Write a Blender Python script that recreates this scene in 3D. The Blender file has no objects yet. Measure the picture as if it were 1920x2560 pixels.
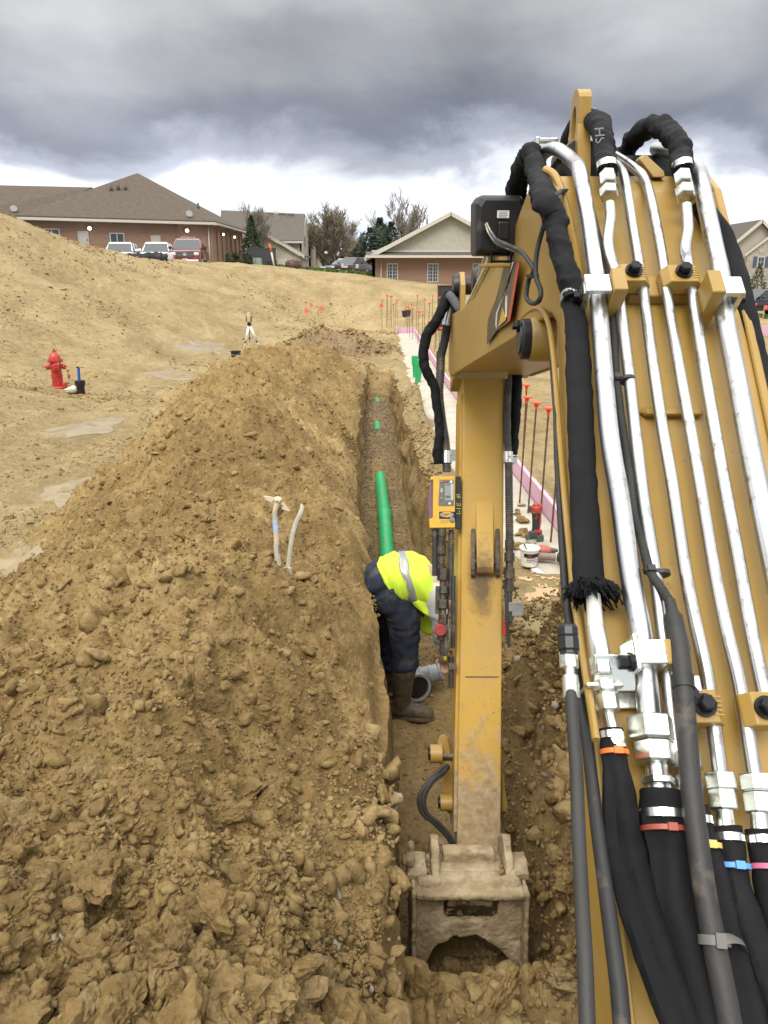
import bpy, bmesh, math, random
import numpy as np
from mathutils import Vector, Matrix, Euler

SC = bpy.context.scene
COL = SC.collection
rad = math.radians

# ------------------------------------------------------------------ camera, sky, sun, exposure
EYE = np.array([0.0, 0.0, 1.95]); PITCH = rad(16.8)
cam_d = bpy.data.cameras.new('camera'); cam = bpy.data.objects.new('camera', cam_d); COL.objects.link(cam)
cam_d.sensor_fit = 'HORIZONTAL'; cam_d.sensor_width = 36.0; cam_d.lens = 36.0
cam_d.clip_start = 0.05; cam_d.clip_end = 3000
cam.location = EYE; cam.rotation_euler = (math.pi/2 - PITCH, 0, 0)
SC.camera = cam
SC.view_settings.view_transform = 'Standard'; SC.view_settings.look = 'None'
SC.view_settings.gamma = 1.0; SC.view_settings.use_curve_mapping = False
SC.view_settings.exposure = 0.85
SC.cycles.use_denoising = True
SC.cycles.max_bounces = 6; SC.cycles.diffuse_bounces = 3; SC.cycles.glossy_bounces = 3
SC.cycles.transparent_max_bounces = 6

SUN_EL, SUN_AZ = rad(52), rad(200)      # azimuth measured from +Y clockwise
sun_d = bpy.data.lights.new('sun', 'SUN'); sun_d.energy = 1.5; sun_d.angle = rad(28); sun_d.color = (1.0, 0.955, 0.88)
sun = bpy.data.objects.new('sun', sun_d); COL.objects.link(sun)
_sd = Vector((math.sin(SUN_AZ)*math.cos(SUN_EL), math.cos(SUN_AZ)*math.cos(SUN_EL), math.sin(SUN_EL)))
sun.rotation_euler = (-_sd).to_track_quat('-Z', 'Y').to_euler()
sun.location = _sd*60

def make_world():
    w = bpy.data.worlds.new('World'); SC.world = w; w.use_nodes = True
    nt = w.node_tree; nt.nodes.clear(); N = nt.nodes.new; L = nt.links.new
    out = N('ShaderNodeOutputWorld'); bg = N('ShaderNodeBackground'); bg.inputs['Strength'].default_value = 0.1
    L(bg.outputs[0], out.inputs[0])
    sky = N('ShaderNodeTexSky'); sky.sky_type = 'NISHITA'; sky.sun_disc = False
    sky.sun_elevation = SUN_EL; sky.sun_rotation = SUN_AZ
    tc = N('ShaderNodeTexCoord'); sep = N('ShaderNodeSeparateXYZ'); L(tc.outputs['Generated'], sep.inputs[0])
    def math_(op, a, b=None, c=None, clamp=False):
        n = N('ShaderNodeMath'); n.operation = op; n.use_clamp = clamp
        for i, x in enumerate((a, b, c)):
            if x is None: continue
            if isinstance(x, (int, float)): n.inputs[i].default_value = x
            else: L(x, n.inputs[i])
        return n.outputs[0]
    z = math_('MAXIMUM', sep.outputs['Z'], 0.0)
    zz = math_('ADD', z, 0.42)
    px = math_('DIVIDE', sep.outputs['X'], zz); py = math_('DIVIDE', sep.outputs['Y'], zz)
    comb = N('ShaderNodeCombineXYZ'); L(px, comb.inputs[0]); L(py, comb.inputs[1])
    def noise(vec, scale, detail, rough, w_=0.0, dist=0.0):
        n = N('ShaderNodeTexNoise'); n.noise_dimensions = '4D'; L(vec, n.inputs['Vector'])
        n.inputs['Scale'].default_value = scale; n.inputs['Detail'].default_value = detail
        n.inputs['Roughness'].default_value = rough; n.inputs['W'].default_value = w_
        n.inputs['Distortion'].default_value = dist
        return n.outputs['Fac']
    n_big = noise(comb.outputs[0], 1.1, 3.0, 0.5, 3.1, 0.2)
    n_mid = noise(comb.outputs[0], 2.6, 6.0, 0.52, 7.7, 0.3)
    sc3 = N('ShaderNodeVectorMath'); sc3.operation = 'MULTIPLY'; L(tc.outputs['Generated'], sc3.inputs[0])
    sc3.inputs[1].default_value = (1.0, 1.0, 2.0)
    n_dir = noise(sc3.outputs[0], 5.2, 8.0, 0.56, 2.3, 0.35)
    n_low = noise(tc.outputs['Generated'], 2.2, 2.0, 0.5, 5.2)
    # height of the cloud base as seen: elevation nudged by noise
    e = math_('ADD', z, math_('MULTIPLY', math_('SUBTRACT', n_dir, 0.5), 0.15))
    e = math_('ADD', e, math_('MULTIPLY', math_('SUBTRACT', n_low, 0.5), 0.17))
    ramp = N('ShaderNodeValToRGB'); ramp.color_ramp.interpolation = 'EASE'
    L(e, ramp.inputs[0])
    stops = [(0.0, (0.30, 0.34, 0.40)), (0.045, (0.34, 0.375, 0.43)), (0.080, (0.50, 0.52, 0.55)), (0.112, (0.44, 0.455, 0.49)),
             (0.138, (0.225, 0.236, 0.275)), (0.168, (0.118, 0.124, 0.146)), (0.215, (0.185, 0.187, 0.197)), (0.28, (0.27, 0.27, 0.272)),
             (0.42, (0.42, 0.42, 0.42)), (0.72, (0.90, 0.89, 0.87)), (1.0, (1.05, 1.04, 1.02))]
    cr = ramp.color_ramp
    while len(cr.elements) < len(stops): cr.elements.new(0.5)
    for el, (p, c) in zip(cr.elements, stops):
        el.position = p; el.color = (*c, 1)
    # lumps in the cloud deck
    g = math_('ADD', math_('MULTIPLY', math_('SUBTRACT', n_mid, 0.5), 1.5), math_('MULTIPLY', math_('SUBTRACT', n_big, 0.5), 1.1))
    fade = math_('MULTIPLY', math_('SUBTRACT', z, 0.0), 14.0, clamp=True)
    g = math_('ADD', g, math_('MULTIPLY', math_('SUBTRACT', n_low, 0.5), 1.3))
    k = math_('MAXIMUM', math_('ADD', math_('MULTIPLY', g, fade), 1.40), 0.86)
    mul = N('ShaderNodeVectorMath'); mul.operation = 'SCALE'; L(ramp.outputs[0], mul.inputs[0]); L(k, mul.inputs['Scale'])
    mul2 = N('ShaderNodeVectorMath'); mul2.operation = 'SCALE'; L(mul.outputs[0], mul2.inputs[0]); mul2.inputs['Scale'].default_value = 10.0
    mix = N('ShaderNodeMix'); mix.data_type = 'RGBA'
    mix.inputs['Factor'].default_value = 0.94
    L(sky.outputs[0], mix.inputs['A']); L(mul2.outputs[0], mix.inputs['B'])
    L(mix.outputs['Result'], bg.inputs['Color'])
make_world()

# ------------------------------------------------------------------ measuring: rays from the photograph's viewpoint, used to read off places
FW = np.array([0, math.cos(PITCH), -math.sin(PITCH)]); UP = np.array([0, math.sin(PITCH), math.cos(PITCH)]); RT = np.array([1.0, 0, 0])
def ray(px, py): return FW + (px-960)/1920*RT + (1280-py)/1920*UP
def GZ(px, py, z):                # meets the level z
    d = ray(px, py); return EYE + d*((z-EYE[2])/d[2])
def GY(px, py, y):                # meets the distance y
    d = ray(px, py); return EYE + d*(y/d[1])
def GD(px, py, dep): return EYE + ray(px, py)*dep
def PJ(p):
    q = np.asarray(p, float)-EYE; d = q@FW
    return (960+1920*(q@RT)/d, 1280-1920*(q@UP)/d, d)

# ------------------------------------------------------------------ numpy noise
def _hash(ix, iy, seed):
    h = (ix.astype(np.int64)*374761393 + iy.astype(np.int64)*668265263 + seed*974634777) & 0x7fffffff
    h = ((h ^ (h >> 13))*1274126177) & 0x7fffffff
    h = (h ^ (h >> 16)) & 0x7fffffff
    return h/float(0x7fffffff)
def vnoise(x, y, seed=0):
    ix = np.floor(x); iy = np.floor(y); fx = x-ix; fy = y-iy
    fx = fx*fx*fx*(fx*(fx*6-15)+10); fy = fy*fy*fy*(fy*(fy*6-15)+10)
    a = _hash(ix, iy, seed); b = _hash(ix+1, iy, seed); c = _hash(ix, iy+1, seed); d = _hash(ix+1, iy+1, seed)
    return (a*(1-fx)+b*fx)*(1-fy) + (c*(1-fx)+d*fx)*fy - 0.5
def fbm(x, y, oct=4, seed=0, rough=0.5):
    s = 0; a = 1; f = 1
    for o in range(oct):
        s = s + a*vnoise(x*f+o*17.3, y*f-o*9.1, seed+o); a *= rough; f *= 2.03
    return s
def domes(x, y, seed=0, lo=0.3):      # rounded lumps packed side by side
    ix = np.floor(x); iy = np.floor(y); best = np.zeros_like(x)
    for dx in (-1, 0, 1):
        for dy in (-1, 0, 1):
            jx = ix+dx; jy = iy+dy
            cx = jx+_hash(jx, jy, seed); cy = jy+_hash(jx, jy, seed+11)
            r = lo+(0.85-lo)*_hash(jx, jy, seed+23)
            d2 = ((x-cx)**2+(y-cy)**2)/(r*r)
            best = np.maximum(best, np.sqrt(np.clip(1-d2, 0, 1))*r)
    return best
def sstep(a, b, x):
    t = np.clip((x-a)/(b-a), 0, 1); return t*t*(3-2*t)

# ------------------------------------------------------------------ materials
def node_mat(name): 
    m = bpy.data.materials.new(name); m.use_nodes = True; nt = m.node_tree
    return m, nt, nt.nodes['Principled BSDF']
def mat(name, col, rough=0.6, metal=0.0, var=0.12, vscale=12.0, bump=0.0, bscale=60.0, dirt=None, dirt_amt=0.5, dscale=6.0, emit=None, estr=0.0, spec=0.5, coat=0.0, coords='Object', rvar=0.1):
    """principled material with blotchy colour, optional dirt patches and fine relief"""
    m, nt, b = node_mat(name); N = nt.nodes.new; L = nt.links.new
    tc = N('ShaderNodeTexCoord'); co = tc.outputs[coords]
    n1 = N('ShaderNodeTexNoise'); n1.inputs['Scale'].default_value = vscale; n1.inputs['Detail'].default_value = 5; L(co, n1.inputs['Vector'])
    r = N('ShaderNodeValToRGB'); L(n1.outputs['Fac'], r.inputs[0])
    c = np.array(col[:3]); e = r.color_ramp.elements
    e[0].position = 0.3; e[1].position = 0.72
    e[0].color = (*np.clip(c*(1-var), 0, 1), 1); e[1].color = (*np.clip(c*(1+var), 0, 1), 1)
    src = r.outputs[0]
    if dirt is not None:
        n2 = N('ShaderNodeTexNoise'); n2.inputs['Scale'].default_value = dscale; n2.inputs['Detail'].default_value = 8; n2.inputs['Roughness'].default_value = 0.65; L(co, n2.inputs['Vector'])
        rr = N('ShaderNodeValToRGB'); L(n2.outputs['Fac'], rr.inputs[0])
        rr.color_ramp.elements[0].position = 0.62-0.28*dirt_amt; rr.color_ramp.elements[1].position = 0.72-0.1*dirt_amt
        mx = N('ShaderNodeMix'); mx.data_type = 'RGBA'; L(rr.outputs[0], mx.inputs['Factor']); L(src, mx.inputs['A']); mx.inputs['B'].default_value = (*dirt, 1)
        src = mx.outputs['Result']
    L(src, b.inputs['Base Color'])
    if rvar:
        mr = N('ShaderNodeMapRange'); L(n1.outputs['Fac'], mr.inputs[0]); mr.inputs[3].default_value = max(0.03, rough-rvar); mr.inputs[4].default_value = min(1, rough+rvar)
        L(mr.outputs[0], b.inputs['Roughness'])
    else: b.inputs['Roughness'].default_value = rough
    b.inputs['Metallic'].default_value = metal
    b.inputs['Specular IOR Level'].default_value = spec
    b.inputs['Coat Weight'].default_value = coat
    if bump:
        n3 = N('ShaderNodeTexNoise'); n3.inputs['Scale'].default_value = bscale; n3.inputs['Detail'].default_value = 6; L(co, n3.inputs['Vector'])
        bp = N('ShaderNodeBump'); bp.inputs['Strength'].default_value = bump; bp.inputs['Distance'].default_value = 0.01; L(n3.outputs['Fac'], bp.inputs['Height'])
        L(bp.outputs[0], b.inputs['Normal'])
    if emit is not None:
        b.inputs['Emission Color'].default_value = (*emit, 1); b.inputs['Emission Strength'].default_value = estr
    return m

def soil_mat(name, dark, mid, light, big=1.2, fine=22.0, bump=0.7, bdist=0.02, rough=0.95, spots=None, spot_amt=0.0, patch=None):
    m, nt, b = node_mat(name); N = nt.nodes.new; L = nt.links.new
    g = N('ShaderNodeNewGeometry'); co = g.outputs['Position']
    def noise(s, d, r=0.6):
        n = N('ShaderNodeTexNoise'); n.inputs['Scale'].default_value = s; n.inputs['Detail'].default_value = d; n.inputs['Roughness'].default_value = r; L(co, n.inputs['Vector']); return n.outputs['Fac']
    a = noise(big, 6, 0.65); f = noise(fine, 5, 0.7)
    mx = N('ShaderNodeMath'); mx.operation = 'MULTIPLY_ADD'; L(f, mx.inputs[0]); mx.inputs[1].default_value = 0.55
    ml = N('ShaderNodeMath'); ml.operation = 'MULTIPLY'; L(a, ml.inputs[0]); ml.inputs[1].default_value = 0.55; L(ml.outputs[0], mx.inputs[2])
    r = N('ShaderNodeValToRGB'); L(mx.outputs[0], r.inputs[0])
    r.color_ramp.elements[0].position = 0.38; r.color_ramp.elements[0].color = (*dark, 1)
    r.color_ramp.elements[1].position = 0.72; r.color_ramp.elements[1].color = (*light, 1)
    el = r.color_ramp.elements.new(0.55); el.color = (*mid, 1)
    src = r.outputs[0]
    if spots:
        v = N('ShaderNodeTexVoronoi'); v.inputs['Scale'].default_value = 48.0; L(co, v.inputs['Vector'])
        sp = N('ShaderNodeSeparateColor'); L(v.outputs['Color'], sp.inputs[0])
        gt = N('ShaderNodeMath'); gt.operation = 'GREATER_THAN'; L(sp.outputs[0], gt.inputs[0]); gt.inputs[1].default_value = 1-spot_amt
        lt = N('ShaderNodeMath'); lt.operation = 'LESS_THAN'; L(v.outputs['Distance'], lt.inputs[0]); lt.inputs[1].default_value = 0.35
        an = N('ShaderNodeMath'); an.operation = 'MULTIPLY'; L(gt.outputs[0], an.inputs[0]); L(lt.outputs[0], an.inputs[1])
        mm = N('ShaderNodeMix'); mm.data_type = 'RGBA'; L(an.outputs[0], mm.inputs['Factor']); L(src, mm.inputs['A']); mm.inputs['B'].default_value = (*spots, 1)
        src = mm.outputs['Result']
    if patch:      # damp, freshly turned patches and streaks
        mv = N('ShaderNodeMapping'); mv.inputs['Scale'].default_value = (1.0, .42, 1.6); mv.inputs['Rotation'].default_value = (0, 0, .5); L(co, mv.inputs['Vector'])
        n4 = N('ShaderNodeTexNoise'); n4.inputs['Scale'].default_value = .75; n4.inputs['Detail'].default_value = 9; n4.inputs['Roughness'].default_value = .68; n4.inputs['Distortion'].default_value = .5; L(mv.outputs[0], n4.inputs['Vector'])
        r4 = N('ShaderNodeValToRGB'); L(n4.outputs['Fac'], r4.inputs[0]); r4.color_ramp.elements[0].position = .50; r4.color_ramp.elements[1].position = .66
        f4 = N('ShaderNodeMath'); f4.operation = 'MULTIPLY'; L(r4.outputs[0], f4.inputs[0]); f4.inputs[1].default_value = .45
        m4 = N('ShaderNodeMix'); m4.data_type = 'RGBA'; L(f4.outputs[0], m4.inputs['Factor']); L(src, m4.inputs['A']); m4.inputs['B'].default_value = (*patch, 1); src = m4.outputs['Result']
    L(src, b.inputs['Base Color']); b.inputs['Roughness'].default_value = rough; b.inputs['Specular IOR Level'].default_value = 0.15
    h1 = noise(70, 6, 0.75)
    vo = N('ShaderNodeTexVoronoi'); vo.inputs['Scale'].default_value = 45.0; vo.inputs['Randomness'].default_value = 1.0; L(co, vo.inputs['Vector'])
    v2 = N('ShaderNodeTexVoronoi'); v2.inputs['Scale'].default_value = 19.0; L(co, v2.inputs['Vector'])
    h2 = noise(9, 4, 0.6)
    ad = N('ShaderNodeMath'); ad.operation = 'MULTIPLY_ADD'; L(h2, ad.inputs[0]); ad.inputs[1].default_value = 1.4; L(h1, ad.inputs[2])
    for vv, kk in ((vo, -0.55), (v2, -0.7)):
        a2 = N('ShaderNodeMath'); a2.operation = 'MULTIPLY_ADD'; L(vv.outputs['Distance'], a2.inputs[0]); a2.inputs[1].default_value = kk; L(ad.outputs[0], a2.inputs[2]); ad = a2
    bp = N('ShaderNodeBump'); bp.inputs['Strength'].default_value = bump; bp.inputs['Distance'].default_value = bdist; L(ad.outputs[0], bp.inputs['Height'])
    L(bp.outputs[0], b.inputs['Normal'])
    return m

# ------------------------------------------------------------------ objects
ORG = {}
def thing(name, label, cat, loc=(0, 0, 0), group=None, rotz=0.0, local=False):
    o = bpy.data.objects.new(name, None); COL.objects.link(o)
    o.location = loc; o.rotation_euler = (0, 0, rotz); o.empty_display_size = 0.2
    o['label'] = label; o['category'] = cat
    if group: o['group'] = group
    ORG[o.name] = np.zeros(3) if local else np.array(loc, float)
    return o
def tag(o, label, cat, group=None):
    o['label'] = label; o['category'] = cat
    if group: o['group'] = group
    return o
def copy_tree(o, parent=None, loc=None, rotz=None):
    c = o.copy(); COL.objects.link(c)
    if parent is not None: c.parent = parent
    for ch in o.children: copy_tree(ch, c)
    if loc is not None: c.location = loc
    if rotz is not None: c.rotation_euler = (0, 0, rotz)
    return c

def frames(pts):
    pts = np.asarray(pts, float); n = len(pts)
    T = np.zeros_like(pts); T[1:-1] = pts[2:]-pts[:-2]; T[0] = pts[1]-pts[0]; T[-1] = pts[-1]-pts[-2]
    T /= np.linalg.norm(T, axis=1)[:, None]+1e-12
    a = np.array([1.0, 0, 0]) if abs(T[0][0]) < 0.8 else np.array([0, 1.0, 0])
    u = a-T[0]*(a@T[0]); u /= np.linalg.norm(u); U = [u]
    for i in range(1, n):
        u = U[-1]-T[i]*(U[-1]@T[i]); nn = np.linalg.norm(u); u = u/nn if nn > 1e-6 else U[-1]; U.append(u)
    U = np.array(U); V = np.cross(T, U)
    return T, U, V
def smooth_path(pts, n=40):
    """Catmull-Rom through the points"""
    P = [np.asarray(p, float) for p in pts]
    if len(P) == 2: return [P[0]*(1-t)+P[1]*t for t in np.linspace(0, 1, n)]
    P = [2*P[0]-P[1]]+P+[2*P[-1]-P[-2]]; seg = len(P)-3; out = []
    per = max(2, n//seg)
    for i in range(seg):
        p0, p1, p2, p3 = P[i:i+4]
        for t in np.linspace(0, 1, per, endpoint=(i == seg-1)):
            out.append(0.5*((2*p1)+(-p0+p2)*t+(2*p0-5*p1+4*p2-p3)*t*t+(-p0+3*p1-3*p2+p3)*t**3))
    return out

class MB:
    def __init__(s): s.v = []; s.f = []; s.m = []; s.s = []
    def add(s, verts, faces, mi=0, smooth=False):
        b = len(s.v); s.v += [tuple(map(float, p)) for p in verts]
        for q in faces: s.f.append([b+i for i in q]); s.m.append(mi); s.s.append(smooth)
        return s
    def box(s, c, size, R=None, mi=0, top=1.0):
        """box of a size at a centre; R 3x3 columns = axes; top scales the +z face"""
        hx, hy, hz = np.array(size)/2; vs = []
        for z in (-hz, hz):
            k = top if z > 0 else 1.0
            for x, y in ((-hx, -hy), (hx, -hy), (hx, hy), (-hx, hy)): vs.append((x*k, y*k, z))
        vs = np.array(vs)
        if R is not None: vs = vs@np.array(R).T
        return s.add(vs+np.array(c, float), [(0, 3, 2, 1), (4, 5, 6, 7), (0, 1, 5, 4), (1, 2, 6, 5), (2, 3, 7, 6), (3, 0, 4, 7)], mi)
    def hexa(s, p8, mi=0):
        return s.add(p8, [(0, 3, 2, 1), (4, 5, 6, 7), (0, 1, 5, 4), (1, 2, 6, 5), (2, 3, 7, 6), (3, 0, 4, 7)], mi)
    def tube(s, pts, r, n=12, caps=True, mi=0, smooth=True, sq=(1, 1), phase=0.0):
        pts = np.asarray(pts, float); T, U, V = frames(pts)
        r = np.full(len(pts), float(r)) if np.isscalar(r) else np.asarray(r, float)
        ang = np.linspace(0, 2*math.pi, n, endpoint=False)+phase
        vs = []
        for i in range(len(pts)):
            for a in ang: vs.append(pts[i]+r[i]*(sq[0]*math.cos(a)*U[i]+sq[1]*math.sin(a)*V[i]))
        fs = [(i*n+j, i*n+(j+1) % n, (i+1)*n+(j+1) % n, (i+1)*n+j) for i in range(len(pts)-1) for j in range(n)]
        s.add(vs, fs, mi, smooth)
        if caps:
            b = len(s.v)-len(vs)
            s.f.append([b+j for j in range(n)][::-1]); s.m.append(mi); s.s.append(False)
            e = b+(len(pts)-1)*n; s.f.append([e+j for j in range(n)]); s.m.append(mi); s.s.append(False)
        return s
    def cyl(s, p0, p1, r0, r1=None, n=16, mi=0, smooth=True, caps=True, phase=0.0):
        return s.tube([p0, p1], [r0, r0 if r1 is None else r1], n, caps, mi, smooth, phase=phase)
    def stack(s, o, ax, prof, n=20, mi=0, smooth=True, phase=0.0):
        """turned solid: prof = [(distance along ax, radius)...]; sharp where distance or radius repeats"""
        o = np.asarray(o, float); ax = np.asarray(ax, float)/np.linalg.norm(ax)
        return s.tube_flat([o+ax*d for d, _ in prof], [r for _, r in prof], ax, n, mi, smooth, phase)
    def tube_flat(s, pts, r, ax, n, mi, smooth, phase=0.0):
        a = np.array([1.0, 0, 0]) if abs(ax[0]) < 0.8 else np.array([0, 1.0, 0])
        u = a-ax*(a@ax); u /= np.linalg.norm(u); v = np.cross(ax, u); vs = []
        ang = np.linspace(0, 2*math.pi, n, endpoint=False)+phase
        for p, q in zip(pts, r):
            for t in ang: vs.append(p+q*(math.cos(t)*u+math.sin(t)*v))
        fs = [(i*n+j, i*n+(j+1) % n, (i+1)*n+(j+1) % n, (i+1)*n+j) for i in range(len(pts)-1) for j in range(n)]
        b = len(s.v); s.add(vs, fs, mi, smooth)
        s.f.append([b+j for j in range(n)][::-1]); s.m.append(mi); s.s.append(False)
        e = b+(len(pts)-1)*n; s.f.append([e+j for j in range(n)]); s.m.append(mi); s.s.append(False)
        return s
    def prism(s, poly, o, ux, uy, th, mi=0, center=True):
        """polygon in the plane (o, ux, uy) given a thickness along ux x uy"""
        o = np.asarray(o, float); ux = np.asarray(ux, float); uy = np.asarray(uy, float); n = np.cross(ux, uy); n /= np.linalg.norm(n)
        k = len(poly); z0, z1 = (-th/2, th/2) if center else (0, th)
        vs = [o+ux*x+uy*y+n*z0 for x, y in poly]+[o+ux*x+uy*y+n*z1 for x, y in poly]
        fs = [tuple(range(k))[::-1], tuple(range(k, 2*k))]+[(i, (i+1) % k, k+(i+1) % k, k+i) for i in range(k)]
        return s.add(vs, fs, mi)
    def ball(s, c, r, nu=14, nv=9, mi=0, sc=(1, 1, 1)):
        vs = []; fs = []
        for i in range(nv+1):
            t = math.pi*i/nv
            for j in range(nu):
                a = 2*math.pi*j/nu; vs.append((c[0]+r*sc[0]*math.sin(t)*math.cos(a), c[1]+r*sc[1]*math.sin(t)*math.sin(a), c[2]+r*sc[2]*math.cos(t)))
        for i in range(nv):
            for j in range(nu): fs.append((i*nu+j, (i+1)*nu+j, (i+1)*nu+(j+1) % nu, i*nu+(j+1) % nu))
        return s.add(vs, fs, mi, True)
    def loft(s, rings, mi=0, smooth=True, caps=True):
        n = len(rings[0]); vs = [p for r in rings for p in r]
        fs = [(i*n+j, i*n+(j+1) % n, (i+1)*n+(j+1) % n, (i+1)*n+j) for i in range(len(rings)-1) for j in range(n)]
        b = len(s.v); s.add(vs, fs, mi, smooth)
        if caps:
            s.f.append([b+j for j in range(n)][::-1]); s.m.append(mi); s.s.append(False)
            e = b+(len(rings)-1)*n; s.f.append([e+j for j in range(n)]); s.m.append(mi); s.s.append(False)
        return s
    def build(s, name, mats, parent=None, bevel=0.0, seg=2, kind=None, label=None, subsurf=0, fixn=True):
        me = bpy.data.meshes.new(name); V = np.array(s.v)
        if parent is not None:
            V = V-ORG[parent.name]
        me.from_pydata(V.tolist(), [], s.f)
        me.polygons.foreach_set('material_index', s.m); me.polygons.foreach_set('use_smooth', s.s)
        for m in (mats if isinstance(mats, (list, tuple)) else [mats]): me.materials.append(m)
        if fixn:
            bm = bmesh.new(); bm.from_mesh(me)
            bmesh.ops.remove_doubles(bm, verts=bm.verts, dist=1e-6)
            bmesh.ops.recalc_face_normals(bm, faces=bm.faces)
            for e in bm.edges:
                if len(e.link_faces) == 2 and e.calc_face_angle(0) > .62: e.smooth = False
            bm.to_mesh(me); bm.free()
        me.update()
        o = bpy.data.objects.new(name, me); COL.objects.link(o)
        if parent is not None:
            o.parent = parent; ORG[o.name] = ORG[parent.name]
        else: ORG[o.name] = np.zeros(3)
        if bevel:
            md = o.modifiers.new('bevel', 'BEVEL'); md.width = bevel; md.segments = seg; md.limit_method = 'ANGLE'; md.angle_limit = rad(40)
        if subsurf:
            md = o.modifiers.new('subsurf', 'SUBSURF'); md.levels = subsurf; md.render_levels = subsurf
        if kind: o['kind'] = kind
        if label: o['label'] = label
        return o
def rotz(a): c, s_ = math.cos(a), math.sin(a); return np.array([[c, -s_, 0], [s_, c, 0], [0, 0, 1]])
def basis(ax, hint=(0, 0, 1)):
    """3x3 with columns (side, other, ax)"""
    z = np.asarray(ax, float); z = z/np.linalg.norm(z); h = np.asarray(hint, float); x = h-z*(h@z)
    if np.linalg.norm(x) < 1e-6: h = np.array([1.0, 0, 0]); x = h-z*(h@z)
    x /= np.linalg.norm(x); return np.stack([x, np.cross(z, x), z], axis=1)
# ------------------------------------------------------------------ terrain
def lerp_tab(t, y): xs, ys = zip(*t); return np.interp(y, xs, ys)
C_TAB = [(-5, .30), (0, .33), (2.9, .36), (4.7, .25), (7, .07), (10, -.02), (17, -.13), (24, -.15), (40, -.15), (700, -.15)]
def cen(Y): return lerp_tab(C_TAB, Y)
CTRL = [GY(0, 572, 30), GY(120, 602, 31), GY(225, 637, 33), GY(330, 655, 38), GY(0, 650, 27), GY(0, 740, 24), GY(0, 860, 20), GY(0, 1010, 12.5), GY(150, 700, 29), GY(-250, 600, 27), GY(-250, 900, 14), GY(60, 575, 40), GY(160, 612, 42), GZ(140, 970, -.33), GZ(0, 1300, -.22), GZ(300, 1130, -.3),
        GY(250, 760, 27), GY(450, 820, 29), GZ(600, 872, -.5), GZ(450, 900, -.42), GZ(330, 960, -.4), GY(650, 722, 42), GY(850, 760, 46), GY(1050, 765, 46), GZ(765, 815, -.45),
        GY(300, 645, 44), GY(420, 648, 48), GY(520, 655, 52), GY(690, 668, 55), GY(950, 695, 58), GY(1100, 712, 58),
        (0, 0, 0), (-2, 0, 0), (2, 0, 0), (0, 3, 0), (-3, 3, -.05), (1.2, 3.5, -.02), (1.0, 5.5, -.22), (1.9, 8, -.5), (1.6, 12, -.5), (1.5, 20, -.5), (1.3, 30, -.48), (1.0, 37, -.45),
        (4, 8, -.42), (5, 14, -.45), (6, 22, -.4), (9, 34, -.35), (16, 34, -.3), (0, 8, -.1), (0, 12, -.18), (0, 18, -.3), (-1, 24, -.42), (-6, 6, -.1), (-9, 4, .1),
        (22, 48, -.4), (33, 62, -.4), (20, 62, .2), (45, 70, -.4), (-22, 62, 3.0), (-13, 66, 2.9), (-24, 52, 3.0), (-18, 52, 3.0), (-12, 52, 2.95), (-14, 46.5, 2.95), (-10, 57, 2.95), (-7.5, 60, 2.85), (-6, 66, 2.7), (-18, 47, 3.0), (2, 62, 2.0), (5, 56.5, 1.55), (9, 57, 1.3), (-3, 58.5, 2.35), (0, 57.5, 2.1), (-35, 60, 3.1), (-6, 75, 2.5), (0, 90, 1.6), (12, 80, 1.9), (-40, 120, 3), (40, 120, 0), (0, 160, 1.5), (-120, 300, 8), (120, 300, 4), (0, 320, 5), (0, 700, 12), (-500, 700, 14), (500, 700, 8)]
CTRL = np.array(CTRL)
def _uv(x, y): y = np.maximum(y, -1.5); return np.stack([x/(y+4), np.log(y+4)], -1)
def _tps(r2): return np.where(r2 > 1e-12, 0.5*r2*np.log(np.maximum(r2, 1e-12)), 0)
_c = _uv(CTRL[:, 0], CTRL[:, 1]); _n = len(_c)
_K = _tps(((_c[:, None]-_c[None])**2).sum(-1))+np.eye(_n)*2e-4
_P = np.concatenate([np.ones((_n, 1)), _c], 1)
_A = np.block([[_K, _P], [_P.T, np.zeros((3, 3))]])
_w = np.linalg.solve(_A, np.concatenate([CTRL[:, 2], np.zeros(3)]))
def base_z(X, Y):
    sh = X.shape; q = _uv(X.ravel(), Y.ravel()); out = np.empty(len(q))
    for i in range(0, len(q), 60000):
        s = q[i:i+60000]; out[i:i+60000] = _tps(((s[:, None]-_c[None])**2).sum(-1))@_w[:_n]+_w[_n]+s@_w[_n+1:]
    return out.reshape(sh)
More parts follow.
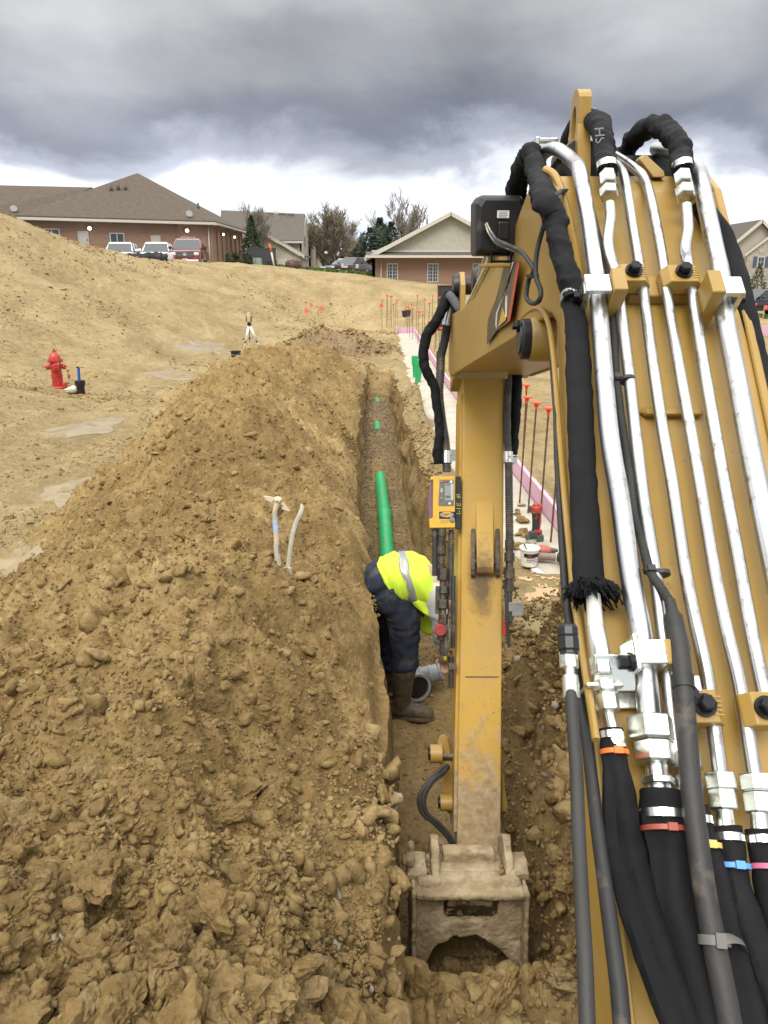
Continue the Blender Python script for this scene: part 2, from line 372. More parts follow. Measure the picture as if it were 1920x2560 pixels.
# the long heap: crest height, crest offset, far toe offset (from the trench centre line)
H_TAB = [(-1.5, .3), (0, .42), (1.2, .52), (3, .66), (5, .80), (8, .90), (12, .92), (15, .88), (17.5, .80), (19, .52), (20, .0)]
CR_TAB = [(-1, -1.1), (1.5, -1.15), (3, -1.35), (6, -1.6), (10, -1.8), (15, -1.95), (20, -1.9)]
TO_TAB = [(-1, -3.6), (2, -3.4), (5, -3.2), (8, -3.1), (11, -3.4), (15, -4.2), (19, -3.4), (20, -2.6)]
LIP_L, LIP_R, FLW = .345, .42, .285
def lipr(Y): return LIP_R+.38*(1-sstep(4.6, 6.8, Y))
def heap_h(X, Y):
    off = X-cen(Y)+0.10*fbm(Y*0.9, Y*0+3, 3, 5); H = lerp_tab(H_TAB, Y); cr = lerp_tab(CR_TAB, Y)+0.25*fbm(Y*0.5, Y*0, 3, 7); to = lerp_tab(TO_TAB, Y)+0.5*fbm(Y*0.8, Y*0+9, 4, 8)
    H = H*(1+0.16*fbm(Y*0.45, Y*0+4, 3, 9)*2)
    t_r = np.clip((-off-LIP_L+.02)/(-cr-LIP_L), 0, 1); t_l = np.clip((off-to)/(cr-to), 0, 1)
    h = np.where(off > cr, H*(0.10*sstep(0, .06, t_r)+0.9*np.sin(t_r*math.pi/2)**1.05), H*(0.35*t_l+0.65*sstep(0, 1, t_l)))
    return np.where((off > to) & (off < -LIP_L+.02), h, 0)
HEAPS = [(GZ(785, 880, -.4)[:2], 2.1, 1.5, 1.0, 0.0), (GZ(880, 880, -.4)[:2], 1.7, 1.3, .72, 0.2), (GZ(690, 800, -.4)[:2], 2.2, 1.2, .35, 0), (GZ(880, 925, -.35)[:2], .9, .8, .35, 0.1)]
def heap2(X, Y, which=None):
    h = np.zeros_like(X)
    for (c, a, b, H, r) in (which or HEAPS):
        dx = X-c[0]; dy = Y-c[1]; u = (dx*math.cos(r)+dy*math.sin(r))/a; v = (-dx*math.sin(r)+dy*math.cos(r))/b
        h = np.maximum(h, H*np.clip(1.0-np.sqrt(u*u+v*v)*0.8, 0, 1)**1.15)
    return h
def bank(X, Y):      # loose soil thrown up on the other lip of the trench and at its near end
    off = X-cen(Y)
    b = 0.16*np.exp(-((off-.75)/.30)**2)*sstep(1.5, 3, Y)*(1-sstep(14, 19, Y))*(0.6+1.4*np.clip(fbm(Y*1.1, Y*0+1, 3, 41)+.3, 0, 1))
    return b
PUD = [(GZ(185, 1235, -.27), .42, .62), (GZ(215, 1080, -.33), .55, 1.0), (GZ(420, 935, -.42), 1.0, 1.5), (GZ(505, 880, -.45), 1.3, 2.2), (GZ(60, 1400, -.2), .35, .35), (GZ(410, 985, -.40), .45, .7)]
def pud_mask(X, Y):
    m = np.zeros_like(X)
    for c, a, b in PUD:
        d = np.sqrt(((X-c[0])/a)**2+((Y-c[1])/b)**2); m = np.maximum(m, 1-sstep(0.8, 1.5, d))
    return m
def foot_x(Y): return np.interp(Y, [0, 4, 7.3, 18, 32, 45], [1.80, 1.78, 1.72, 1.47, 1.44, 1.40])     # inner face of the pink foam
def foot_mask(X, Y):
    f = foot_x(Y); return sstep(f-1.0, f-.75, X)*(1-sstep(f+.0, f+.2, X))*sstep(4.0, 4.8, Y)*(1-sstep(37, 38.5, Y))
Z_FOOT = -.46
def surf(X, Y, detail=True):
    z = base_z(X, Y); h = heap_h(X, Y); h2 = heap2(X, Y); bk = bank(X, Y)
    pile = np.clip(h/.25, 0, 1)+np.clip(h2/.2, 0, 1); pile = np.clip(pile, 0, 1)
    pm = pud_mask(X, Y); fm = foot_mask(X, Y)
    z = z+h+h2+bk
    far = 1/(1+np.maximum(Y-30, 0)/25)
    near_r = sstep(.3, .6, X-cen(Y))*(1-sstep(1.5, 2.3, X-cen(Y)))*(1-sstep(7, 10, Y))
    rough = np.clip(0.10+0.9*pile+0.5*near_r+0.5*bk/.1, 0, 1)*(1-.9*pm)*(1-fm)
    z = z+rough*(0.22*fbm(X*0.9, Y*0.9, 3, 21)+0.13*fbm(X*2.6, Y*2.6, 3, 22))
    if detail:
        wx = X+0.06*fbm(X*5, Y*5, 2, 31); wy = Y+0.06*fbm(X*5+9, Y*5, 2, 32)
        m1 = np.clip(fbm(X*0.8, Y*0.8, 2, 33)+.55, 0, 1)
        z = z+rough*(0.13*m1*domes(wx*3.2, wy*3.2, 51)+0.085*domes(wx*7.5, wy*7.5, 52)+0.045*domes(wx*17, wy*17, 53)+0.07*fbm(X*9, Y*9, 4, 23, .6)+0.022*domes(wx*38, wy*38, 54))
        soft = (1-pile)*(1-fm)
        z = z+soft*(1-.85*pm)*(0.020*fbm(X*2.0, Y*1.2, 4, 24)+0.012*fbm(X*6, Y*7, 3, 25)+0.022*domes(X*7, Y*7, 55)*np.clip(fbm(X*.6, Y*.6, 2, 26)+.4, 0, 1))
        # slumps and track ruts on the cut slope
        for xo in (-.85, .85):      # ruts of a tracked machine along the foot of the slope
            dx = X-(-4.35-.075*(Y-6)+.5*np.sin(Y*.16)+xo); rut = np.exp(-(dx/.20)**2)*sstep(4.5, 6, Y)*(1-sstep(24, 30, Y))
            z = z-soft*rut*(.045+.022*np.sin(Y*2*math.pi/.17+dx*3))+soft*.03*np.exp(-((np.abs(dx)-.30)/.09)**2)*sstep(4.5, 6, Y)*(1-sstep(24, 30, Y))*(1+fbm(X*8, Y*8, 2, 44))
        z = z+soft*far*sstep(7, 12, Y)*(0.16*fbm(X*0.5+Y*0.1, Y*0.35, 4, 27)+0.11*np.abs(fbm((X+Y*.8)*.7, (Y-X*.4)*.35, 3, 28))+.05*fbm(X*2.2, Y*1.1, 4, 29))
    z = z-.38*sstep(48.6, 50.5, Y)*(1-sstep(60, 64, Y))*(1-sstep(-11.9, -10.7, X))
    z = z*(1-fm)+fm*(Z_FOOT-.03)
    z = z-pm*0.02
    return z
def td(Y): return sstep(.7, 1.5, Y)*(1-sstep(19.6, 20.4, Y))
def gravel_h(X, Y):
    u = np.clip(1-np.abs(X-cen(Y)+.02)/.34, 0, 1)
    h = sstep(10.2, 11.6, Y)*(.10+.15*np.sqrt(u))*(1-.62*np.exp(-((Y-14.7)/.6)**2)-.6*np.exp(-((Y-17.9)/.5)**2))
    return h+sstep(4.9, 6.2, Y)*.03
def floor_z(X, Y):
    """trench floor: -.92, with gravel heaped over the pipe farther along"""
    f = -.93-.06*(1-sstep(2.7, 4.0, Y))
    f = f+(.55+.12*fbm(X*2.5, Y*2.5, 3, 63))*(1-sstep(2.08, 2.50, Y))
    f = f+.05*(1-sstep(2.2, 2.9, Y))*domes(X*7, Y*7, 64)+.06*(1-sstep(2.2, 2.9, Y))*domes(X*14, Y*14, 65)
    f = f+gravel_h(X, Y)+0.05*fbm(X*4, Y*4, 3, 61)+0.02*domes(X*14, Y*14, 62)
    return f
def build_ground():
    Ys = [-1.5]
    while Ys[-1] < 600:
        y = Ys[-1]
        Ys.append(y+(.08 if y < .6 else max(.008, .0065*y) if y < 24 else .016*y if y < 80 else .1*y))
    Ys = np.array(Ys)
    def gcol(step, g1, g2, k):
        a = np.arange(0, g1, step); a = np.concatenate([a, np.geomspace(g1, g2, k)]); return a
    GL = gcol(.021, 4.6, 12, 24); GR = gcol(.030, 3.6, 12, 26)
    NW, NF = 16, 30
    offs = []; kind = []
    sc = 0.42+Ys/8.5
    cols_off = []; tpar = []; kinds = []
    for g in GL[::-1]: cols_off.append(-LIP_L-g*sc); tpar.append(0.0); kinds.append('L')
    for k in range(1, NW): t = k/NW; cols_off.append(np.full_like(Ys, -LIP_L+(LIP_L-FLW)*t)); tpar.append(t); kinds.append('WL')
    for k in range(NF+1): cols_off.append(np.full_like(Ys, -FLW+2*FLW*k/NF)); tpar.append(1.0); kinds.append('F')
    for k in range(1, NW): t = 1-k/NW; cols_off.append(FLW+(lipr(Ys)-FLW)*(1-t)); tpar.append(t); kinds.append('WR')
    for g in GR: cols_off.append(lipr(Ys)+g*sc); tpar.append(0.0); kinds.append('R')
    OFF = np.array(cols_off).T; T = np.tile(np.array(tpar), (len(Ys), 1)); YY = np.tile(Ys[:, None], (1, OFF.shape[1]))
    c = cen(Ys)[:, None]; X = c+OFF; D = td(YY)
    # the strip across the trench closes to its lips where there is no trench
    S = surf(X, YY)
    wallnoise = 0.09*fbm(YY*2.2, T*2.0, 4, 71)+0.05*fbm(YY*7, T*6, 3, 72)
    sgn = np.where(OFF < 0, -1.0, 1.0); iswall = (T > 0) & (T < 1)
    lip = np.isclose(T, 0) & (np.abs(OFF) < .8)
    bulge = np.sin(np.clip(T, 0, 1)*math.pi)
    X = X+np.where(iswall, sgn*wallnoise*bulge*D*np.where(OFF < 0, .7, 1.2), 0)
    iL = kinds.index('WL')-1; iR = len(kinds)-1-kinds[::-1].index('WR')+1
    zl = S[:, iL:iL+1]; zr = S[:, iR:iR+1]
    top = np.where(OFF < 0, zl, zr); fl = floor_z(X, YY)
    prof = np.where(T >= 1, 1.0, T)
    Zt = top*(1-prof)+fl*prof
    Zt = Zt+np.where((OFF > FLW) & iswall, bulge*(1-sstep(5, 7, YY))*(.10*domes(X*4.5, YY*4.5, 77)+.07*domes(X*10, YY*10, 78)-.06+.10*fbm(X*3, YY*3, 3, 79)), 0)
    inside = T > 0
    Z = np.where(inside, Zt*D+S*(1-D), S)
    jl = .09*fbm(YY*1.1, YY*0+2, 3, 73)+.05*fbm(YY*4.5, YY*0+7, 3, 74); jr = .12*fbm(YY*1.0, YY*0+5, 3, 75)+.07*fbm(YY*5, YY*0+8, 3, 76)
    dist = np.where(OFF < 0, -LIP_L-OFF, OFF-lipr(YY)); wgt = np.where(T > 0, 1-np.clip(T, 0, 1), np.exp(-np.maximum(dist, 0)/.22))
    X = X+np.where(OFF < 0, jl, jr)*wgt*D*(np.where((OFF < 0) & (T <= 0), np.exp(-np.maximum(dist, 0)/.3), 1))
    nr, nc = X.shape
    V = np.stack([X, YY, Z], -1).reshape(-1, 3)
    idx = np.arange(nr*nc).reshape(nr, nc)
    F = np.stack([idx[:-1, :-1], idx[:-1, 1:], idx[1:, 1:], idx[1:, :-1]], -1)
    cx = 0.25*(X[:-1, :-1]+X[:-1, 1:]+X[1:, 1:]+X[1:, :-1]); cy = 0.25*(YY[:-1, :-1]*2+YY[1:, :-1]*2)
    hh = heap_h(cx, cy)+0.05*fbm(cx*3, cy*3, 3, 81); hh2 = heap2(cx, cy, HEAPS[:2])
    tr = np.zeros(F.shape[:2], bool); tr[:, iL:iR] = True; tr &= (D[:-1, :-1] > 0.02)
    offc = cx-cen(cy)
    hh = np.maximum(hh, heap_h(np.minimum(cx, cen(cy)-LIP_L-.14), cy)*(offc < -LIP_L))
    offm = OFF[:-1, 1:]
    heap = ((hh > .05) | ((offm < -LIP_L+.005) & (offm > -LIP_L-.3) & (cy < 19.3))) & ~tr; farh = (hh2 > .06) & ~tr & ~heap & (cy > 18)
    rest = ~tr & ~heap & ~farh
    def sub(mask, name, m):
        q = F[mask]; u, inv = np.unique(q.ravel(), return_inverse=True)
        me = bpy.data.meshes.new(name); me.vertices.add(len(u)); me.vertices.foreach_set('co', V[u].astype(np.float32).ravel())
        nf = len(q); me.loops.add(nf*4); me.loops.foreach_set('vertex_index', inv.astype(np.int32).ravel())
        me.polygons.add(nf); me.polygons.foreach_set('loop_start', np.arange(0, nf*4, 4, dtype=np.int32)); 
        me.polygons.foreach_set('use_smooth', np.ones(nf, bool))
        me.update(calc_edges=True); me.validate(); me.materials.append(m)
        o = bpy.data.objects.new(name, me); COL.objects.link(o); ORG[o.name] = np.zeros(3); return o
    g = sub(rest, 'ground', M_GROUND); g['kind'] = 'structure'
    t = sub(tr, 'trench', M_TRENCH); t['kind'] = 'structure'
    h = sub(heap, 'spoil_heap', M_HEAP); tag(h, 'long ridge of loose brown clods and soil piled along the open trench', 'dirt pile')
    f = sub(farh, 'soil_mound', M_HEAP2); tag(f, 'small mound of dug soil where the trench ends, beyond the long ridge', 'dirt pile')
    return g, t, h, f
M_GROUND = soil_mat('tan_ground', (.225, .163, .078), (.365, .278, .140), (.48, .38, .21), big=.5, fine=5.5, bump=.8, bdist=.05, spots=(.46, .38, .26), spot_amt=.03, patch=(.20, .142, .07))
M_TRENCH = soil_mat('moist_trench_soil', (.135, .088, .036), (.22, .150, .064), (.31, .22, .105), big=1.6, fine=16, bump=.7)
M_HEAP = soil_mat('loose_brown_soil', (.150, .097, .038), (.262, .177, .071), (.40, .29, .135), big=.9, fine=18, bump=.75, spots=(.30, .23, .13), spot_amt=.05, patch=(.118, .074, .029))
M_HEAP2 = soil_mat('far_brown_soil', (.15, .105, .058), (.215, .152, .085), (.30, .22, .125), big=1.0, fine=9, bump=.7)
GROUND, TRENCH, HEAP, MOUND = build_ground()
# ------------------------------------------------------------------ clods: the largest one by one, the crumbs as one mass
RNG = np.random.default_rng(7)
def ico(sub):
    bm = bmesh.new(); bmesh.ops.create_icosphere(bm, subdivisions=sub, radius=1.0)
    v = np.array([p.co for p in bm.verts]); f = np.array([[p.index for p in q.verts] for q in bm.faces]); bm.free(); return v, f
ICO = {k: ico(k) for k in (1, 2, 3, 4)}
def vn3(p, seed):
    i = np.floor(p); f = p-i; f = f*f*(3-2*f); out = 0
    for dz in (0, 1):
        for dy in (0, 1):
            for dx in (0, 1):
                w = (f[:, 0] if dx else 1-f[:, 0])*(f[:, 1] if dy else 1-f[:, 1])*(f[:, 2] if dz else 1-f[:, 2])
                out = out+w*_hash(i[:, 0]+dx+57*(i[:, 2]+dz), i[:, 1]+dy+131*(i[:, 2]+dz), seed)
    return out-0.5
def clod_verts(sub, rng, planes=12, rough=.16):
    v, f = ICO[sub]; n = rng.normal(size=(planes, 3)); n /= np.linalg.norm(n, axis=1)[:, None]; d = rng.uniform(.45, .95, planes)
    dots = v@n.T; r = np.min(np.where(dots > .05, d/np.maximum(dots, .05), 9), axis=1); r = np.minimum(r, 1.1)
    k = int(rng.integers(0, 999)); o = rng.uniform(0, 50, 3); q = v*r[:, None]
    nz = 2.6*vn3(q*2.1+o, k)+1.5*(.25-np.abs(vn3(q*4.3+o, k+1)))*1.6+1.0*vn3(q*8.5+o, k+2)+.5*vn3(q*17+o, k+3)
    r = r*np.clip(1+rough*1.5*nz, .35, 1.5)
    return v*r[:, None]*np.array([1, rng.uniform(.55, .95), rng.uniform(.38, .7)])
def rand_rot(rng, n, tilt=.7):
    q = rng.normal(size=(n, 4)); q[:, 1:3] *= tilt; q /= np.linalg.norm(q, axis=1)[:, None]; w, x, y, z = q.T
    return np.stack([np.stack([1-2*(y*y+z*z), 2*(x*y-z*w), 2*(x*z+y*w)], -1), np.stack([2*(x*y+z*w), 1-2*(x*x+z*z), 2*(y*z-x*w)], -1), np.stack([2*(x*z-y*w), 2*(y*z+x*w), 1-2*(x*x+y*y)], -1)], 1)
M_CLOD = [soil_mat('clod_soil', (.172, .112, .045), (.275, .187, .076), (.41, .30, .142), big=2.2, fine=30, bump=.9, bdist=.016, patch=(.118, .074, .029)),
          soil_mat('pale_clod_soil', (.235, .163, .074), (.33, .24, .115), (.455, .345, .18), big=2.2, fine=30, bump=.9, bdist=.016, patch=(.118, .074, .029)),
          soil_mat('dark_clod_soil', (.138, .090, .036), (.222, .15, .062), (.325, .228, .104), big=2.2, fine=30, bump=.9, bdist=.016, patch=(.118, .074, .029)),
          soil_mat('grey_stone', (.17, .15, .12), (.25, .22, .17), (.34, .30, .24), big=3, fine=30, bump=.4, bdist=.01)]
M_GRIT = [soil_mat('grit_soil', (.165, .109, .044), (.265, .181, .075), (.39, .285, .134), big=2.2, fine=38, bump=.85, bdist=.012, patch=(.118, .074, .029)), soil_mat('pale_grit', (.19, .13, .056), (.295, .208, .093), (.42, .315, .155), big=2.2, fine=38, bump=.85, bdist=.012, patch=(.118, .074, .029)),
          soil_mat('dark_grit', (.14, .092, .037), (.23, .156, .065), (.34, .243, .11), big=2.2, fine=38, bump=.85, bdist=.012, patch=(.118, .074, .029)), M_CLOD[3]]
def ground_at(X, Y):
    off = X-cen(Y); z = surf(X, Y); fl = floor_z(X, Y); D = td(Y)
    return np.where(np.abs(off) < FLW+.02, fl*D+z*(1-D), z)
def joined(name, V0s, P, R, S, mi, mats, parent=None):
    """thousands of crumbs as one mesh"""
    allv = []; allf = []; allm = []; base = 0
    ks = RNG.integers(0, len(V0s), len(P)); F0 = V0s[0][1]
    for k in range(len(V0s)):
        m = ks == k
        if not m.any(): continue
        v = V0s[k][0]; w = np.einsum('nij,vj->nvi', R[m], v)*S[m][:, None, None]+P[m][:, None, :]
        n = m.sum(); allv.append(w.reshape(-1, 3)); allf.append((F0[None]+(np.arange(n)*len(v))[:, None, None]+base).reshape(-1, 3)); allm.append(np.repeat(mi[m], len(F0))); base += n*len(v)
    V = np.concatenate(allv); F = np.concatenate(allf); M = np.concatenate(allm)
    me = bpy.data.meshes.new(name); me.vertices.add(len(V)); me.vertices.foreach_set('co', V.astype(np.float32).ravel())
    me.loops.add(F.size); me.loops.foreach_set('vertex_index', F.astype(np.int32).ravel()); me.polygons.add(len(F))
    me.polygons.foreach_set('loop_start', np.arange(0, F.size, 3, dtype=np.int32)); me.polygons.foreach_set('material_index', M.astype(np.int32))
    for m in mats: me.materials.append(m)
    me.update(calc_edges=True)
    o = bpy.data.objects.new(name, me); COL.objects.link(o); o['kind'] = 'stuff'; ORG[o.name] = np.zeros(3)
    if parent is not None: o.parent = parent
    return o
def pareto(rmin, a, rmax, n):
    u = RNG.uniform(0, 1, n); lo = rmin**-a; hi = rmax**-a
    return (lo-u*(lo-hi))**(-1/a)
def pick(zone, n):
    if zone == 'heap':
        Y = 1/RNG.uniform(1/20.0, 1/.95, n*3); X = RNG.uniform(-.62, .05, n*3)*(Y*1.02+.25)
        ok = (heap_h(X, Y) > .03)
    elif zone == 'ramp':
        Y = RNG.uniform(1.0, 2.75, n*2); X = cen(Y)+RNG.uniform(-.34, .40, n*2); ok = np.ones(len(Y), bool)
    elif zone == 'bank':
        Y = 1/RNG.uniform(1/15.0, 1/1.4, n*3); X = cen(Y)+LIP_R-.02+np.abs(RNG.normal(0, .42, n*3)); ok = (X < foot_x(Y)-.95)
        ok |= (Y < 4.3) & (X < 2.0)
    elif zone == 'trench':
        Y = 1/RNG.uniform(1/18.0, 1/2.7, n*2); X = cen(Y)+RNG.uniform(-.28, .28, n*2); ok = np.ones(len(Y), bool)
    elif zone == 'field':
        Y = 1/RNG.uniform(1/26.0, 1/3.5, n*3); X = RNG.uniform(-.62, -.05, n*3)*(Y+.3); ok = (heap_h(X, Y) < .03) & (pud_mask(X, Y) < .1) & (X < cen(Y)-.6)
        dd = -(X-cen(Y))+np.interp(Y, *zip(*TO_TAB)); ok &= RNG.uniform(0, 1, n*3) < (.25+.75*np.exp(-np.maximum(dd, 0)/.6))
    elif zone == 'mound':
        Y = RNG.uniform(19, 33, n*4); X = RNG.uniform(-6, 1, n*4); ok = (heap2(X, Y) > .05) | (RNG.uniform(0, 1, n*4) < .04)
    X, Y = X[ok][:n], Y[ok][:n]; return X, Y
def scatter(zone, n, a, rlo, rhi, pxmin, big_n, parent, name, tri=1, wts=(.63, .2, .165, .005), near_boost=1.0):
    X, Y = pick(zone, n); rmin = np.maximum(rlo, pxmin*Y/768)
    hi = rhi*np.where(Y < 3.2, near_boost, 1.0)
    r = pareto(rmin, a, np.maximum(hi, rmin*1.5), len(X)); Z = ground_at(X, Y)
    R = rand_rot(RNG, len(X), .45); mi = RNG.choice(4, len(X), p=wts)
    order = np.argsort(-r/Y); big = order[:big_n]; small = order[big_n:]
    P = np.stack([X, Y, Z+r*RNG.uniform(-.25, .12, len(X))], -1)
    for i in big:
        o = bpy.data.objects.new('clod', CLOD_ME[RNG.integers(0, 6)+6*mi[i]]); COL.objects.link(o); o.parent = parent
        o.matrix_local = Matrix.Translation(P[i])@Matrix(R[i].tolist()).to_4x4()@Matrix.Scale(r[i]*1.05, 4)
    pxr = r[small]/Y[small]*768; med = small[pxr > 4.5]; tiny = small[pxr <= 4.5]
    for sel, t_, nm in ((med, 3 if name == 'heap_crumbs' and len(med) < 600 else 2, name), (tiny, 1, name.replace('crumbs', 'grit'))):
        if len(sel): joined(nm, [(clod_verts(t_, RNG), ICO[t_][1]) for _ in range(10)], P[sel], R[sel], r[sel], mi[sel], M_GRIT, parent)
def clod_mesh(m):
    v = clod_verts(4, RNG, 13, .17); me = bpy.data.meshes.new('clod'); me.from_pydata(v.tolist(), [], ICO[4][1].tolist()); me.materials.append(m)
    me.update(); return me
CLOD_ME = [clod_mesh(m) for m in M_CLOD for _ in range(6)]
scatter('heap', 56000, 2.35, .005, .066, 1.25, 225, HEAP, 'heap_crumbs', 1, near_boost=1.25)
scatter('ramp', 2600, 1.25, .008, .085, 1.5, 80, TRENCH, 'ramp_crumbs', 1, (.45, .4, .14, .01))
scatter('bank', 12000, 2.0, .006, .05, 1.25, 45, GROUND, 'bank_crumbs', 1, (.4, .4, .17, .03))
def slope_scatter(n):
    Y = 1/RNG.uniform(1/46, 1/15.0, n*3); X = RNG.uniform(-.62, .02, n*3)*Y; ok = (heap_h(X, Y) < .03) & (pud_mask(X, Y) < .1) & (fbm(X*.35, Y*.22, 4, 141) > RNG.uniform(-.35, .45, n*3)); X, Y = X[ok][:n], Y[ok][:n]
    r = pareto(np.maximum(.012, .7*Y/768), 2.4, np.full(len(X), .13), len(X)); P = np.stack([X, Y, ground_at(X, Y)+r*.1], -1)
    joined('slope_crumbs', [(clod_verts(1, RNG), ICO[1][1]) for _ in range(10)], P, rand_rot(RNG, len(X), .4), r, RNG.choice(4, len(X), p=(.35, .45, .15, .05)), M_GRIT, GROUND)
slope_scatter(9000)
def wall_scatter(n):
    Y = 1/RNG.uniform(1/6.8, 1/1.7, n); t = RNG.uniform(-.15, .95, n); X = cen(Y)+FLW+(lipr(Y)-FLW)*(1-t); top = surf(cen(Y)+lipr(Y), Y); Z = np.where(t < 0, surf(X, Y), top*(1-t)+floor_z(X, Y)*t)
    r = pareto(np.full(n, .008), 1.6, np.full(n, .075), n); r *= (1-.6*sstep(5.5, 6.8, Y)); P = np.stack([X-.02, Y, Z+.03], -1); mi = RNG.choice(4, n, p=(.55, .2, .245, .005)); R = rand_rot(RNG, n, .5); order = np.argsort(-r/Y); b_ = order[:70]; s_ = order[70:]
    for i in b_:
        o = bpy.data.objects.new('clod', CLOD_ME[RNG.integers(0, 6)+6*mi[i]]); COL.objects.link(o); o.parent = TRENCH; o.matrix_local = Matrix.Translation(P[i])@Matrix(R[i].tolist()).to_4x4()@Matrix.Scale(r[i], 4)
    joined('wall_crumbs', [(clod_verts(2, RNG), ICO[2][1]) for _ in range(10)], P[s_], R[s_], r[s_], mi[s_], M_GRIT, TRENCH)
wall_scatter(3200)
scatter('trench', 3500, 2.2, .005, .03, 1.1, 0, TRENCH, 'trench_crumbs', 1, (.5, .1, .38, .02))
def gravel(n):
    Y = 1/RNG.uniform(1/18.5, 1/5.0, n*2); X = cen(Y)+RNG.uniform(-.27, .27, n*2); ok = (np.abs(X-cen(Y)+.055) > .08) | (Y > 11.3); ok &= RNG.uniform(0, 1, n*2) < sstep(4.9, 6.5, Y); X, Y = X[ok][:n], Y[ok][:n]
    r = np.maximum(RNG.uniform(.006, .011, len(X)), .9*Y/768); P = np.stack([X, Y, ground_at(X, Y)+r*.3], -1)
    joined('gravel_bedding', [(clod_verts(1, RNG), ICO[1][1]) for _ in range(6)], P, rand_rot(RNG, len(X)), r, RNG.integers(0, 3, len(X)), M_GRAV, TRENCH)
M_GRAV = [mat('gravel_%s' % k, c, .85, 0, .2, 30) for k, c in (('brown', (.20, .15, .10)), ('grey', (.24, .205, .16)), ('dark', (.11, .082, .055)))]
gravel(9000)
scatter('field', 15000, 2.2, .007, .06, 1.0, 30, GROUND, 'field_crumbs', 1, (.35, .35, .22, .08))
scatter('mound', 1500, 2.0, .02, .12, 1.2, 0, MOUND, 'mound_crumbs', 1, (.4, .2, .38, .02))
# ------------------------------------------------------------------ excavator arm
def yellow_paint(name, mud_z=None, k=1.0):
    m, nt, b = node_mat(name); N = nt.nodes.new; L = nt.links.new
    g = N('ShaderNodeNewGeometry'); co = g.outputs['Position']
    def noise(s, d, r=0.6, dist=0.0, sc=None):
        n = N('ShaderNodeTexNoise'); n.inputs['Scale'].default_value = s; n.inputs['Detail'].default_value = d; n.inputs['Roughness'].default_value = r; n.inputs['Distortion'].default_value = dist
        if sc:
            v = N('ShaderNodeVectorMath'); v.operation = 'MULTIPLY'; L(co, v.inputs[0]); v.inputs[1].default_value = sc; L(v.outputs[0], n.inputs['Vector'])
        else: L(co, n.inputs['Vector'])
        return n.outputs['Fac']
    def ramp(f, p0, p1, c0=(0, 0, 0), c1=(1, 1, 1)):
        r = N('ShaderNodeValToRGB'); L(f, r.inputs[0]); e = r.color_ramp.elements
        e[0].position = p0; e[1].position = p1; e[0].color = (*c0, 1); e[1].color = (*c1, 1); return r.outputs[0]
    def mix(f, a, bb):
        x = N('ShaderNodeMix'); x.data_type = 'RGBA'; L(f, x.inputs['Factor']); L(a, x.inputs['A'])
        if isinstance(bb, tuple): x.inputs['B'].default_value = (*bb, 1)
        else: L(bb, x.inputs['B'])
        return x.outputs['Result']
    base = ramp(noise(4, 4), .3, .7, (.455*k, .272*k, .046*k), (.52*k, .32*k, .062*k))
    film = ramp(noise(3.2, 7, .7, .3), .50, .82)                      # thin dust film
    fm = N('ShaderNodeMath'); fm.operation = 'MULTIPLY'; L(film, fm.inputs[0]); fm.inputs[1].default_value = .55
    c = mix(fm.outputs[0], base, (.40, .29, .15))
    scr = ramp(noise(34, 6, .75, .6, (1.6, 1.0, .45)), .675 if mud_z else .70, .72 if mud_z else .75)       # scuffs
    c = mix(scr, c, (.10, .065, .035))
    stk = ramp(noise(11, 6, .7, .1, (2.2, .5, .5)), .60, .80); sm = N('ShaderNodeMath'); sm.operation = 'MULTIPLY'; L(stk, sm.inputs[0]); sm.inputs[1].default_value = .38; c = mix(sm.outputs[0], c, (.16, .10, .04))
    spk = ramp(noise(75, 2, .5), .70, .74); c = mix(spk, c, (.22, .14, .07))
    rough = .42
    if mud_z is not None:
        sp = N('ShaderNodeSeparateXYZ'); L(co, sp.inputs[0])
        mr = N('ShaderNodeMapRange'); L(sp.outputs['Z'], mr.inputs[0]); mr.inputs[1].default_value = mud_z[0]; mr.inputs[2].default_value = mud_z[1]; mr.inputs[3].default_value = .62; mr.inputs[4].default_value = -.30
        ad = N('ShaderNodeMath'); ad.operation = 'ADD'; L(mr.outputs[0], ad.inputs[0]); L(noise(13, 8, .72, .2, (1, 1, .8)), ad.inputs[1])
        mk = ramp(ad.outputs[0], .60, .80)
        mudc = ramp(noise(30, 5), .3, .7, (.24, .165, .085), (.42, .32, .19))
        c = mix(mk, c, mudc)
        # grease stain round the boss on the dipper
        sp2 = N('ShaderNodeVectorMath'); sp2.operation = 'DISTANCE'; 
        sc2 = N('ShaderNodeVectorMath'); sc2.operation = 'MULTIPLY'; L(co, sc2.inputs[0]); sc2.inputs[1].default_value = (2.0, .1, .72)
        L(sc2.outputs[0], sp2.inputs[0]); sp2.inputs[1].default_value = GREASE
        a2 = N('ShaderNodeMath'); a2.operation = 'MULTIPLY_ADD'; L(noise(26, 7, .7, .3), a2.inputs[0]); a2.inputs[1].default_value = .20; L(sp2.outputs['Value'], a2.inputs[2])
        gk = ramp(a2.outputs[0], .15, .245, (1, 1, 1), (0, 0, 0)); g2 = N('ShaderNodeMath'); g2.operation = 'MULTIPLY'; L(gk, g2.inputs[0]); g2.inputs[1].default_value = .8
        c = mix(g2.outputs[0], c, (.065, .045, .03))
        bmp = N('ShaderNodeBump'); bmp.inputs['Distance'].default_value = .004; bmp.inputs['Strength'].default_value = .6
        hm = N('ShaderNodeMath'); hm.operation = 'MULTIPLY'; L(mk, hm.inputs[0]); L(noise(60, 5, .7), hm.inputs[1]); L(hm.outputs[0], bmp.inputs['Height']); L(bmp.outputs[0], b.inputs['Normal'])
        rr = N('ShaderNodeMapRange'); L(mk, rr.inputs[0]); rr.inputs[3].default_value = .42; rr.inputs[4].default_value = .9; L(rr.outputs[0], b.inputs['Roughness'])
    else: b.inputs['Roughness'].default_value = rough
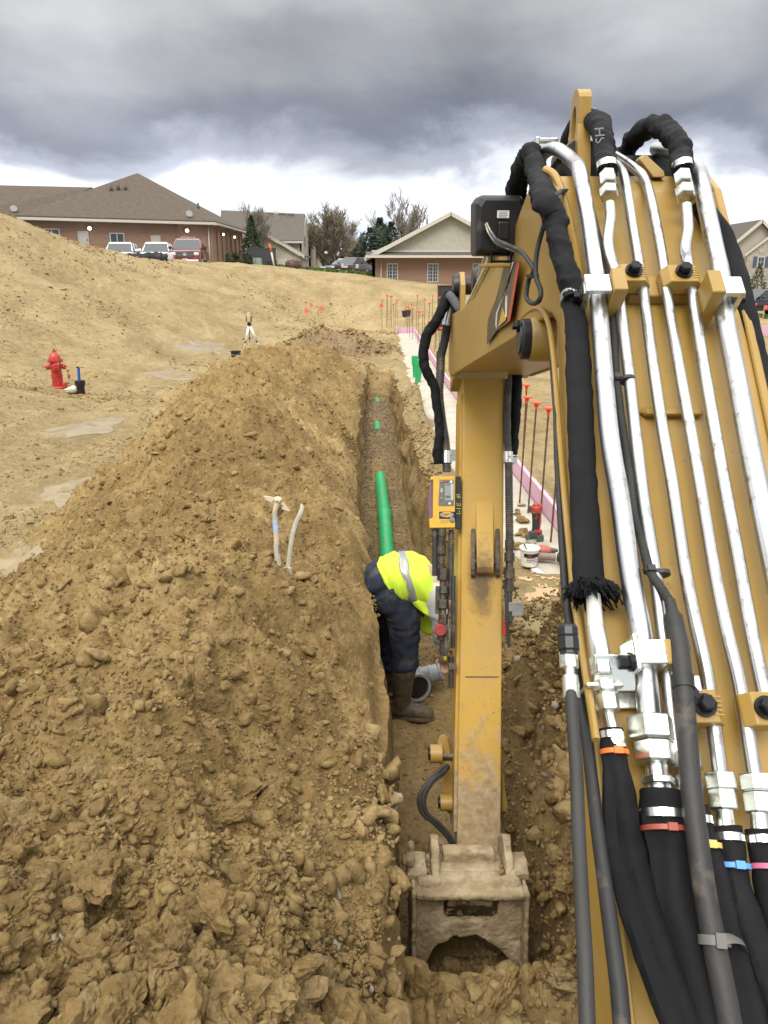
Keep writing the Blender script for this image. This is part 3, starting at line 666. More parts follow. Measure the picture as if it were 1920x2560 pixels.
    L(c, b.inputs['Base Color']); b.inputs['Coat Weight'].default_value = .12; b.inputs['Coat Roughness'].default_value = .25
    return m
S_TOP = GD(1209, 900, 3.70); S_BOT = GD(1197, 2190, 3.46)
_gb = S_TOP+(S_BOT-S_TOP)*((1470-900)/(2190-900))
GREASE = (float(_gb[0]*2.0), float(_gb[1]*.1), float(_gb[2]*.72))
M_YEL_SHADED = yellow_paint('yellow_paint', None, .66); M_STICK = yellow_paint('muddy_yellow_paint', (-.72, .50))  # boom yellow is the same paint darkened: cab-roof shade put into its colour
def zinc_mat(name, col, rough):
    return mat(name, col, rough, 1.0, .16, 7, .02, 140, (.27, .25, .21), .26, 42, rvar=.12)
M_ZINC = zinc_mat('zinc_tube', (.56, .57, .575), .33); M_ZNUT = zinc_mat('zinc_fitting', (.74, .76, .70), .33)
M_STEEL = mat('dull_steel', (.30, .29, .27), .5, .9, .2, 20, .15, 80, (.20, .14, .08), .35, 14)
def fabric_mat(name, col, sc=420.0, bs=.5):
    m, nt, b = node_mat(name); N = nt.nodes.new; L = nt.links.new
    tc = N('ShaderNodeTexCoord'); co = tc.outputs['Object']
    w = N('ShaderNodeTexVoronoi'); w.inputs['Scale'].default_value = sc; w.inputs['Randomness'].default_value = .35; L(co, w.inputs['Vector'])
    n = N('ShaderNodeTexNoise'); n.inputs['Scale'].default_value = 9; n.inputs['Detail'].default_value = 6; L(co, n.inputs['Vector'])
    r = N('ShaderNodeValToRGB'); L(n.outputs['Fac'], r.inputs[0]); c = np.array(col)
    r.color_ramp.elements[0].color = (*c, 1); r.color_ramp.elements[1].color = (*(c*1.9+.004), 1); r.color_ramp.elements[0].position = .4; r.color_ramp.elements[1].position = .8
    mx = N('ShaderNodeMix'); mx.data_type = 'RGBA'; mx.blend_type = 'MULTIPLY'; mx.inputs['Factor'].default_value = .6; L(r.outputs[0], mx.inputs['A'])
    r2 = N('ShaderNodeValToRGB'); L(w.outputs['Distance'], r2.inputs[0]); r2.color_ramp.elements[0].color = (1.0, 1.0, 1.0, 1); r2.color_ramp.elements[1].color = (.25, .25, .25, 1); r2.color_ramp.elements[1].position = .7
    L(r2.outputs[0], mx.inputs['B']); L(mx.outputs['Result'], b.inputs['Base Color'])
    bp = N('ShaderNodeBump'); bp.inputs['Strength'].default_value = bs; bp.inputs['Distance'].default_value = .0015; bp.invert = True; L(w.outputs['Distance'], bp.inputs['Height']); L(bp.outputs[0], b.inputs['Normal'])
    b.inputs['Roughness'].default_value = .75; b.inputs['Sheen Weight'].default_value = .0; b.inputs['Specular IOR Level'].default_value = .2
    return m
M_SLEEVE = fabric_mat('black_fabric_sleeve', (.0075, .0075, .0085), 700, .35); M_BRAID = fabric_mat('grey_braided_cover', (.045, .045, .042), 300, .8)
M_RUB = mat('black_rubber', (.012, .012, .012), .55, 0, .25, 14, .1, 70, (.10, .08, .055), .16, 9)
M_HOSE = mat('dusty_grey_rubber', (.024, .022, .020), .6, 0, .2, 12, .15, 90, (.10, .08, .055), .08, 10)
M_BLK = mat('black_plastic', (.009, .009, .010), .42, 0, .2, 20, .05, 120, (.06, .05, .04), .08, 18)
M_BOLT = mat('black_bolt', (.016, .016, .018), .3, .6, .2, 30, .05, 90)
M_SPRING = mat('dirty_spring_guard', (.10, .095, .085), .55, .35, .25, 30, .1, 90, (.21, .155, .09), .4, 16)
M_GREASY = mat('greasy_steel', (.075, .065, .05), .5, .6, .3, 25, .2, 80, (.17, .125, .075), .45, 20)
M_MUD = mat('mud_caked_steel', (.31, .235, .135), .88, 0, .30, 14, .9, 55, (.44, .36, .24), .5, 7)
M_BAND = mat('steel_band', (.82, .82, .80), .25, 1.0, .06, 30)
M_WHITE = mat('white_print', (.75, .75, .72), .6, 0, .05)
M_DARK = mat('dark_inside', (.012, .010, .008), .9, 0, .1)

TH = math.atan(.972); BA = np.array([0, .69, 1.12]); BN = np.array([0, -math.sin(TH), math.cos(TH)]); BT = np.array([0, math.cos(TH), math.sin(TH)])
def BP(px, py, h=.0):          # the place on the boom's back plate (h above it) seen at a pixel of the photograph
    d = ray(px, py); t = ((BA+BN*h-EYE)@BN)/(d@BN); return EYE+d*t
def SL(px, py, x): return GD(px, py, x*1920/(px-960))      # on the vertical plane X = x
EX = thing('excavator', 'yellow excavator boom, stick and bucket reaching over the trench, with silver tubes and black hoses', 'excavator', (.5, .3, 0))

# ---- boom: side profile, then plates
def boom_x(Y): return (np.interp(Y, [.2, 1.06, 1.65, 1.9, 3.8], [.262, .290, .365, .345, .315]), np.interp(Y, [.2, 1.06, 1.65, 1.9, 3.8], [.60, .645, .70, .705, .71]))
def prof_pt(s, h): return BA+BT*s+BN*h
TB = .15
outer = [prof_pt(-.75, 0)[1:], prof_pt(-.3, 0)[1:], prof_pt(.2, 0)[1:], prof_pt(.7, 0)[1:], prof_pt(1.15, 0)[1:], prof_pt(1.36, -.002)[1:],
         (1.72, 2.125), (1.80, 2.165), (1.92, 2.17), (2.05, 2.115), (2.22, 2.03), (2.75, 1.90), (3.3, 1.825), (3.72, 1.79), (3.82, 1.72)]
inner = [prof_pt(-.75, -TB)[1:], prof_pt(-.3, -TB)[1:], prof_pt(.2, -TB)[1:], prof_pt(.7, -TB)[1:], prof_pt(1.02, -TB)[1:], prof_pt(1.14, -TB-.005)[1:],
         (1.645, 1.865), (1.71, 1.890), (1.80, 1.87), (1.95, 1.835), (2.22, 1.785), (2.75, 1.69), (3.3, 1.59), (3.70, 1.517), (3.80, 1.53)]
def strip_mesh(mb, A, B, xin, mi=0, lo=0, hi=1):
    """a box-section beam from two profile lines"""
    rings = []
    for a, b in zip(A, B):
        xa = boom_x(a[0]); xb = boom_x(b[0])
        rings.append([(xb[0]+xin, b[0], b[1]), (xa[0]+xin, a[0], a[1]), (xa[1]-xin, a[0], a[1]), (xb[1]-xin, b[0], b[1])])
    return mb.loft(rings, mi, False)
mb = MB(); strip_mesh(mb, outer, inner, .012); BOOM = mb.build('boom', M_YEL_SHADED, EX, .006, 2)
# side plates stand proud of the box
for side in (0, 1):
    mb = MB(); rings = []
    for k, (a, b) in enumerate(zip(outer, inner)):
        a = np.array(a); b = np.array(b); e = .008*(a-b)/np.linalg.norm(a-b); a = a+e; b = b-e
        x0 = boom_x(a[0])[side]; x1 = boom_x(b[0])[side]; s = 1 if side == 0 else -1
        rings.append([(x1, *b), (x0, *a), (x0+s*.016, *a), (x1+s*.016, *b)])
    mb.loft(rings, 0, False); mb.build('side_plate', M_YEL_SHADED, BOOM, .003, 1)
mb = MB()      # weld bars across the back plate
for (x0, x1, y) in ((1565, 1760, 722), ):
    p = BP(x0, y, .012); q = BP(x1, y+8, .012); mb.box((p+q)/2, (np.linalg.norm(q-p), .05, .024), np.stack([np.array([1.0, 0, 0]), BT, BN], 1))
mb.build('cross_bar', M_YEL_SHADED, BOOM, .004)
mb = MB(); p = BP(1598, 1030, .004); q = BP(1757, 1030, .004)
pts = [p+(q-p)*t for t in np.linspace(0, 1, 14)]; mb.tube(pts, [.003]+[.017]*12+[.003], 12, sq=(1, .45)); mb.build('weld_plug', M_YEL_SHADED, BOOM)
mb = MB(); mb.tube(smooth_path([BP(1450, 720, .004), BP(1446, 670, .004), BP(1430, 580, .004), BP(1416, 521, .003), BP(1400, 467, .0), BP(1384, 436, -.006), BP(1364, 424, -.02)], 40), .0085, 10); mb.build('curved_rib', M_YEL_SHADED, BOOM)
mb = MB(); mb.tube(smooth_path([SL(1300, 800, .345), SL(1328, 775, .350), SL(1350, 772, .352), SL(1368, 800, .348), SL(1380, 860, .340), SL(1392, 990, .328), SL(1412, 1250, .308), SL(1440, 1519, .289), SL(1490, 1850, .270)], 60), .0055, 10); mb.build('edge_rim', M_YEL_SHADED, BOOM)
# boom pin boss with cap and bolts, on the left plate at the elbow
pc = GD(1327, 848, 1.80); ax = np.array([-1.0, 0, 0])
mb = MB(); mb.stack(pc-ax*.05, ax, [(0, .052), (.05, .052), (.055, .049)], 28); mb.build('pin_collar', M_YEL_SHADED, EX, 0)
mb = MB(); mb.stack(pc, ax, [(0, .047), (.022, .047), (.026, .043), (.026, .036), (.03, .034)], 28); PB = mb.build('pin_cap', M_BLK, EX)
mb = MB(); c2 = pc+np.array([-.03, -.004, .030]); mb.stack(c2, ax, [(0, .014), (.006, .014)], 16); mb.stack(c2+ax*.006, ax, [(0, .009), (.010, .009)], 6, smooth=False); mb.build('bolt', M_BOLT, PB)
# lifting eye on the knuckle
mb = MB(); ec = np.array([.452, 2.02, 2.10]); out = [(-.085, 0)]
for t in np.linspace(0, 1, 5): out.append((-.085+.045*t**1.2, .05+.15*t))
for a in np.linspace(150, 30, 9): out.append((.0+.045*math.cos(rad(a)), .235+.045*math.sin(rad(a))))
for t in np.linspace(1, 0, 5): out.append((.085-.045*t**1.2, .05+.15*t))
out.append((.085, 0))
hole = [(.024*math.cos(a), .195+.050*math.sin(a)) for a in np.linspace(0, 2*math.pi, 20, endpoint=False)]
def plate_hole(mb, out, hole, o, ux, uy, th):
    bm = bmesh.new(); n = np.cross(ux, uy); loops = []
    for poly in (out, hole):
        vs = [bm.verts.new(o+ux*x+uy*y) for x, y in poly]; loops.append([bm.edges.new((vs[i], vs[(i+1) % len(vs)])) for i in range(len(vs))])
    r = bmesh.ops.triangle_fill(bm, edges=loops[0]+loops[1], use_beauty=True)
    e = bmesh.ops.extrude_face_region(bm, geom=bm.faces[:]); bmesh.ops.translate(bm, verts=[v for v in e['geom'] if isinstance(v, bmesh.types.BMVert)], vec=Vector(n*th))
    bm.verts.index_update(); mb.add([v.co for v in bm.verts], [[v.index for v in f.verts] for f in bm.faces]); bm.free()
plate_hole(mb, out, hole, ec, np.array([0, 1.0, 0]), np.array([0, 0, 1.0]), .030); mb.build('lifting_eye', M_YEL_SHADED, BOOM)

# ---- hydraulic tubes along the boom
def hexnut(mb, c, ax, r, h, mi=0):
    c = np.asarray(c, float); ax = np.asarray(ax, float)/np.linalg.norm(ax)
    mb.stack(c-ax*h/2, ax, [(0, r*.86), (h*.07, r), (h*.93, r), (h, r*.86)], 6, mi, False)
def seg_ax(pts, i): 
    a = np.asarray(pts[max(0, i-1)]); b = np.asarray(pts[min(len(pts)-1, i+1)]); return (b-a)/np.linalg.norm(b-a)
TUBES = [
  ('big', .0155, [BP(1453, 447, .048), BP(1488, 684, .048), BP(1499, 790, .048), BP(1522, 1072, .048), BP(1549, 1244, .048), BP(1577, 1450, .048), BP(1604, 1596, .048), BP(1626, 1816, .048)], [GD(1347, 425, 1.98), GD(1356, 388, 1.90), GD(1388, 372, 1.80), GD(1432, 402, 1.70)]),
  ('small', .0100, [BP(1524, 510, .060), BP(1526, 546, .060), BP(1520, 595, .058), BP(1524, 635, .05), BP(1539, 684, .042), BP(1547, 739, .042), BP(1570, 917, .042), BP(1587, 1072, .042), BP(1608, 1244, .042), BP(1635, 1415, .042), BP(1662, 1620, .042), BP(1686, 1836, .042), BP(1700, 1905, .042)], []),
  ('small', .0098, [BP(1562, 452, .042), BP(1582, 571, .042), BP(1607, 724, .042), BP(1633, 917, .042), BP(1656, 1072, .042), BP(1680, 1209, .042), BP(1711, 1415, .042), BP(1737, 1553, .042), BP(1767, 1692, .042), BP(1803, 1955, .042)], [GD(1500, 405, 1.80), GD(1528, 404, 1.70), GD(1548, 420, 1.635)]),
  ('small', .0098, [BP(1629, 506, .042), BP(1656, 645, .042), BP(1666, 734, .042), BP(1697, 917, .042), BP(1725, 1072, .042), BP(1749, 1209, .042), BP(1783, 1415, .042), BP(1814, 1570, .042), BP(1849, 1716, .042), BP(1889, 1958, .042)], [GD(1512, 376, 1.80), GD(1549, 396, 1.72), GD(1592, 425, 1.63), GD(1612, 450, 1.60)]),
  ('small', .0105, [BP(1716, 515, .062), BP(1719, 571, .062), BP(1713, 620, .058), BP(1719, 660, .046), BP(1730, 734, .042), BP(1759, 917, .042), BP(1786, 1072, .042), BP(1810, 1209, .042), BP(1848, 1415, .042), BP(1876, 1570, .042), BP(1925, 1800, .042)], []),
  ('big', .0165, [BP(1757, 477, .05), BP(1787, 620, .05), BP(1802, 690, .05), BP(1812, 793, .05), BP(1841, 941, .05), BP(1872, 1106, .05), BP(1913, 1312, .05), BP(1965, 1560, .05)], [GD(1640, 372, 1.95), GD(1700, 393, 1.80), GD(1744, 424, 1.68)]),
]
TOBJ = []
for kind, r, pts, head in TUBES:
    mb = MB(); path = smooth_path(head+pts, 90); mb.tube(path, r, 18); TOBJ.append(mb.build('hydraulic_tube', M_ZINC, EX))
def fitting(i, spec, par=None):
    """nuts and collars on tube i: spec rows (px, py, kind, r, h, height above plate, axis tilt)"""
    for px, py, r, h, hh in spec:
        mb = MB(); c = BP(px, py, hh); ax = BT*.998+np.array([.055, 0, 0]); hexnut(mb, c, ax, r, h); mb.build('hex_nut', M_ZNUT, TOBJ[i] if par is None else par, .0008, 1)
fitting(0, [(1627, 1822, .031, .032, .048), (1636, 1880, .026, .028, .048), (1645, 1952, .022, .010, .048)])
fitting(1, [(1520, 447, .0165, .034, .062), (1522, 482, .0185, .022, .062), (1717, 1902, .021, .022, .042), (1722, 1958, .0185, .024, .042)])
fitting(2, [(1803, 1955, .0205, .022, .042), (1808, 2000, .0185, .026, .042)])
fitting(3, [(1889, 1958, .0205, .022, .042), (1895, 2008, .0185, .026, .042)])
fitting(4, [(1708, 447, .0175, .030, .062), (1713, 482, .0195, .024, .062)])
for i, (a, b, r) in enumerate((((1640, 1905), (1650, 1990), .014), ((1722, 1960), (1735, 2020), .010), ((1809, 2010), (1815, 2075), .0105), ((1895, 2020), (1902, 2085), .0105))):
    mb = MB(); mb.cyl(BP(*a, .045), BP(*b, .045), r, r*1.15, 16); mb.build('hose_tail', M_ZNUT, TOBJ[i])

mb = MB(); quad_p = [GD(x, y, 1.63) for x, y in ((1598, 397), (1613, 384), (1661, 428), (1663, 443), (1634, 443))]; nn = len(quad_p); mb.add(quad_p+[p+np.array([0, .03, .0]) for p in quad_p], [tuple(range(nn)), tuple(range(nn, 2*nn))[::-1]]+[(i, nn+i, nn+(i+1) % nn, (i+1) % nn) for i in range(nn)]); mb.build('bracket_plate', M_YEL_SHADED, BOOM, .002)
mb = MB(); mb.box(GD(1364, 352, 1.95), (.060, .03, .010)); mb.box(GD(1341, 374, 1.92), (.010, .03, .055)); mb.build('tube_bracket', M_ZNUT, EX, .002)
mb = MB(); mb.box(GD(1462, 420, 1.98), (.16, .10, .07)); mb.box(GD(1600, 420, 1.98), (.18, .10, .05)); mb.build('hose_manifold', M_BLK, EX, .01)
# ---- clamps holding the tubes
R_B = np.stack([np.array([1.0, 0, 0]), BT, BN], 1)
def tube_clamp(pl, pr, h, name='tube_clamp', ln=.042):
    p = BP(*pl, .042); q = BP(*pr, .042); c = (p+q)/2; w = np.linalg.norm(q-p)
    mb = MB(); poly = [(-w/2, -.012), (-w/2, .008), (-w/2+.012, .022), (w/2-.012, .022), (w/2, .008), (w/2, -.012)]
    mb.prism(poly, c, np.array([1.0, 0, 0]), BN, ln); o = mb.build(name, M_YEL_SHADED, EX, .002)
    mb = MB(); bc = c+BN*.024-BT*0.0; mb.stack(bc, BN, [(0, .0155), (.004, .0155)], 20); mb.stack(bc+BN*.004, BN, [(0, .0115), (.011, .0115), (.013, .009)], 6, smooth=False); mb.build('bolt', M_BOLT, o)
    mb = MB()      # cast mark: a short row of raised strokes
    for k in range(5): mb.box(c+np.array([w*.30, 0, 0])+BN*.0225+BT*(-.012+.006*k), (.012, .0018, .0012), R_B)
    mb.build('cast_mark', M_YEL_SHADED, o)
    return o
tube_clamp((1532, 702), (1618, 702), 0); tube_clamp((1649, 702), (1748, 706), 0)
tube_clamp((1690, 1775), (1800, 1775), 0, ln=.045); tube_clamp((1845, 1778), (1945, 1784), 0, ln=.045)
mb = MB(); c = BP(1722, 1735, .062); mb.box(c, (.038, .050, .004), R_B); W = mb.build('washer_plate', M_ZNUT, EX, .002); mb = MB(); bc = c+BN*.003; mb.stack(bc, BN, [(0, .012), (.003, .012)], 18); mb.stack(bc+BN*.003, BN, [(0, .009), (.008, .009)], 6, smooth=False); mb.build('bolt', M_BOLT, W)
def bracket(x0, x1, y0, y1, hx, side):
    """zinc saddle over a large tube with its yellow upright beside it"""
    a = BP(x0, (y0+y1)/2, .085); b = BP(x1, (y0+y1)/2, .085); w = b[0]-a[0]; c = (a+b)/2; ln = .040
    mb = MB(); mb.box(c, (w, ln, .010), R_B); mb.box(c+np.array([(-1 if side < 0 else 1)*(w/2-.005), 0, 0])-BN*.034, (.010, ln, .058), R_B)
    o = mb.build('tube_bracket', M_ZNUT, EX, .0025)
    mb = MB(); u = c+np.array([(1 if side < 0 else -1)*(w/2+.0125), 0, 0])-BN*.030
    mb.box(u, (.024, ln+.012, .088), R_B); mb.build('upright', M_YEL_SHADED, o, .0025)
    mb = MB(); bc = c+np.array([(-1 if side < 0 else 1)*(w/2+.001), 0, 0])-BN*.030; axx = np.array([(-1.0 if side < 0 else 1.0), 0, 0])
    mb.stack(bc, axx, [(0, .013), (.004, .013)], 18); mb.stack(bc+axx*.004, axx, [(0, .009), (.009, .009)], 6, smooth=False); mb.build('bolt', M_BOLT, o)
    return o
bracket(1462, 1527, 690, 730, 0, -1); bracket(1803, 1857, 697, 735, 0, 1)
# lower bracket: block round the big tube, angle plate that holds the thin line
c = BP(1612, 1643, .055); mb = MB(); mb.prism([(-.024, -.026), (-.034, 0), (-.024, .026), (.022, .026), (.026, 0), (.022, -.026)], c, np.array([1.0, 0, 0]), BN, .034); LB = mb.build('tube_block', M_ZNUT, EX, .002)
mb = MB(); c2 = BP(1672, 1643, .055); mb.box(c2, (.026, .036, .052), R_B); mb.box(c2-BN*.04, (.03, .036, .05), R_B); mb.build('upright', M_YEL_SHADED, LB, .003)
mb = MB(); a = BP(1500, 1690, .060); b = BP(1572, 1672, .060)
mb.box((a+b)/2, (.056, .050, .006), R_B@np.array([[1, 0, 0], [0, math.cos(.5), -math.sin(.5)], [0, math.sin(.5), math.cos(.5)]])); mb.box(BP(1582, 1640, .066), (.006, .05, .044), R_B); mb.box(BP(1500, 1726, .035), (.05, .006, .06), R_B); ANG = mb.build('angle_plate', M_ZNUT, LB, .002)
mb = MB(); bc = BP(1560, 1655, .07); axx = np.array([-1.0, 0, 0]); mb.stack(bc+np.array([.012, 0, 0]), axx, [(0, .013), (.006, .013)], 18); mb.stack(bc+axx*-.006, axx, [(0, .010), (.014, .010)], 6, smooth=False); mb.build('bolt', M_BOLT, LB)
mb = MB(); p0 = BP(1494, 1752, .0); mb.box(BP(1530, 1752, .012), (.09, .022, .006), R_B); mb.build('strap', M_ZNUT, LB, .001)

# ---- hoses and sleeves
def wob(n, amp, seed, freq=1.0):
    t = np.arange(n)*freq; return amp*(fbm(t*.35, t*0+seed, 3, seed)*2)
def sleeve(pts, rad_, name, m, n=110, wr=.10, seed=1, sq=(1, 1), par=None, nseg=20, fold=.0, twist=0.0):
    """cloth tube with creases: ring radius varies along and around"""
    path = np.array(smooth_path(pts, n)); n = len(path); T, U, V = frames(path)
    R = np.interp(np.linspace(0, 1, n), np.linspace(0, 1, len(rad_)), rad_) if not np.isscalar(rad_) else np.full(n, rad_)
    s = np.concatenate([[0], np.cumsum(np.linalg.norm(np.diff(path, axis=0), axis=1))])
    ang = np.linspace(0, 2*math.pi, nseg, endpoint=False); rings = []
    A, S_ = np.meshgrid(ang, s); k = np.mean(R)
    nz = wr*(1.6*fbm(S_/k*.55+A*.35, np.sin(A)*.9+seed, 3, seed)+.9*np.abs(fbm(S_/k*1.1+np.sin(A+seed)*.8, np.cos(A)*1.2, 2, seed+5)))
    nz = nz+wr*.75*np.sin(S_/k*2.6+2.8*np.sin(A+seed)+3*fbm(S_/k*.3, S_*0+seed, 2, seed+2))*np.clip(.35+fbm(S_/k*.25, A*.5, 2, seed+8)*2, 0, 1)
    ce = EYE-path; ac = np.arctan2((ce*V).sum(1), (ce*U).sum(1)); ac = np.unwrap(ac)[:, None]
    da = (A-ac-.30-.35*np.sin(S_*7+seed)+np.pi) % (2*np.pi)-np.pi
    fl = 1-fold*1.5*np.exp(-(da/.38)**2)*np.clip((S_/S_.max()-.06)*8, 0, 1)+fold*.35*np.exp(-((np.abs(da)-.8)/.4)**2)
    for i in range(n):
        rr = R[i]*(1+nz[i])*fl[i]
        rings.append([path[i]+rr[j]*(sq[0]*math.cos(ang[j])*U[i]+sq[1]*math.sin(ang[j])*V[i]) for j in range(nseg)])
    mb = MB(); mb.loft(rings); return mb.build(name, m, EX if par is None else par)
def band(px, py, h, r, w, m, par, name='band', ax=None, sq=None):
    a = (BT+np.array([.06, 0, 0])) if ax is None else ax; c = BP(px, py, h) if not hasattr(px, '__len__') else np.asarray(px)
    a = a/np.linalg.norm(a); mb = MB(); mb.stack(c-a*w/2, a, [(0, r), (0, r*1.03), (w, r*1.03), (w, r)], 22); return mb.build(name, m, par)
def cable_tie(c, ax, r, m, par, w=.006, head=True):
    ax = np.asarray(ax)/np.linalg.norm(ax); mb = MB(); mb.stack(c-ax*w/2, ax, [(0, r), (0, r+.0022), (w, r+.0022), (w, r)], 22)
    if head:
        B = basis(ax, (0, -1, .6)); mb.box(c+B[:, 0]*(r+.002), (.006, .011, w*1.5), B)
    return mb.build('cable_tie', m, par)
TIE = {k: mat(k+'_nylon', c, .5, 0, .05) for k, c in dict(orange=(.72, .16, .02), red=(.30, .06, .035), yellow=(.70, .45, .12), blue=(.10, .30, .62), pink=(.50, .12, .20), black=(.02, .02, .02), grey=(.12, .11, .10)).items()}
# wrapped hose coming over the knuckle and down the left edge, then a flat webbing sleeve with a frayed end
W1 = sleeve([GD(1300, 470, 2.05), GD(1312, 400, 1.96), GD(1328, 384, 1.86), GD(1345, 440, 1.74), BP(1364, 497, .05), BP(1388, 552, .05), BP(1399, 620, .045), BP(1417, 675, .045), BP(1433, 752, .04)], [.018, .021, .021, .020, .021], 'hose_sleeve', M_SLEEVE, 160, .26, 3)
W2 = sleeve([BP(1428, 745, .034), BP(1441, 818, .032), BP(1446, 917, .030), BP(1452, 1072, .030), BP(1460, 1244, .032), BP(1470, 1415, .036), BP(1474, 1462, .038)], [.0165, .0185, .0205, .0205, .0205, .021, .023], 'hose_sleeve', M_SLEEVE, 120, .05, 9, sq=(1.08, .62))
mb = MB(); rr = np.random.default_rng(5)      # frayed end
for k in range(420):
    a = rr.uniform(0, 2*math.pi); c = BP(1474, 1455, .038); d = -BT*.9+np.array([math.cos(a), 0, 0])*.8+BN*math.sin(a)*.55; d = d/np.linalg.norm(d)
    p = c+np.array([math.cos(a)*.021, 0, 0])+BN*math.sin(a)*.013; l = rr.uniform(.010, .030); q = p+d*l*.6+rr.normal(0, .003, 3); e = q+(d*.6-BT*.5+rr.normal(0, .3, 3))*l*.5
    mb.tube([p, q, e], [.0022, .0020, .0012], 4)
fr = mb.build('frayed_threads', M_SLEEVE, W2); fr['kind'] = 'stuff'
W3 = sleeve([GD(1290, 540, 2.1), GD(1288, 480, 2.06), GD(1300, 430, 2.0), GD(1318, 395, 1.92)], [.022, .026, .024, .02], 'hose_sleeve', M_SLEEVE, 50, .2, 13)
band(1432, 748, .036, .0225, .018, M_STEEL, W2, 'hose_clip')
# thin grey line below it
mb = MB(); mb.cyl(BP(1483, 1488, .040), BP(1489, 1570, .044), .0105, .0115, 18); LN = mb.build('grey_line', mat('pale_grey_hose', (.52, .53, .49), .4, 0, .06, 30), EX)
mb = MB(); mb.stack(BP(1488, 1566, .045), -BT+np.array([.02, 0, 0]), [(0, .0115), (.004, .013), (.05, .0145), (.055, .012), (.055, .0095), (.062, .011), (.062, .0055), (.085, .0055)], 18); mb.build('crimp', M_ZNUT, LN)
mb = MB(); hexnut(mb, BP(1503, 1666, .058), BT, .0155, .026); mb.build('hex_nut', M_ZNUT, LN, .0008, 1)
mb = MB(); mb.stack(BP(1510, 1700, .055), -BT+np.array([.06, 0, 0]), [(0, .0105)]+[(.002*k+.001*(k % 2), .0105 if k % 2 else .0118) for k in range(1, 14)]+[(.03, .0105)], 16); mb.build('thread', M_ZNUT, LN)
mb = MB(); hexnut(mb, BP(1512, 1716, .055), BT, .0165, .014); hexnut(mb, BP(1518, 1757, .052), BT, .0165, .024); mb.build('lock_nut', M_ZNUT, LN, .0008, 1)
mb = MB(); mb.stack(BP(1521, 1775, .05), -BT+np.array([.06, 0, 0]), [(0, .0065), (.028, .0065), (.028, .013), (.04, .014), (.05, .0135)], 16); mb.build('ferrule', M_ZNUT, LN)
S1 = sleeve([BP(1527, 1822, .050), BP(1533, 1862, .050), BP(1540, 1920, .055), BP(1549, 1990, .06), BP(1563, 2123, .062), BP(1600, 2267, .065), BP(1648, 2411, .07), BP(1720, 2600, .08)], [.0150, .0155, .0160, .0200, .0225, .0235, .0235, .0225], 'hose_sleeve', M_SLEEVE, 130, .07, 21, sq=(1, .8), fold=.18, twist=.04)
band(1529, 1840, .050, .0160, .009, M_BAND, S1); cable_tie(BP(1536, 1882, .051), BT+np.array([.05, 0, 0]), .0165, TIE['orange'], S1)
S2 = sleeve([BP(1652, 1978, .055), BP(1658, 2040, .056), BP(1663, 2090, .058), BP(1668, 2140, .06), BP(1683, 2267, .062), BP(1718, 2380, .066), BP(1768, 2590, .075)], [.0270, .0275, .0265, .0235, .0255, .0285, .0280], 'hose_sleeve', M_SLEEVE, 120, .07, 31, sq=(1, .85), fold=.14, twist=.03)
band(1657, 2037, .056, .0278, .010, M_BAND, S2); cable_tie(BP(1661, 2074, .057), BT+np.array([.05, 0, 0]), .0276, TIE['red'], S2)
S3 = sleeve([BP(1738, 2015, .048), BP(1752, 2075, .048), BP(1768, 2125, .05), BP(1785, 2190, .05), BP(1812, 2315, .05), BP(1846, 2435, .052), BP(1885, 2600, .055)], [.0165, .0165, .0165, .0195, .0215, .0220, .0220], 'hose_sleeve', M_SLEEVE, 110, .07, 41, sq=(1, .85), fold=.14)
band(1746, 2050, .048, .0172, .009, M_BAND, S3); cable_tie(BP(1764, 2114, .05), BT+np.array([.08, 0, 0]), .0172, TIE['yellow'], S3)
S4 = sleeve([BP(1815, 2066, .047), BP(1822, 2100, .047), BP(1830, 2160, .049), BP(1838, 2220, .05), BP(1858, 2300, .052), BP(1900, 2420, .055), BP(1960, 2590, .06)], [.0185, .0190, .0180, .0195, .0225, .0235, .0230], 'hose_sleeve', M_SLEEVE, 110, .07, 51, sq=(1, .85), fold=.16, twist=.03)
band(1820, 2094, .047, .0192, .009, M_BAND, S4); cable_tie(BP(1832, 2166, .049), BT+np.array([.08, 0, 0]), .0190, TIE['blue'], S4)
S5 = sleeve([BP(1902, 2075, .047), BP(1908, 2110, .047), BP(1918, 2170, .049), BP(1940, 2260, .05), BP(1985, 2420, .055)], [.0185, .0185, .0185, .022, .023], 'hose_sleeve', M_SLEEVE, 80, .07, 61, sq=(1, .85))
band(1906, 2100, .047, .0190, .009, M_BAND, S5); cable_tie(BP(1918, 2169, .049), BT+np.array([.08, 0, 0]), .0192, TIE['pink'], S5)
# the two sleeved hoses that arch over the knuckle
K1 = sleeve([BP(1518, 425, .062), GD(1512, 385, 1.64), GD(1506, 330, 1.70), GD(1490, 304, 1.78), GD(1462, 300, 1.88), GD(1436, 330, 1.98), GD(1428, 372, 2.06), GD(1446, 420, 2.10)], [.0185, .0205, .0225, .0235, .0235, .0245, .0245, .023], 'hose_sleeve', M_SLEEVE, 150, .19, 71)
band(1517, 412, .064, .0195, .012, M_BAND, K1, ax=np.array([-.05, .35, .9]))
bc = GD(1474, 299, 1.84); band(bc, 0, 0, .0245, .016, M_BAND, K1, ax=np.array([-.55, .75, .1]))
K2 = sleeve([BP(1707, 425, .062), GD(1703, 395, 1.66), GD(1692, 350, 1.71), GD(1665, 322, 1.78), GD(1628, 315, 1.86), GD(1588, 345, 1.94), GD(1556, 392, 2.02), GD(1530, 420, 2.08)], [.0185, .0205, .0225, .0235, .0240, .0235, .0230, .022], 'hose_sleeve', M_SLEEVE, 150, .22, 81)
band(1706, 412, .064, .0195, .012, M_BAND, K2, ax=np.array([-.1, .35, .9]))
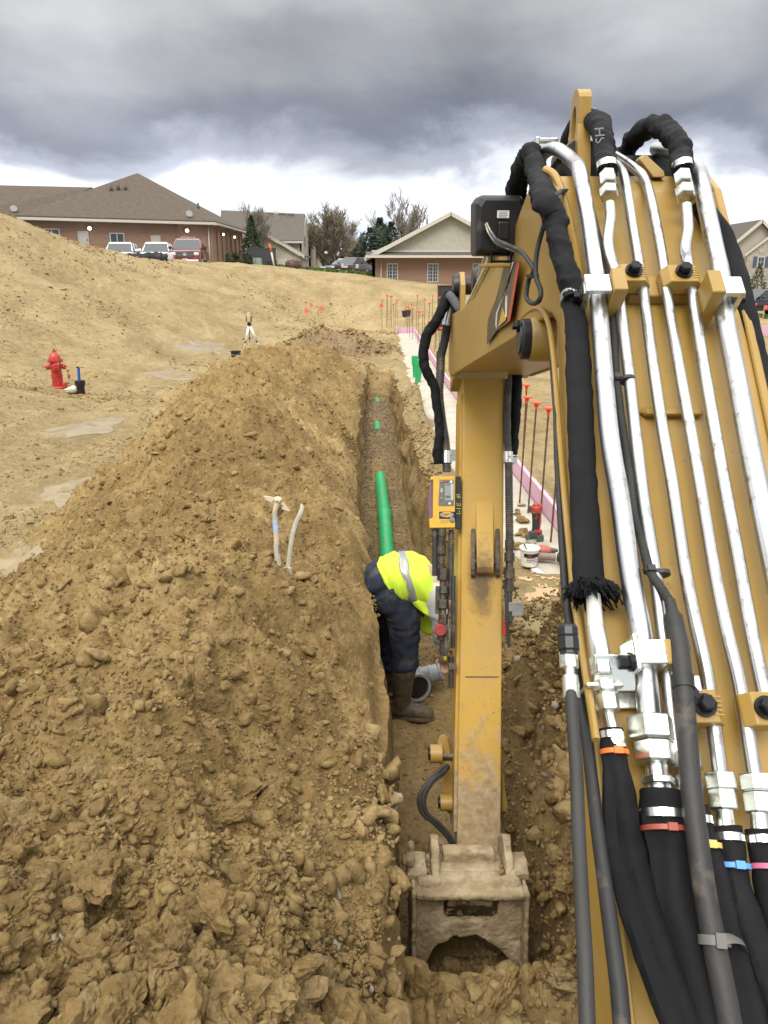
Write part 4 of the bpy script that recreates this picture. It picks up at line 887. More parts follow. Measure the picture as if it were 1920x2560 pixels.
# printed letters on the first sleeve
def letters(txt, o, ux, uy, size, m, name, par, ext=.0006):
    cu = bpy.data.curves.new(name, 'FONT'); cu.body = txt; cu.size = 1.0; cu.extrude = ext/size; cu.align_x = 'CENTER'; cu.align_y = 'CENTER'
    tmp = bpy.data.objects.new(name, cu); COL.objects.link(tmp)
    dg = bpy.context.evaluated_depsgraph_get(); dg.update(); me = bpy.data.meshes.new_from_object(tmp.evaluated_get(dg)); bpy.data.objects.remove(tmp); bpy.data.curves.remove(cu)
    ux = np.asarray(ux, float); uy = np.asarray(uy, float); ux = ux/np.linalg.norm(ux); uy = uy-ux*(ux@uy); uy /= np.linalg.norm(uy); n = np.cross(ux, uy)
    V = np.array([v.co for v in me.vertices]); P = np.asarray(o, float)+size*(V[:, :1]*ux+V[:, 1:2]*uy+V[:, 2:]*n)-(ORG[par.name] if par is not None else 0)
    me.vertices.foreach_set('co', P.astype(np.float32).ravel()); me.materials.clear(); me.materials.append(m); me.update(); me.name = name
    ob = bpy.data.objects.new(name, me); COL.objects.link(ob)
    if par is not None: ob.parent = par; ORG[ob.name] = ORG[par.name]
    return ob
M_GREYPRINT = mat('grey_print', (.16, .17, .18), .7, 0, .1)
letters('SH', GD(1501, 338, 1.640), np.array([-.10, .25, .95]), np.array([-.95, -.05, -.1]), .030, M_GREYPRINT, 'printed_letters', K1)
# braided cable and the boot it ends in, then the thick black conduit
B1 = sleeve([GD(1468, 480, 1.68), BP(1486, 556, .040), BP(1500, 610, .038), BP(1519, 668, .034), BP(1530, 740, .03), BP(1536, 830, .03), BP(1540, 930, .034), BP(1552, 1037, .032), BP(1573, 1175, .036), BP(1585, 1278, .036), BP(1604, 1347, .040), BP(1622, 1420, .050), BP(1650, 1467, .058), BP(1680, 1512, .066)], .0068, 'braided_cable', M_BRAID, 150, .05, 91, nseg=12)
for (px, py, h) in ((1541, 948, .034), (1624, 1426, .050)):
    cable_tie(BP(px, py, h), BT, .0072, TIE['black'], B1)
    mb = MB(); cc = BP(px+(28 if py < 1000 else 30), py+(2 if py < 1000 else 8), .042); mb.stack(cc-BT*.003, BT, [(0, .0105), (0, .0125), (.006, .0125), (.006, .0105)], 20); mb.box((cc+BP(px, py, h))/2+BN*.004, (.026, .006, .005), R_B); mb.build('cable_tie', TIE['black'], B1)
mb = MB(); mb.stack(BP(1674, 1500, .066), BP(1693, 1590, .07)-BP(1674, 1500, .066), [(0, .0078), (.018, .0085), (.026, .0128), (.075, .0135), (.078, .0125)], 18); mb.build('rubber_boot', M_RUB, B1)
H1 = sleeve([BP(1690, 1575, .075), BP(1702, 1644, .08), BP(1714, 1788, .085), BP(1729, 1979, .09), BP(1753, 2171, .094), BP(1777, 2315, .097), BP(1805, 2459, .10), BP(1836, 2620, .10)], [.0122, .0124, .0126, .0128, .0130, .0130, .0132, .0132], 'conduit', M_HOSE, 80, .012, 95)
mb = MB(); a = BP(1706, 1690, .081); b = BP(1709, 1722, .083); mb.cyl(a, b, .0148, .0142, 18); mb.build('conduit_boot', M_RUB, H1)
cable_tie(BP(1786, 2352, .0975), BT+np.array([.1, 0, 0]), .0150, TIE['grey'], H1, .010)
mb = MB(); pp = smooth_path([BP(1796, 2350, .112), BP(1822, 2345, .106), BP(1850, 2352, .085), BP(1862, 2375, .06)], 20); mb.tube(pp, .0046, 4, sq=(1.6, .5)); mb.build('cable_tie', TIE['grey'], H1)
# hose with black cap on the boom's left edge, and the dark cylinder barrel beneath it
mb = MB(); H2p = smooth_path([SL(1427, 1720, .246), SL(1431, 1790, .241), SL(1441, 1931, .232), SL(1446, 2075, .222), SL(1455, 2267, .208), SL(1463, 2411, .200), SL(1470, 2620, .192)], 40)
mb.tube(H2p, .0082, 14); H2 = mb.build('side_hose', M_HOSE, EX)
mb = MB(); a = SL(1419, 1562, .250); b = SL(1423, 1625, .249); mb.stack(a, b-a, [(0, .010), (.0015, .0125), (.005, .0142), (.015, .0142), (.017, .0130), (.019, .0145), (.034, .0145), (.037, .0125), (.040, .0125)], 9, smooth=False); mb.build('hose_cap', M_BLK, H2)
mb = MB(); hexnut(mb, SL(1422, 1650, .249), b-a, .0132, .024); mb.build('hex_nut', M_ZNUT, H2, .0008, 1)
mb = MB(); a = SL(1424, 1668, .248); b = SL(1428, 1735, .246); mb.stack(a, b-a, [(0, .0065), (.010, .0065), (.012, .0102), (.020, .0112), (.042, .0112)], 18); mb.build('crimp', M_ZNUT, H2)
mb = MB(); mb.tube([SL(1375, 900, .335), SL(1388, 1040, .318), SL(1392, 1140, .312), SL(1413, 1484, .282), SL(1452, 1760, .272), SL(1466, 1836, .270), SL(1494, 2075, .258), SL(1520, 2267, .252), SL(1546, 2459, .246), SL(1562, 2640, .24)], [.002, .004, .0055, .0065, .0075, .008, .0085, .009, .0095, .0095], 16); mb.build('rubber_edge_hose', M_RUB, EX)
# hose pair hanging on the right of the boom
sleeve([BP(1745, 505, .03), BP(1800, 590, .0), BP(1835, 690, -.01), BP(1860, 790, -.015), BP(1885, 900, -.02), BP(1925, 1050, -.02)], [.018, .024, .025, .0235, .0235, .023], 'hose_sleeve', M_SLEEVE, 70, .04, 97)
# small cable with a loop, by the lamp
mb = MB(); mb.tube(smooth_path([GD(1440, 484, 1.62), GD(1412, 478, 1.60), SL(1392, 487, .335), SL(1372, 530, .330), SL(1352, 590, .320), SL(1341, 640, .312), SL(1340, 690, .310), SL(1352, 728, .315), SL(1347, 752, .312), SL(1330, 758, .308), SL(1316, 742, .305), SL(1322, 700, .310), SL(1334, 676, .312), SL(1320, 650, .310), SL(1300, 628, .305), SL(1265, 612, .28), SL(1240, 600, .27)], 150), .0052, 10); LC = mb.build('lamp_cable', M_RUB, EX)
cable_tie(SL(1331, 690, .310), np.array([0, 0, 1.0]), .012, TIE['black'], LC)
# ------------------------------------------------------------------ stick, linkage, bucket, lamp, receiver
XA = np.array([1.0, 0, 0]); SA = (S_BOT-S_TOP); SA = SA/np.linalg.norm(SA); SN = np.cross(SA, XA); SN /= np.linalg.norm(SN)
if SN[1] > 0: SN = -SN
def SP(px, py, h=0.0):
    d = ray(px, py); o = S_TOP+SN*h; t = ((o-EYE)@SN)/(d@SN); return EYE+d*t
def quad_prism(mb, pts, th, back, mi=0):
    """outline given as points; thickness th along 'back' direction"""
    n = len(pts); P = [np.asarray(p) for p in pts]; Q = [p+np.asarray(back)*th for p in P]
    mb.add(P+Q, [tuple(range(n)), tuple(range(n, 2*n))[::-1]]+[(i, n+i, n+(i+1) % n, (i+1) % n) for i in range(n)], mi); return mb
mb = MB(); rings = []
for py, xl, xr, dep in ((905, 1158, 1261, .30), (960, 1158, 1261, .32), (1300, 1154, 1259, .30), (1583, 1151, 1255, .25), (1850, 1146, 1253, .20), (2100, 1143, 1252, .13), (2185, 1142, 1252, .10)):
    a = SP(xl, py); b = SP(xr, py); w = -SN; rings.append([a, b, b+w*dep, a+w*dep])
mb.loft(rings, 0, False); STICK = mb.build('stick', M_STICK, EX, .007, 3)
mb = MB(); rings = []
for py, xl in ((985, 1150), (1300, 1146), (1583, 1142), (1850, 1137), (2080, 1134)):
    a = SP(xl, py, -.02); rings.append([a, a+XA*.016, a+XA*.016-SN*.20, a-SN*.20])
mb.loft(rings, 0, False); mb.build('side_flange', M_STICK, STICK, .003)
mb = MB()      # head of the stick between the boom plates, with the cylinder lug
hl = GD(1137, 795, 3.62); rings = []
for (y, z, dz) in ((3.50, 1.80, .28), (3.62, 1.83, .30), (3.80, 1.80, .32), (3.95, 1.70, .30)):
    rings.append([np.array([.338, y, z]), np.array([.56, y, z]), np.array([.56, y, z-dz]), np.array([.338, y, z-dz])])
mb.loft(rings, 0, False); mb.build('stick_head', M_YEL_SHADED, STICK, .006)
for x in (.352, .53):
    mb = MB(); poly = [(3.52, 1.74), (3.56, 1.93), (3.62, 1.985), (3.70, 1.985), (3.76, 1.93), (3.82, 1.74)]
    mb.prism(poly, np.array([x, 0, 0]), np.array([0, 1.0, 0]), np.array([0, 0, 1.0]), .022); mb.build('cylinder_lug', M_YEL_SHADED, STICK, .003)
mb = MB(); pc = np.array([.34, 3.66, 1.925]); mb.stack(pc-XA*.025, XA, [(0, .050), (.012, .054), (.03, .054), (.03, .040), (.24, .040), (.24, .05), (.26, .05)], 22); mb.build('lug_pin', M_BLK, STICK)
# stick cylinder with rod, tube and guard rail on top of the boom
mb = MB(); a = np.array([.47, 1.98, 2.22]); b = np.array([.455, 3.30, 1.98]); mb.stack(a, b-a, [(0, .05), (.02, .056), (1.18, .056), (1.18, .062), (1.25, .062), (1.25, .05)], 24); CYL = mb.build('stick_cylinder', M_BLK, EX)
mb = MB(); mb.cyl(b, np.array([.45, 3.66, 1.925]), .026, .026, 16); mb.build('rod', M_ZINC, CYL)
mb = MB(); mb.stack(np.array([.375, 3.42, 1.95])-XA*.0, XA, [(0, .045), (.02, .058), (.11, .058), (.13, .045)], 20); mb.build('rod_end', M_BLK, CYL)
mb = MB(); mb.tube(smooth_path([GD(1238, 600, 2.2), GD(1222, 658, 2.5), GD(1192, 722, 2.95), GD(1170, 768, 3.25)], 30), .0125, 14); mb.build('cylinder_tube', M_ZNUT, CYL)
mb = MB(); mb.tube(smooth_path([GD(1224, 610, 2.35), GD(1207, 662, 2.75), GD(1195, 698, 3.1)], 12), .007, 10); mb.build('cylinder_tube', M_ZINC, CYL)
mb = MB(); ps = [GD(1256, 640, 2.3), GD(1178, 786, 3.2)]; d = ps[1]-ps[0]; Bm = basis(d, (-1, -.2, 0)); mb.box((ps[0]+ps[1])/2, (.022, .035, np.linalg.norm(d)), Bm); mb.build('guard_rail', M_YEL_SHADED, BOOM, .003)
# decal on the left plate: black field, red edge, broken letters and a wedge
def SLp(px, py, x=.322): return SL(px, py, x)
def decal(pts, m, k, name='decal'):
    mb = MB(); quad_prism(mb, [SLp(px, py, .330-.0016*k) for px, py in pts], .0012, XA); return mb.build(name, m, BOOM)
M_DBLK = mat('decal_black', (.014, .014, .016), .35, 0, .1); M_DRED = mat('decal_red', (.42, .035, .02), .4, 0, .08); M_DWHT = mat('decal_white', (.62, .61, .56), .45, 0, .08); M_DYEL = mat('decal_yellow', (.60, .34, .03), .4, 0, .08)
decal([(1262, 655), (1297, 655), (1270, 806), (1240, 828), (1217, 862), (1219, 800), (1240, 745)], M_DBLK, 1)
decal([(1292, 655), (1299, 655), (1275, 800), (1268, 808)], M_DRED, 2); decal([(1281, 655), (1284, 655), (1262, 735), (1243, 785), (1241, 822), (1238, 812), (1240, 782), (1268, 715)], M_DWHT, 2, 'emblem_letter')
decal([(1263, 742), (1267, 738), (1266, 792), (1262, 796)], M_DWHT, 2, 'emblem_letter'); decal([(1256, 770), (1245, 817), (1264, 800)], M_DYEL, 3, 'emblem_wedge')
# boss on the front of the stick: tongue between two short ears
def boss(px0, w, prof, m, name, bev):
    mb = MB(); P = [SP(px0, py, h) for py, h in prof]; quad_prism(mb, P, w, XA); return mb.build(name, m, STICK, bev, 3)
boss(1192, .078, [(1238, -.004), (1290, .010), (1345, .028), (1395, .048), (1418, .050), (1432, .040), (1438, .020), (1438, -.01), (1238, -.012)], M_STICK, 'stick_boss', .012)
for px0 in (1177, 1238): boss(px0, .022, [(1312, -.004), (1350, .012), (1390, .030), (1422, .038), (1438, .030), (1444, .012), (1444, -.01), (1312, -.012)], M_GREASY, 'boss_ear', .007)
mb = MB(); mb.stack(SP(1186, 1405, .02), XA, [(0, .019), (.095, .019)], 14); mb.build('boss_pin', M_GREASY, STICK)
mb = MB(); mb.box((SP(1160, 1692)+SP(1250, 1692))/2+SN*.001, (.155, .004, .004), np.stack([XA, SA, SN], 1)); mb.build('weld_seam', M_GREASY, STICK)
# end of the stick, coupler and bucket
pinc = SP(1197, 2172, -.045); 
mb = MB(); mb.stack(pinc-XA*.098, XA, [(0, .058), (.0, .066), (.196, .066), (.196, .058)], 26); mb.build('stick_end', M_MUD, STICK)
mb = MB(); mb.stack(pinc-XA*.165, XA, [(0, .02), (.0, .036), (.012, .036), (.012, .05), (.02, .05), (.02, .030), (.335, .030), (.335, .062), (.352, .062), (.352, .034)], 22); mb.build('bucket_pin', M_MUD, EX)
for x0, x1 in ((-.162, -.103), (.103, .162)):
    mb = MB(); mb.stack(pinc+XA*x0, XA, [(0, .062), (.0, .072), (x1-x0, .072), (x1-x0, .062)], 24); mb.build('coupler_boss', M_MUD, EX)
BX = .353; BW = .226; BY0 = 2.66     # bucket centre, half width, near face
BK = None
def bk(x, z, y=0): return np.array([BX+x, BY0+y, z])
zt, zb = -.470, -.875
out = [(-BW, zb), (-BW-.004, zt-.10), (-BW+.006, zt+.0), (-BW+.03, zt+.028), (-.125, zt+.03), (-.105, zt+.01), (-.100, zt-.13), (-.085, zt-.15), (.105, zt-.15), (.122, zt-.13), (.125, zt+.01), (.14, zt+.03), (BW-.03, zt+.028), (BW-.006, zt+.0), (BW+.004, zt-.10), (BW, zb)]
rr = np.random.default_rng(3); arch = [(BW-.07, zb)]
for a in np.linspace(12, 168, 17): arch.append((.185*math.cos(rad(a))*(1+rr.uniform(-.05, .05)), zb+.175*math.sin(rad(a))*(1+rr.uniform(-.08, .06))))
arch.append((-BW+.07, zb))
mb = MB(); mb.prism([(x, z) for x, z in out]+arch, np.array([BX, BY0, 0]), XA, np.array([0, .10, 1.0])/math.hypot(.1, 1), .03); BK = mb.build('bucket', M_MUD, EX, .005)
for s in (-1, 1):
    mb = MB(); poly = [(0, zt+.035), (.10, zt+.02), (.30, zt-.05), (.44, zt-.20), (.44, zb-.06), (.0, zb-.05), (-.02, zb)]
    mb.prism(poly, np.array([BX+s*(BW+.004), BY0-.01-.075, 0]), np.array([0, 1.0, .0]), np.array([0, .10, 1.0])/math.hypot(.1, 1), .018); mb.build('bucket_side', M_MUD, BK, .003)
    mb = MB(); mb.box(bk(s*(BW+.008), zt-.17, -.085), (.012, .02, .26)); mb.build('wear_edge', M_STEEL, BK, .003)
mb = MB(); mb.prism([(-.005, zt+.02), (.10, zt+.025), (.30, zt-.03), (.43, zt-.19), (.43, zb-.05), (.405, zb-.05), (.405, zt-.19), (.29, zt-.055), (.10, zt-.0), (-.005, zt-.003)], np.array([BX, BY0-.07, 0]), np.array([0, 1.0, 0]), np.array([0, .10, 1.0])/math.hypot(.1, 1), 2*BW-.01); mb.build('bucket_shell', M_MUD, BK, .003)
for s in (-1, 1):      # ears up to the pin
    mb = MB(); poly = [(-.035, zt-.03), (-.03, zt+.03), (.02, zt+.075), (.12, zt+.12), (.2, zt+.06), (.2, zt-.03)]
    mb.prism(poly, np.array([BX+s*.155+.02, BY0+.0, 0]), np.array([0, 1.0, 0]), np.array([0, 0, 1.0]), .035); mb.build('bucket_ear', M_MUD, BK, .004)
    mb = MB(); mb.box(bk(s*.215, zt+.03, .04), (.085, .14, .035)); mb.build('top_plate', M_MUD, BK, .006)
mb = MB(); mb.box(bk(.01, zt-.005, .05), (.30, .07, .06)); mb.box(bk(.01, zt+.055, .08), (.22, .06, .06)); mb.box(bk(.01, zt-.09, .09), (.20, .05, .16)); mb.build('coupler_bar', M_MUD, EX, .008, 2)
mb = MB(); p = bk(-.085, zt-.078, -.03); q = bk(.105, zt-.078, -.03); rr = np.random.default_rng(4)
pts = [p+(q-p)*t for t in np.linspace(0, 1, 16)]; mb.tube(pts, [.026+rr.uniform(-.005, .004) for _ in pts], 10, sq=(1, 1.1)); mb.build('cross_tube', M_MUD, BK)
mb = MB(); mb.stack(bk(-.225, zt+.075, .02), -XA, [(0, .030), (.03, .030), (.03, .022), (.05, .022)], 16); mb.stack(bk(-.225, zt+.12, .05), -XA, [(0, .022), (.025, .022)], 12); mb.build('pin_head', M_MUD, BK)
for (xa_, xb_) in ((-BW+.01, -.115), (.132, BW-.01)):
    mb = MB(); pts = [bk(xa_+(xb_-xa_)*t, zt+.012, -.045) for t in np.linspace(0, 1, 7)]; mb.tube(pts, [.026, .033, .035, .035, .035, .033, .026], 14); mb.build('shoulder', M_MUD, BK)
tex = bpy.data.textures.new('mud_relief', 'CLOUDS'); tex.noise_scale = .045; tex.noise_depth = 4
for o in [BK]+[c for c in BK.children if c.data.materials[0] == M_MUD]+[c for c in EX.children if c.name.split('.')[0] in ('coupler_boss', 'coupler_bar', 'coupler_lug', 'coupler_pin', 'bucket_pin')]:
    if o.name.startswith('mud'): continue
    md = o.modifiers.new('remesh', 'REMESH'); md.mode = 'VOXEL'; md.voxel_size = .007; md.use_smooth_shade = True
    md = o.modifiers.new('relief', 'DISPLACE'); md.texture = tex; md.texture_coords = 'GLOBAL'; md.strength = .017; md.mid_level = .5
def lumps(name, spots, parent, rmin, rmax, n, seed):
    rg = np.random.default_rng(seed); P = []; r = []
    for _ in range(n):
        k = rg.integers(0, len(spots)); c, ex = spots[k]; P.append(np.asarray(c)+np.array(ex)*rg.uniform(-1, 1, 3)); r.append(rmin*(rmax/rmin)**(rg.uniform(0, 1)**2.2))
    P = np.array(P)-0; o = joined(name, [(clod_verts(2, rg), ICO[2][1]) for _ in range(8)], P-ORG[parent.name], rand_rot(rg, n, .4), np.array(r), rg.integers(0, 3, n), M_CLOD, None); o.parent = parent; return o
lumps('mud_lumps', [(bk(-.17, zt-.2, -.014), (.07, .004, .2)), (bk(.18, zt-.2, -.014), (.06, .004, .2)), (bk(0, zt-.19, -.014), (.14, .004, .04)), (bk(-.18, zt+.03, .03), (.06, .04, .01)), (bk(.19, zt+.03, .03), (.05, .04, .01)), (bk(0, zt-.05, -.05), (.1, .02, .01)), (pinc+np.array([0, -.05, .03]), (.15, .02, .03))], BK, .005, .022, 260, 5)
# link plates beside the stick, bosses, hose bundle
def plate2(pts, h, th, name, m, par): 
    mb = MB(); P = [SP(x, y, h) for x, y in pts]; quad_prism(mb, P, th, XA); return mb.build(name, m, par, .003)
lk = [(1094, 1852), (1098, 1840), (1107, 1836), (1117, 1846), (1128, 1895), (1135, 1965), (1136, 2025), (1129, 2038), (1118, 2034), (1113, 1985), (1103, 1930), (1094, 1895)]
mb = MB(); P = [SP(x, y, -.10-.05*((y-1840)/190)) for x, y in lk]; quad_prism(mb, P, .022, -SN*.8+XA*.6); LINK = mb.build('bucket_link', M_YEL_SHADED, EX, .004)
for (x, y, r, l) in ((1090, 1884, .043, .055), (1115, 2006, .038, .055)):
    mb = MB(); c = SP(x, y, -.11); mb.stack(c-XA*l*.5, XA, [(0, r*.75), (.0, r), (l, r), (l, r*.8)], 20); mb.build('link_boss', M_YEL_SHADED, LINK)
    mb = MB(); mb.stack(c-XA*l*.5, -XA, [(0, r*.7), (.008, r*.7), (.010, r*.4)], 14); mb.build('link_pin', M_BOLT, LINK)
mb = MB(); mb.stack(SP(1105, 1890, -.13), XA, [(0, .024), (.10, .024)], 14); mb.build('link_pin', M_GREASY, LINK)
mb = MB(); P = [SP(x, y, -.12) for x, y in ((1254, 1930), (1258, 1935), (1268, 2010), (1267, 2028), (1256, 2030))]; quad_prism(mb, P, .02, -SN); mb.build('bucket_link', M_YEL_SHADED, EX, .003)
for k in range(4):
    o = np.array([.006*(k % 2), 0, .008*(k//2)]); j = [0, 6, -5, 3][k]
    mb = MB(); mb.tube(smooth_path([SP(1118, 1918, -.06)+o, SP(1103, 1930+j, -.02)+o, SP(1074+j*.4, 1957, .03)+o, SP(1052+j*.9, 1998, .05)+o, SP(1060+j, 2036, .05)+o, SP(1090+j, 2062, .04)+o, SP(1122+j*.5, 2098, .02)+o, SP(1140, 2140, -.01)+o], 60), .0095, 10); mb.build('bucket_hose', M_HOSE, EX)
mb = MB(); c = SP(1075, 2105, -.06); mb.stack(c, XA, [(0, .02), (.0, .03), (.03, .03), (.03, .022), (.10, .022)], 14); mb.build('coupler_pin', M_MUD, EX)
mb = MB(); mb.prism([(-.035, -.11), (.05, -.11), (.03, .08), (.0, .10), (-.03, .08)], SP(1088, 2150, -.07), XA, -SA, .06); mb.build('coupler_lug', M_MUD, EX, .008)
mb = MB(); mb.stack(SP(1262, 2110, -.07), XA, [(0, .036), (.018, .036)], 16); mb.build('coupler_pin', M_MUD, EX)

# ---- hoses beside the stick
def spring(mb, pts, r, pitch=.0085, n=14):
    path = np.array(smooth_path(pts, 200)); s = np.concatenate([[0], np.cumsum(np.linalg.norm(np.diff(path, axis=0), axis=1))]); L_ = s[-1]; k = int(L_/pitch)*4; t = np.linspace(0, L_, k)
    P = np.stack([np.interp(t, s, path[:, i]) for i in range(3)], 1); R = np.where(np.arange(k) % 4 < 2, r, r*.84); mb.tube(P, R, n)
# left line
mb = MB(); spring(mb, [SP(1102, 880, .05), SP(1101, 930, .05), SP(1098, 985, .045), SP(1105, 1050, .04), SP(1114, 1110, .035), SP(1117, 1180, .03)], .0215); LS = mb.build('spring_guard_hose', M_SPRING, EX)
mb = MB(); mb.tube(smooth_path([SP(1132, 752, .14), SP(1122, 785, .12), SP(1117, 812, .10)], 14), [.018, .024, .025, .025, .0245, .0245, .0245, .024, .024, .024, .024, .024, .024, .024][:len(smooth_path([0*SN, SN, 2*SN], 14))], 16); mb.build('elbow_fitting', M_ZNUT, LS)
mb = MB(); mb.tube(smooth_path([SP(1117, 812, .10), SP(1113, 845, .07), SP(1102, 890, .05)], 20), .0205, 14); mb.build('hose_cover', M_HOSE, LS)
mb = MB(); mb.stack(SP(1116, 1128, .033), SA, [(0, .024), (.0, .0265), (.058, .0265), (.058, .024)], 20); mb.box(SP(1130, 1138, .03), (.03, .03, .05)); mb.build('hose_clamp', M_ZNUT, LS)
sleeve([SP(1123, 735, .20), SP(1105, 775, .20), SP(1082, 815, .18), SP(1066, 842, .16), SP(1058, 890, .14), SP(1068, 933, .12), SP(1084, 962, .10), SP(1092, 1015, .08), SP(1099, 1070, .07), SP(1094, 1131, .06), SP(1096, 1160, .055)], [.023, .024, .023, .022, .021, .021, .020], 'hose_sleeve', M_SLEEVE, 130, .15, 101)
sleeve([SP(1121, 733, .20), SP(1128, 742, .21), SP(1147, 772, .22), SP(1168, 800, .23), SP(1182, 808, .25), SP(1204, 803, .30), SP(1224, 785, .4), SP(1246, 745, .7), SP(1262, 690, .95), SP(1270, 640, 1.25)], [.020, .024, .026, .027, .027, .026, .026, .025], 'hose_sleeve', M_SLEEVE, 130, .08, 103)
mb = MB(); mb.tube(smooth_path([SP(1120, 735, .235), SP(1131, 746, .245), SP(1147, 770, .255), SP(1170, 796, .255)], 24), [.012]+[.020]*22+[.016], 14); 
mb.build('grey_sleeve', mat('grey_fabric', (.085, .092, .10), .8, 0, .2, 30, .2, 200), EX)
# fittings below the receiver
mb = MB(); mb.stack(SP(1105, 1322, .03), SA, [(0, .020), (.03, .0205), (.03, .018)]+[(.03+.004*k, .019 if k % 2 else .0165) for k in range(1, 12)]+[(.08, .0165), (.08, .021), (.12, .021), (.125, .013), (.15, .013), (.15, .017), (.165, .017), (.165, .0125), (.185, .0125)], 18); LF = mb.build('hose_coupling', M_GREASY, EX)
for (x, y, r, h) in ((1107, 1436, .027, .06), (1109, 1475, .025, .035), (1106, 1510, .030, .045), (1108, 1548, .023, .05), (1107, 1585, .027, .06), (1108, 1620, .019, .04)):
    mb = MB(); hexnut(mb, SP(x, y, .02), SA, r, h); mb.build('hex_nut', M_GREASY, LF, .001, 1)
mb = MB(); mb.cyl(SP(1107, 1420, .02), SP(1108, 1640, .02), .015, .015, 14); mb.build('fitting_core', M_GREASY, LF)
mb = MB(); mb.box(SP(1094, 1500, .01), (.02, .03, .13), np.stack([XA, SN, SA], 1)); mb.box(SP(1128, 1530, .0), (.03, .04, .05), np.stack([XA, SN, SA], 1)); mb.build('valve_block', M_GREASY, LF, .003)
mb = MB(); spring(mb, [SP(1128, 1325, .0), SP(1127, 1420, .0), SP(1127, 1500, .0)], .014, .007); mb.build('spring_guard_hose', M_SPRING, LF)
mb = MB(); mb.tube(smooth_path([SP(1134, 1440, .02), SP(1133, 1500, .03), SP(1134, 1560, .03), SP(1132, 1620, .02)], 30), .010, 12); mb.build('return_hose', M_HOSE, LF)
mb = MB(); mb.tube([SP(1088, 1322, .02), SP(1088, 1440, .02)], .014, 10, sq=(1, .7)); mb.build('rubber_strip', M_RUB, LF)
rc = SP(1101, 1575, .075); mb = MB(); mb.stack(rc-SN*.01, SN, [(0, .024), (.0, .028), (.016, .028), (.02, .024)], 24); mb.box(rc-SA*.03, (.008, .012, .03)); mb.build('dust_cap', mat('dull_red_cap', (.26, .025, .018), .55, 0, .2, 30), LF)
mb = MB(); mb.box(SP(1115, 1600, .045), (.018, .02, .14), np.stack([XA, SN, SA], 1)); mb.build('hose_end', M_GREASY, LF, .003)
mb = MB(); mb.box(SP(1130, 1665, .0), (.035, .05, .03), np.stack([XA, SN, SA], 1)); mb.cyl(SP(1128, 1640, 0), SP(1128, 1720, -.02), .014, .012, 12); mb.build('pipe_stub', M_GREASY, LF, .002)
# right line
mb = MB(); spring(mb, [SP(1272, 900, .0), SP(1270, 960, .0), SP(1267, 1060, .01), SP(1271, 1146, .015), SP(1273, 1281, .02), SP(1274, 1350, .02)], .0200); RS = mb.build('spring_guard_hose', M_SPRING, EX)
mb = MB(); mb.stack(SP(1270, 1130, .016), SA, [(0, .022), (.0, .0245), (.052, .0245), (.052, .022)], 20); mb.box(SP(1284, 1150, .01), (.03, .03, .035)); mb.build('hose_clamp', M_ZNUT, RS)
sleeve([SP(1296, 905, -.02), SP(1292, 960, -.03), SP(1290, 1010, -.03), SP(1287, 1080, -.02), SP(1284, 1135, -.01)], [.022, .025, .025, .021, .018], 'hose_sleeve', M_SLEEVE, 60, .16, 107)
mb = MB(); mb.stack(SP(1274, 1350, .02), SA, [(0, .0215), (.045, .0215), (.045, .018), (.06, .018), (.06, .024), (.10, .024), (.10, .018), (.13, .018), (.13, .025), (.18, .025), (.18, .017), (.21, .017), (.21, .021), (.24, .021), (.24, .014), (.33, .014), (.33, .02), (.37, .018), (.385, .012)], 18); RF = mb.build('hose_coupling', M_GREASY, RS)
mb = MB(); mb.box(SP(1286, 1523, .01), (.075, .05, .065), np.stack([XA, SN, SA], 1)); mb.build('valve_block', M_STEEL, RS, .003)
mb = MB(); mb.tube(smooth_path([SP(1262, 1450, .0), SP(1266, 1490, .03), SP(1268, 1545, .04), SP(1270, 1580, .035), SP(1273, 1618, .03)], 40), .0085, 12); mb.build('drain_hose', M_HOSE, RS)
mb = MB(); mb.box(SP(1262, 1570, .0), (.02, .02, .07), np.stack([XA, SN, SA], 1)); mb.build('dust_cap', mat('red_rubber', (.40, .03, .02), .5), RS, .004)
mb = MB(); mb.box(SP(1300, 925, -.06), (.10, .10, .06), np.stack([XA, SN, SA], 1)); mb.build('stick_clevis', M_YEL_SHADED, STICK, .01)

# ---- work lamp on the boom
lp = GD(1247, 567, 2.02); LAMP = thing
mb = MB(); Rl = np.stack([XA, FW, UP], 1)@np.eye(3); Rl = np.stack([np.array([math.cos(.08), math.sin(.08), 0]), np.array([-math.sin(.08), math.cos(.08), 0]), np.array([0, 0, 1.0])], 1)
poly = [(-.064, -.073), (.061, -.073), (.066, .055), (.055, .077), (-.055, .077), (-.068, .057)]
rings = []
for y, k in ((-.032, .80), (-.026, .93), (-.01, .99), (.045, 1.0), (.06, .97)):
    rings.append([lp+Rl@np.array([x*k, y, z*k]) for x, z in poly])
mb.loft(rings, 0, False); WL = mb.build('work_lamp', M_BLK, EX, .009, 3)
mb = MB(); mb.box(lp+Rl@np.array([0, .062, 0]), (.105, .008, .115), Rl); mb.build('lamp_glass', mat('lamp_glass', (.5, .52, .52), .1, 0, .02), WL, .004)
mb = MB(); mb.box(lp+Rl@np.array([.002, -.036, .028]), (.031, .0016, .018), Rl); LB2 = mb.build('paper_label', M_WHITE, WL)
mb = MB()
for k in range(4): mb.box(lp+Rl@np.array([.002-.001*(k % 2), -.0372, .034-.004*k]), (.025-.003*(k % 2), .0008, .0014), Rl)
mb.build('label_print', mat('label_ink', (.20, .21, .22), .6), LB2)
mb = MB(); mb.box(lp+Rl@np.array([.004, -.036, -.012]), (.030, .014, .045), Rl); mb.box(lp+Rl@np.array([.004, -.030, -.045]), (.034, .02, .03), Rl); mb.build('rear_housing', M_BLK, WL, .004)
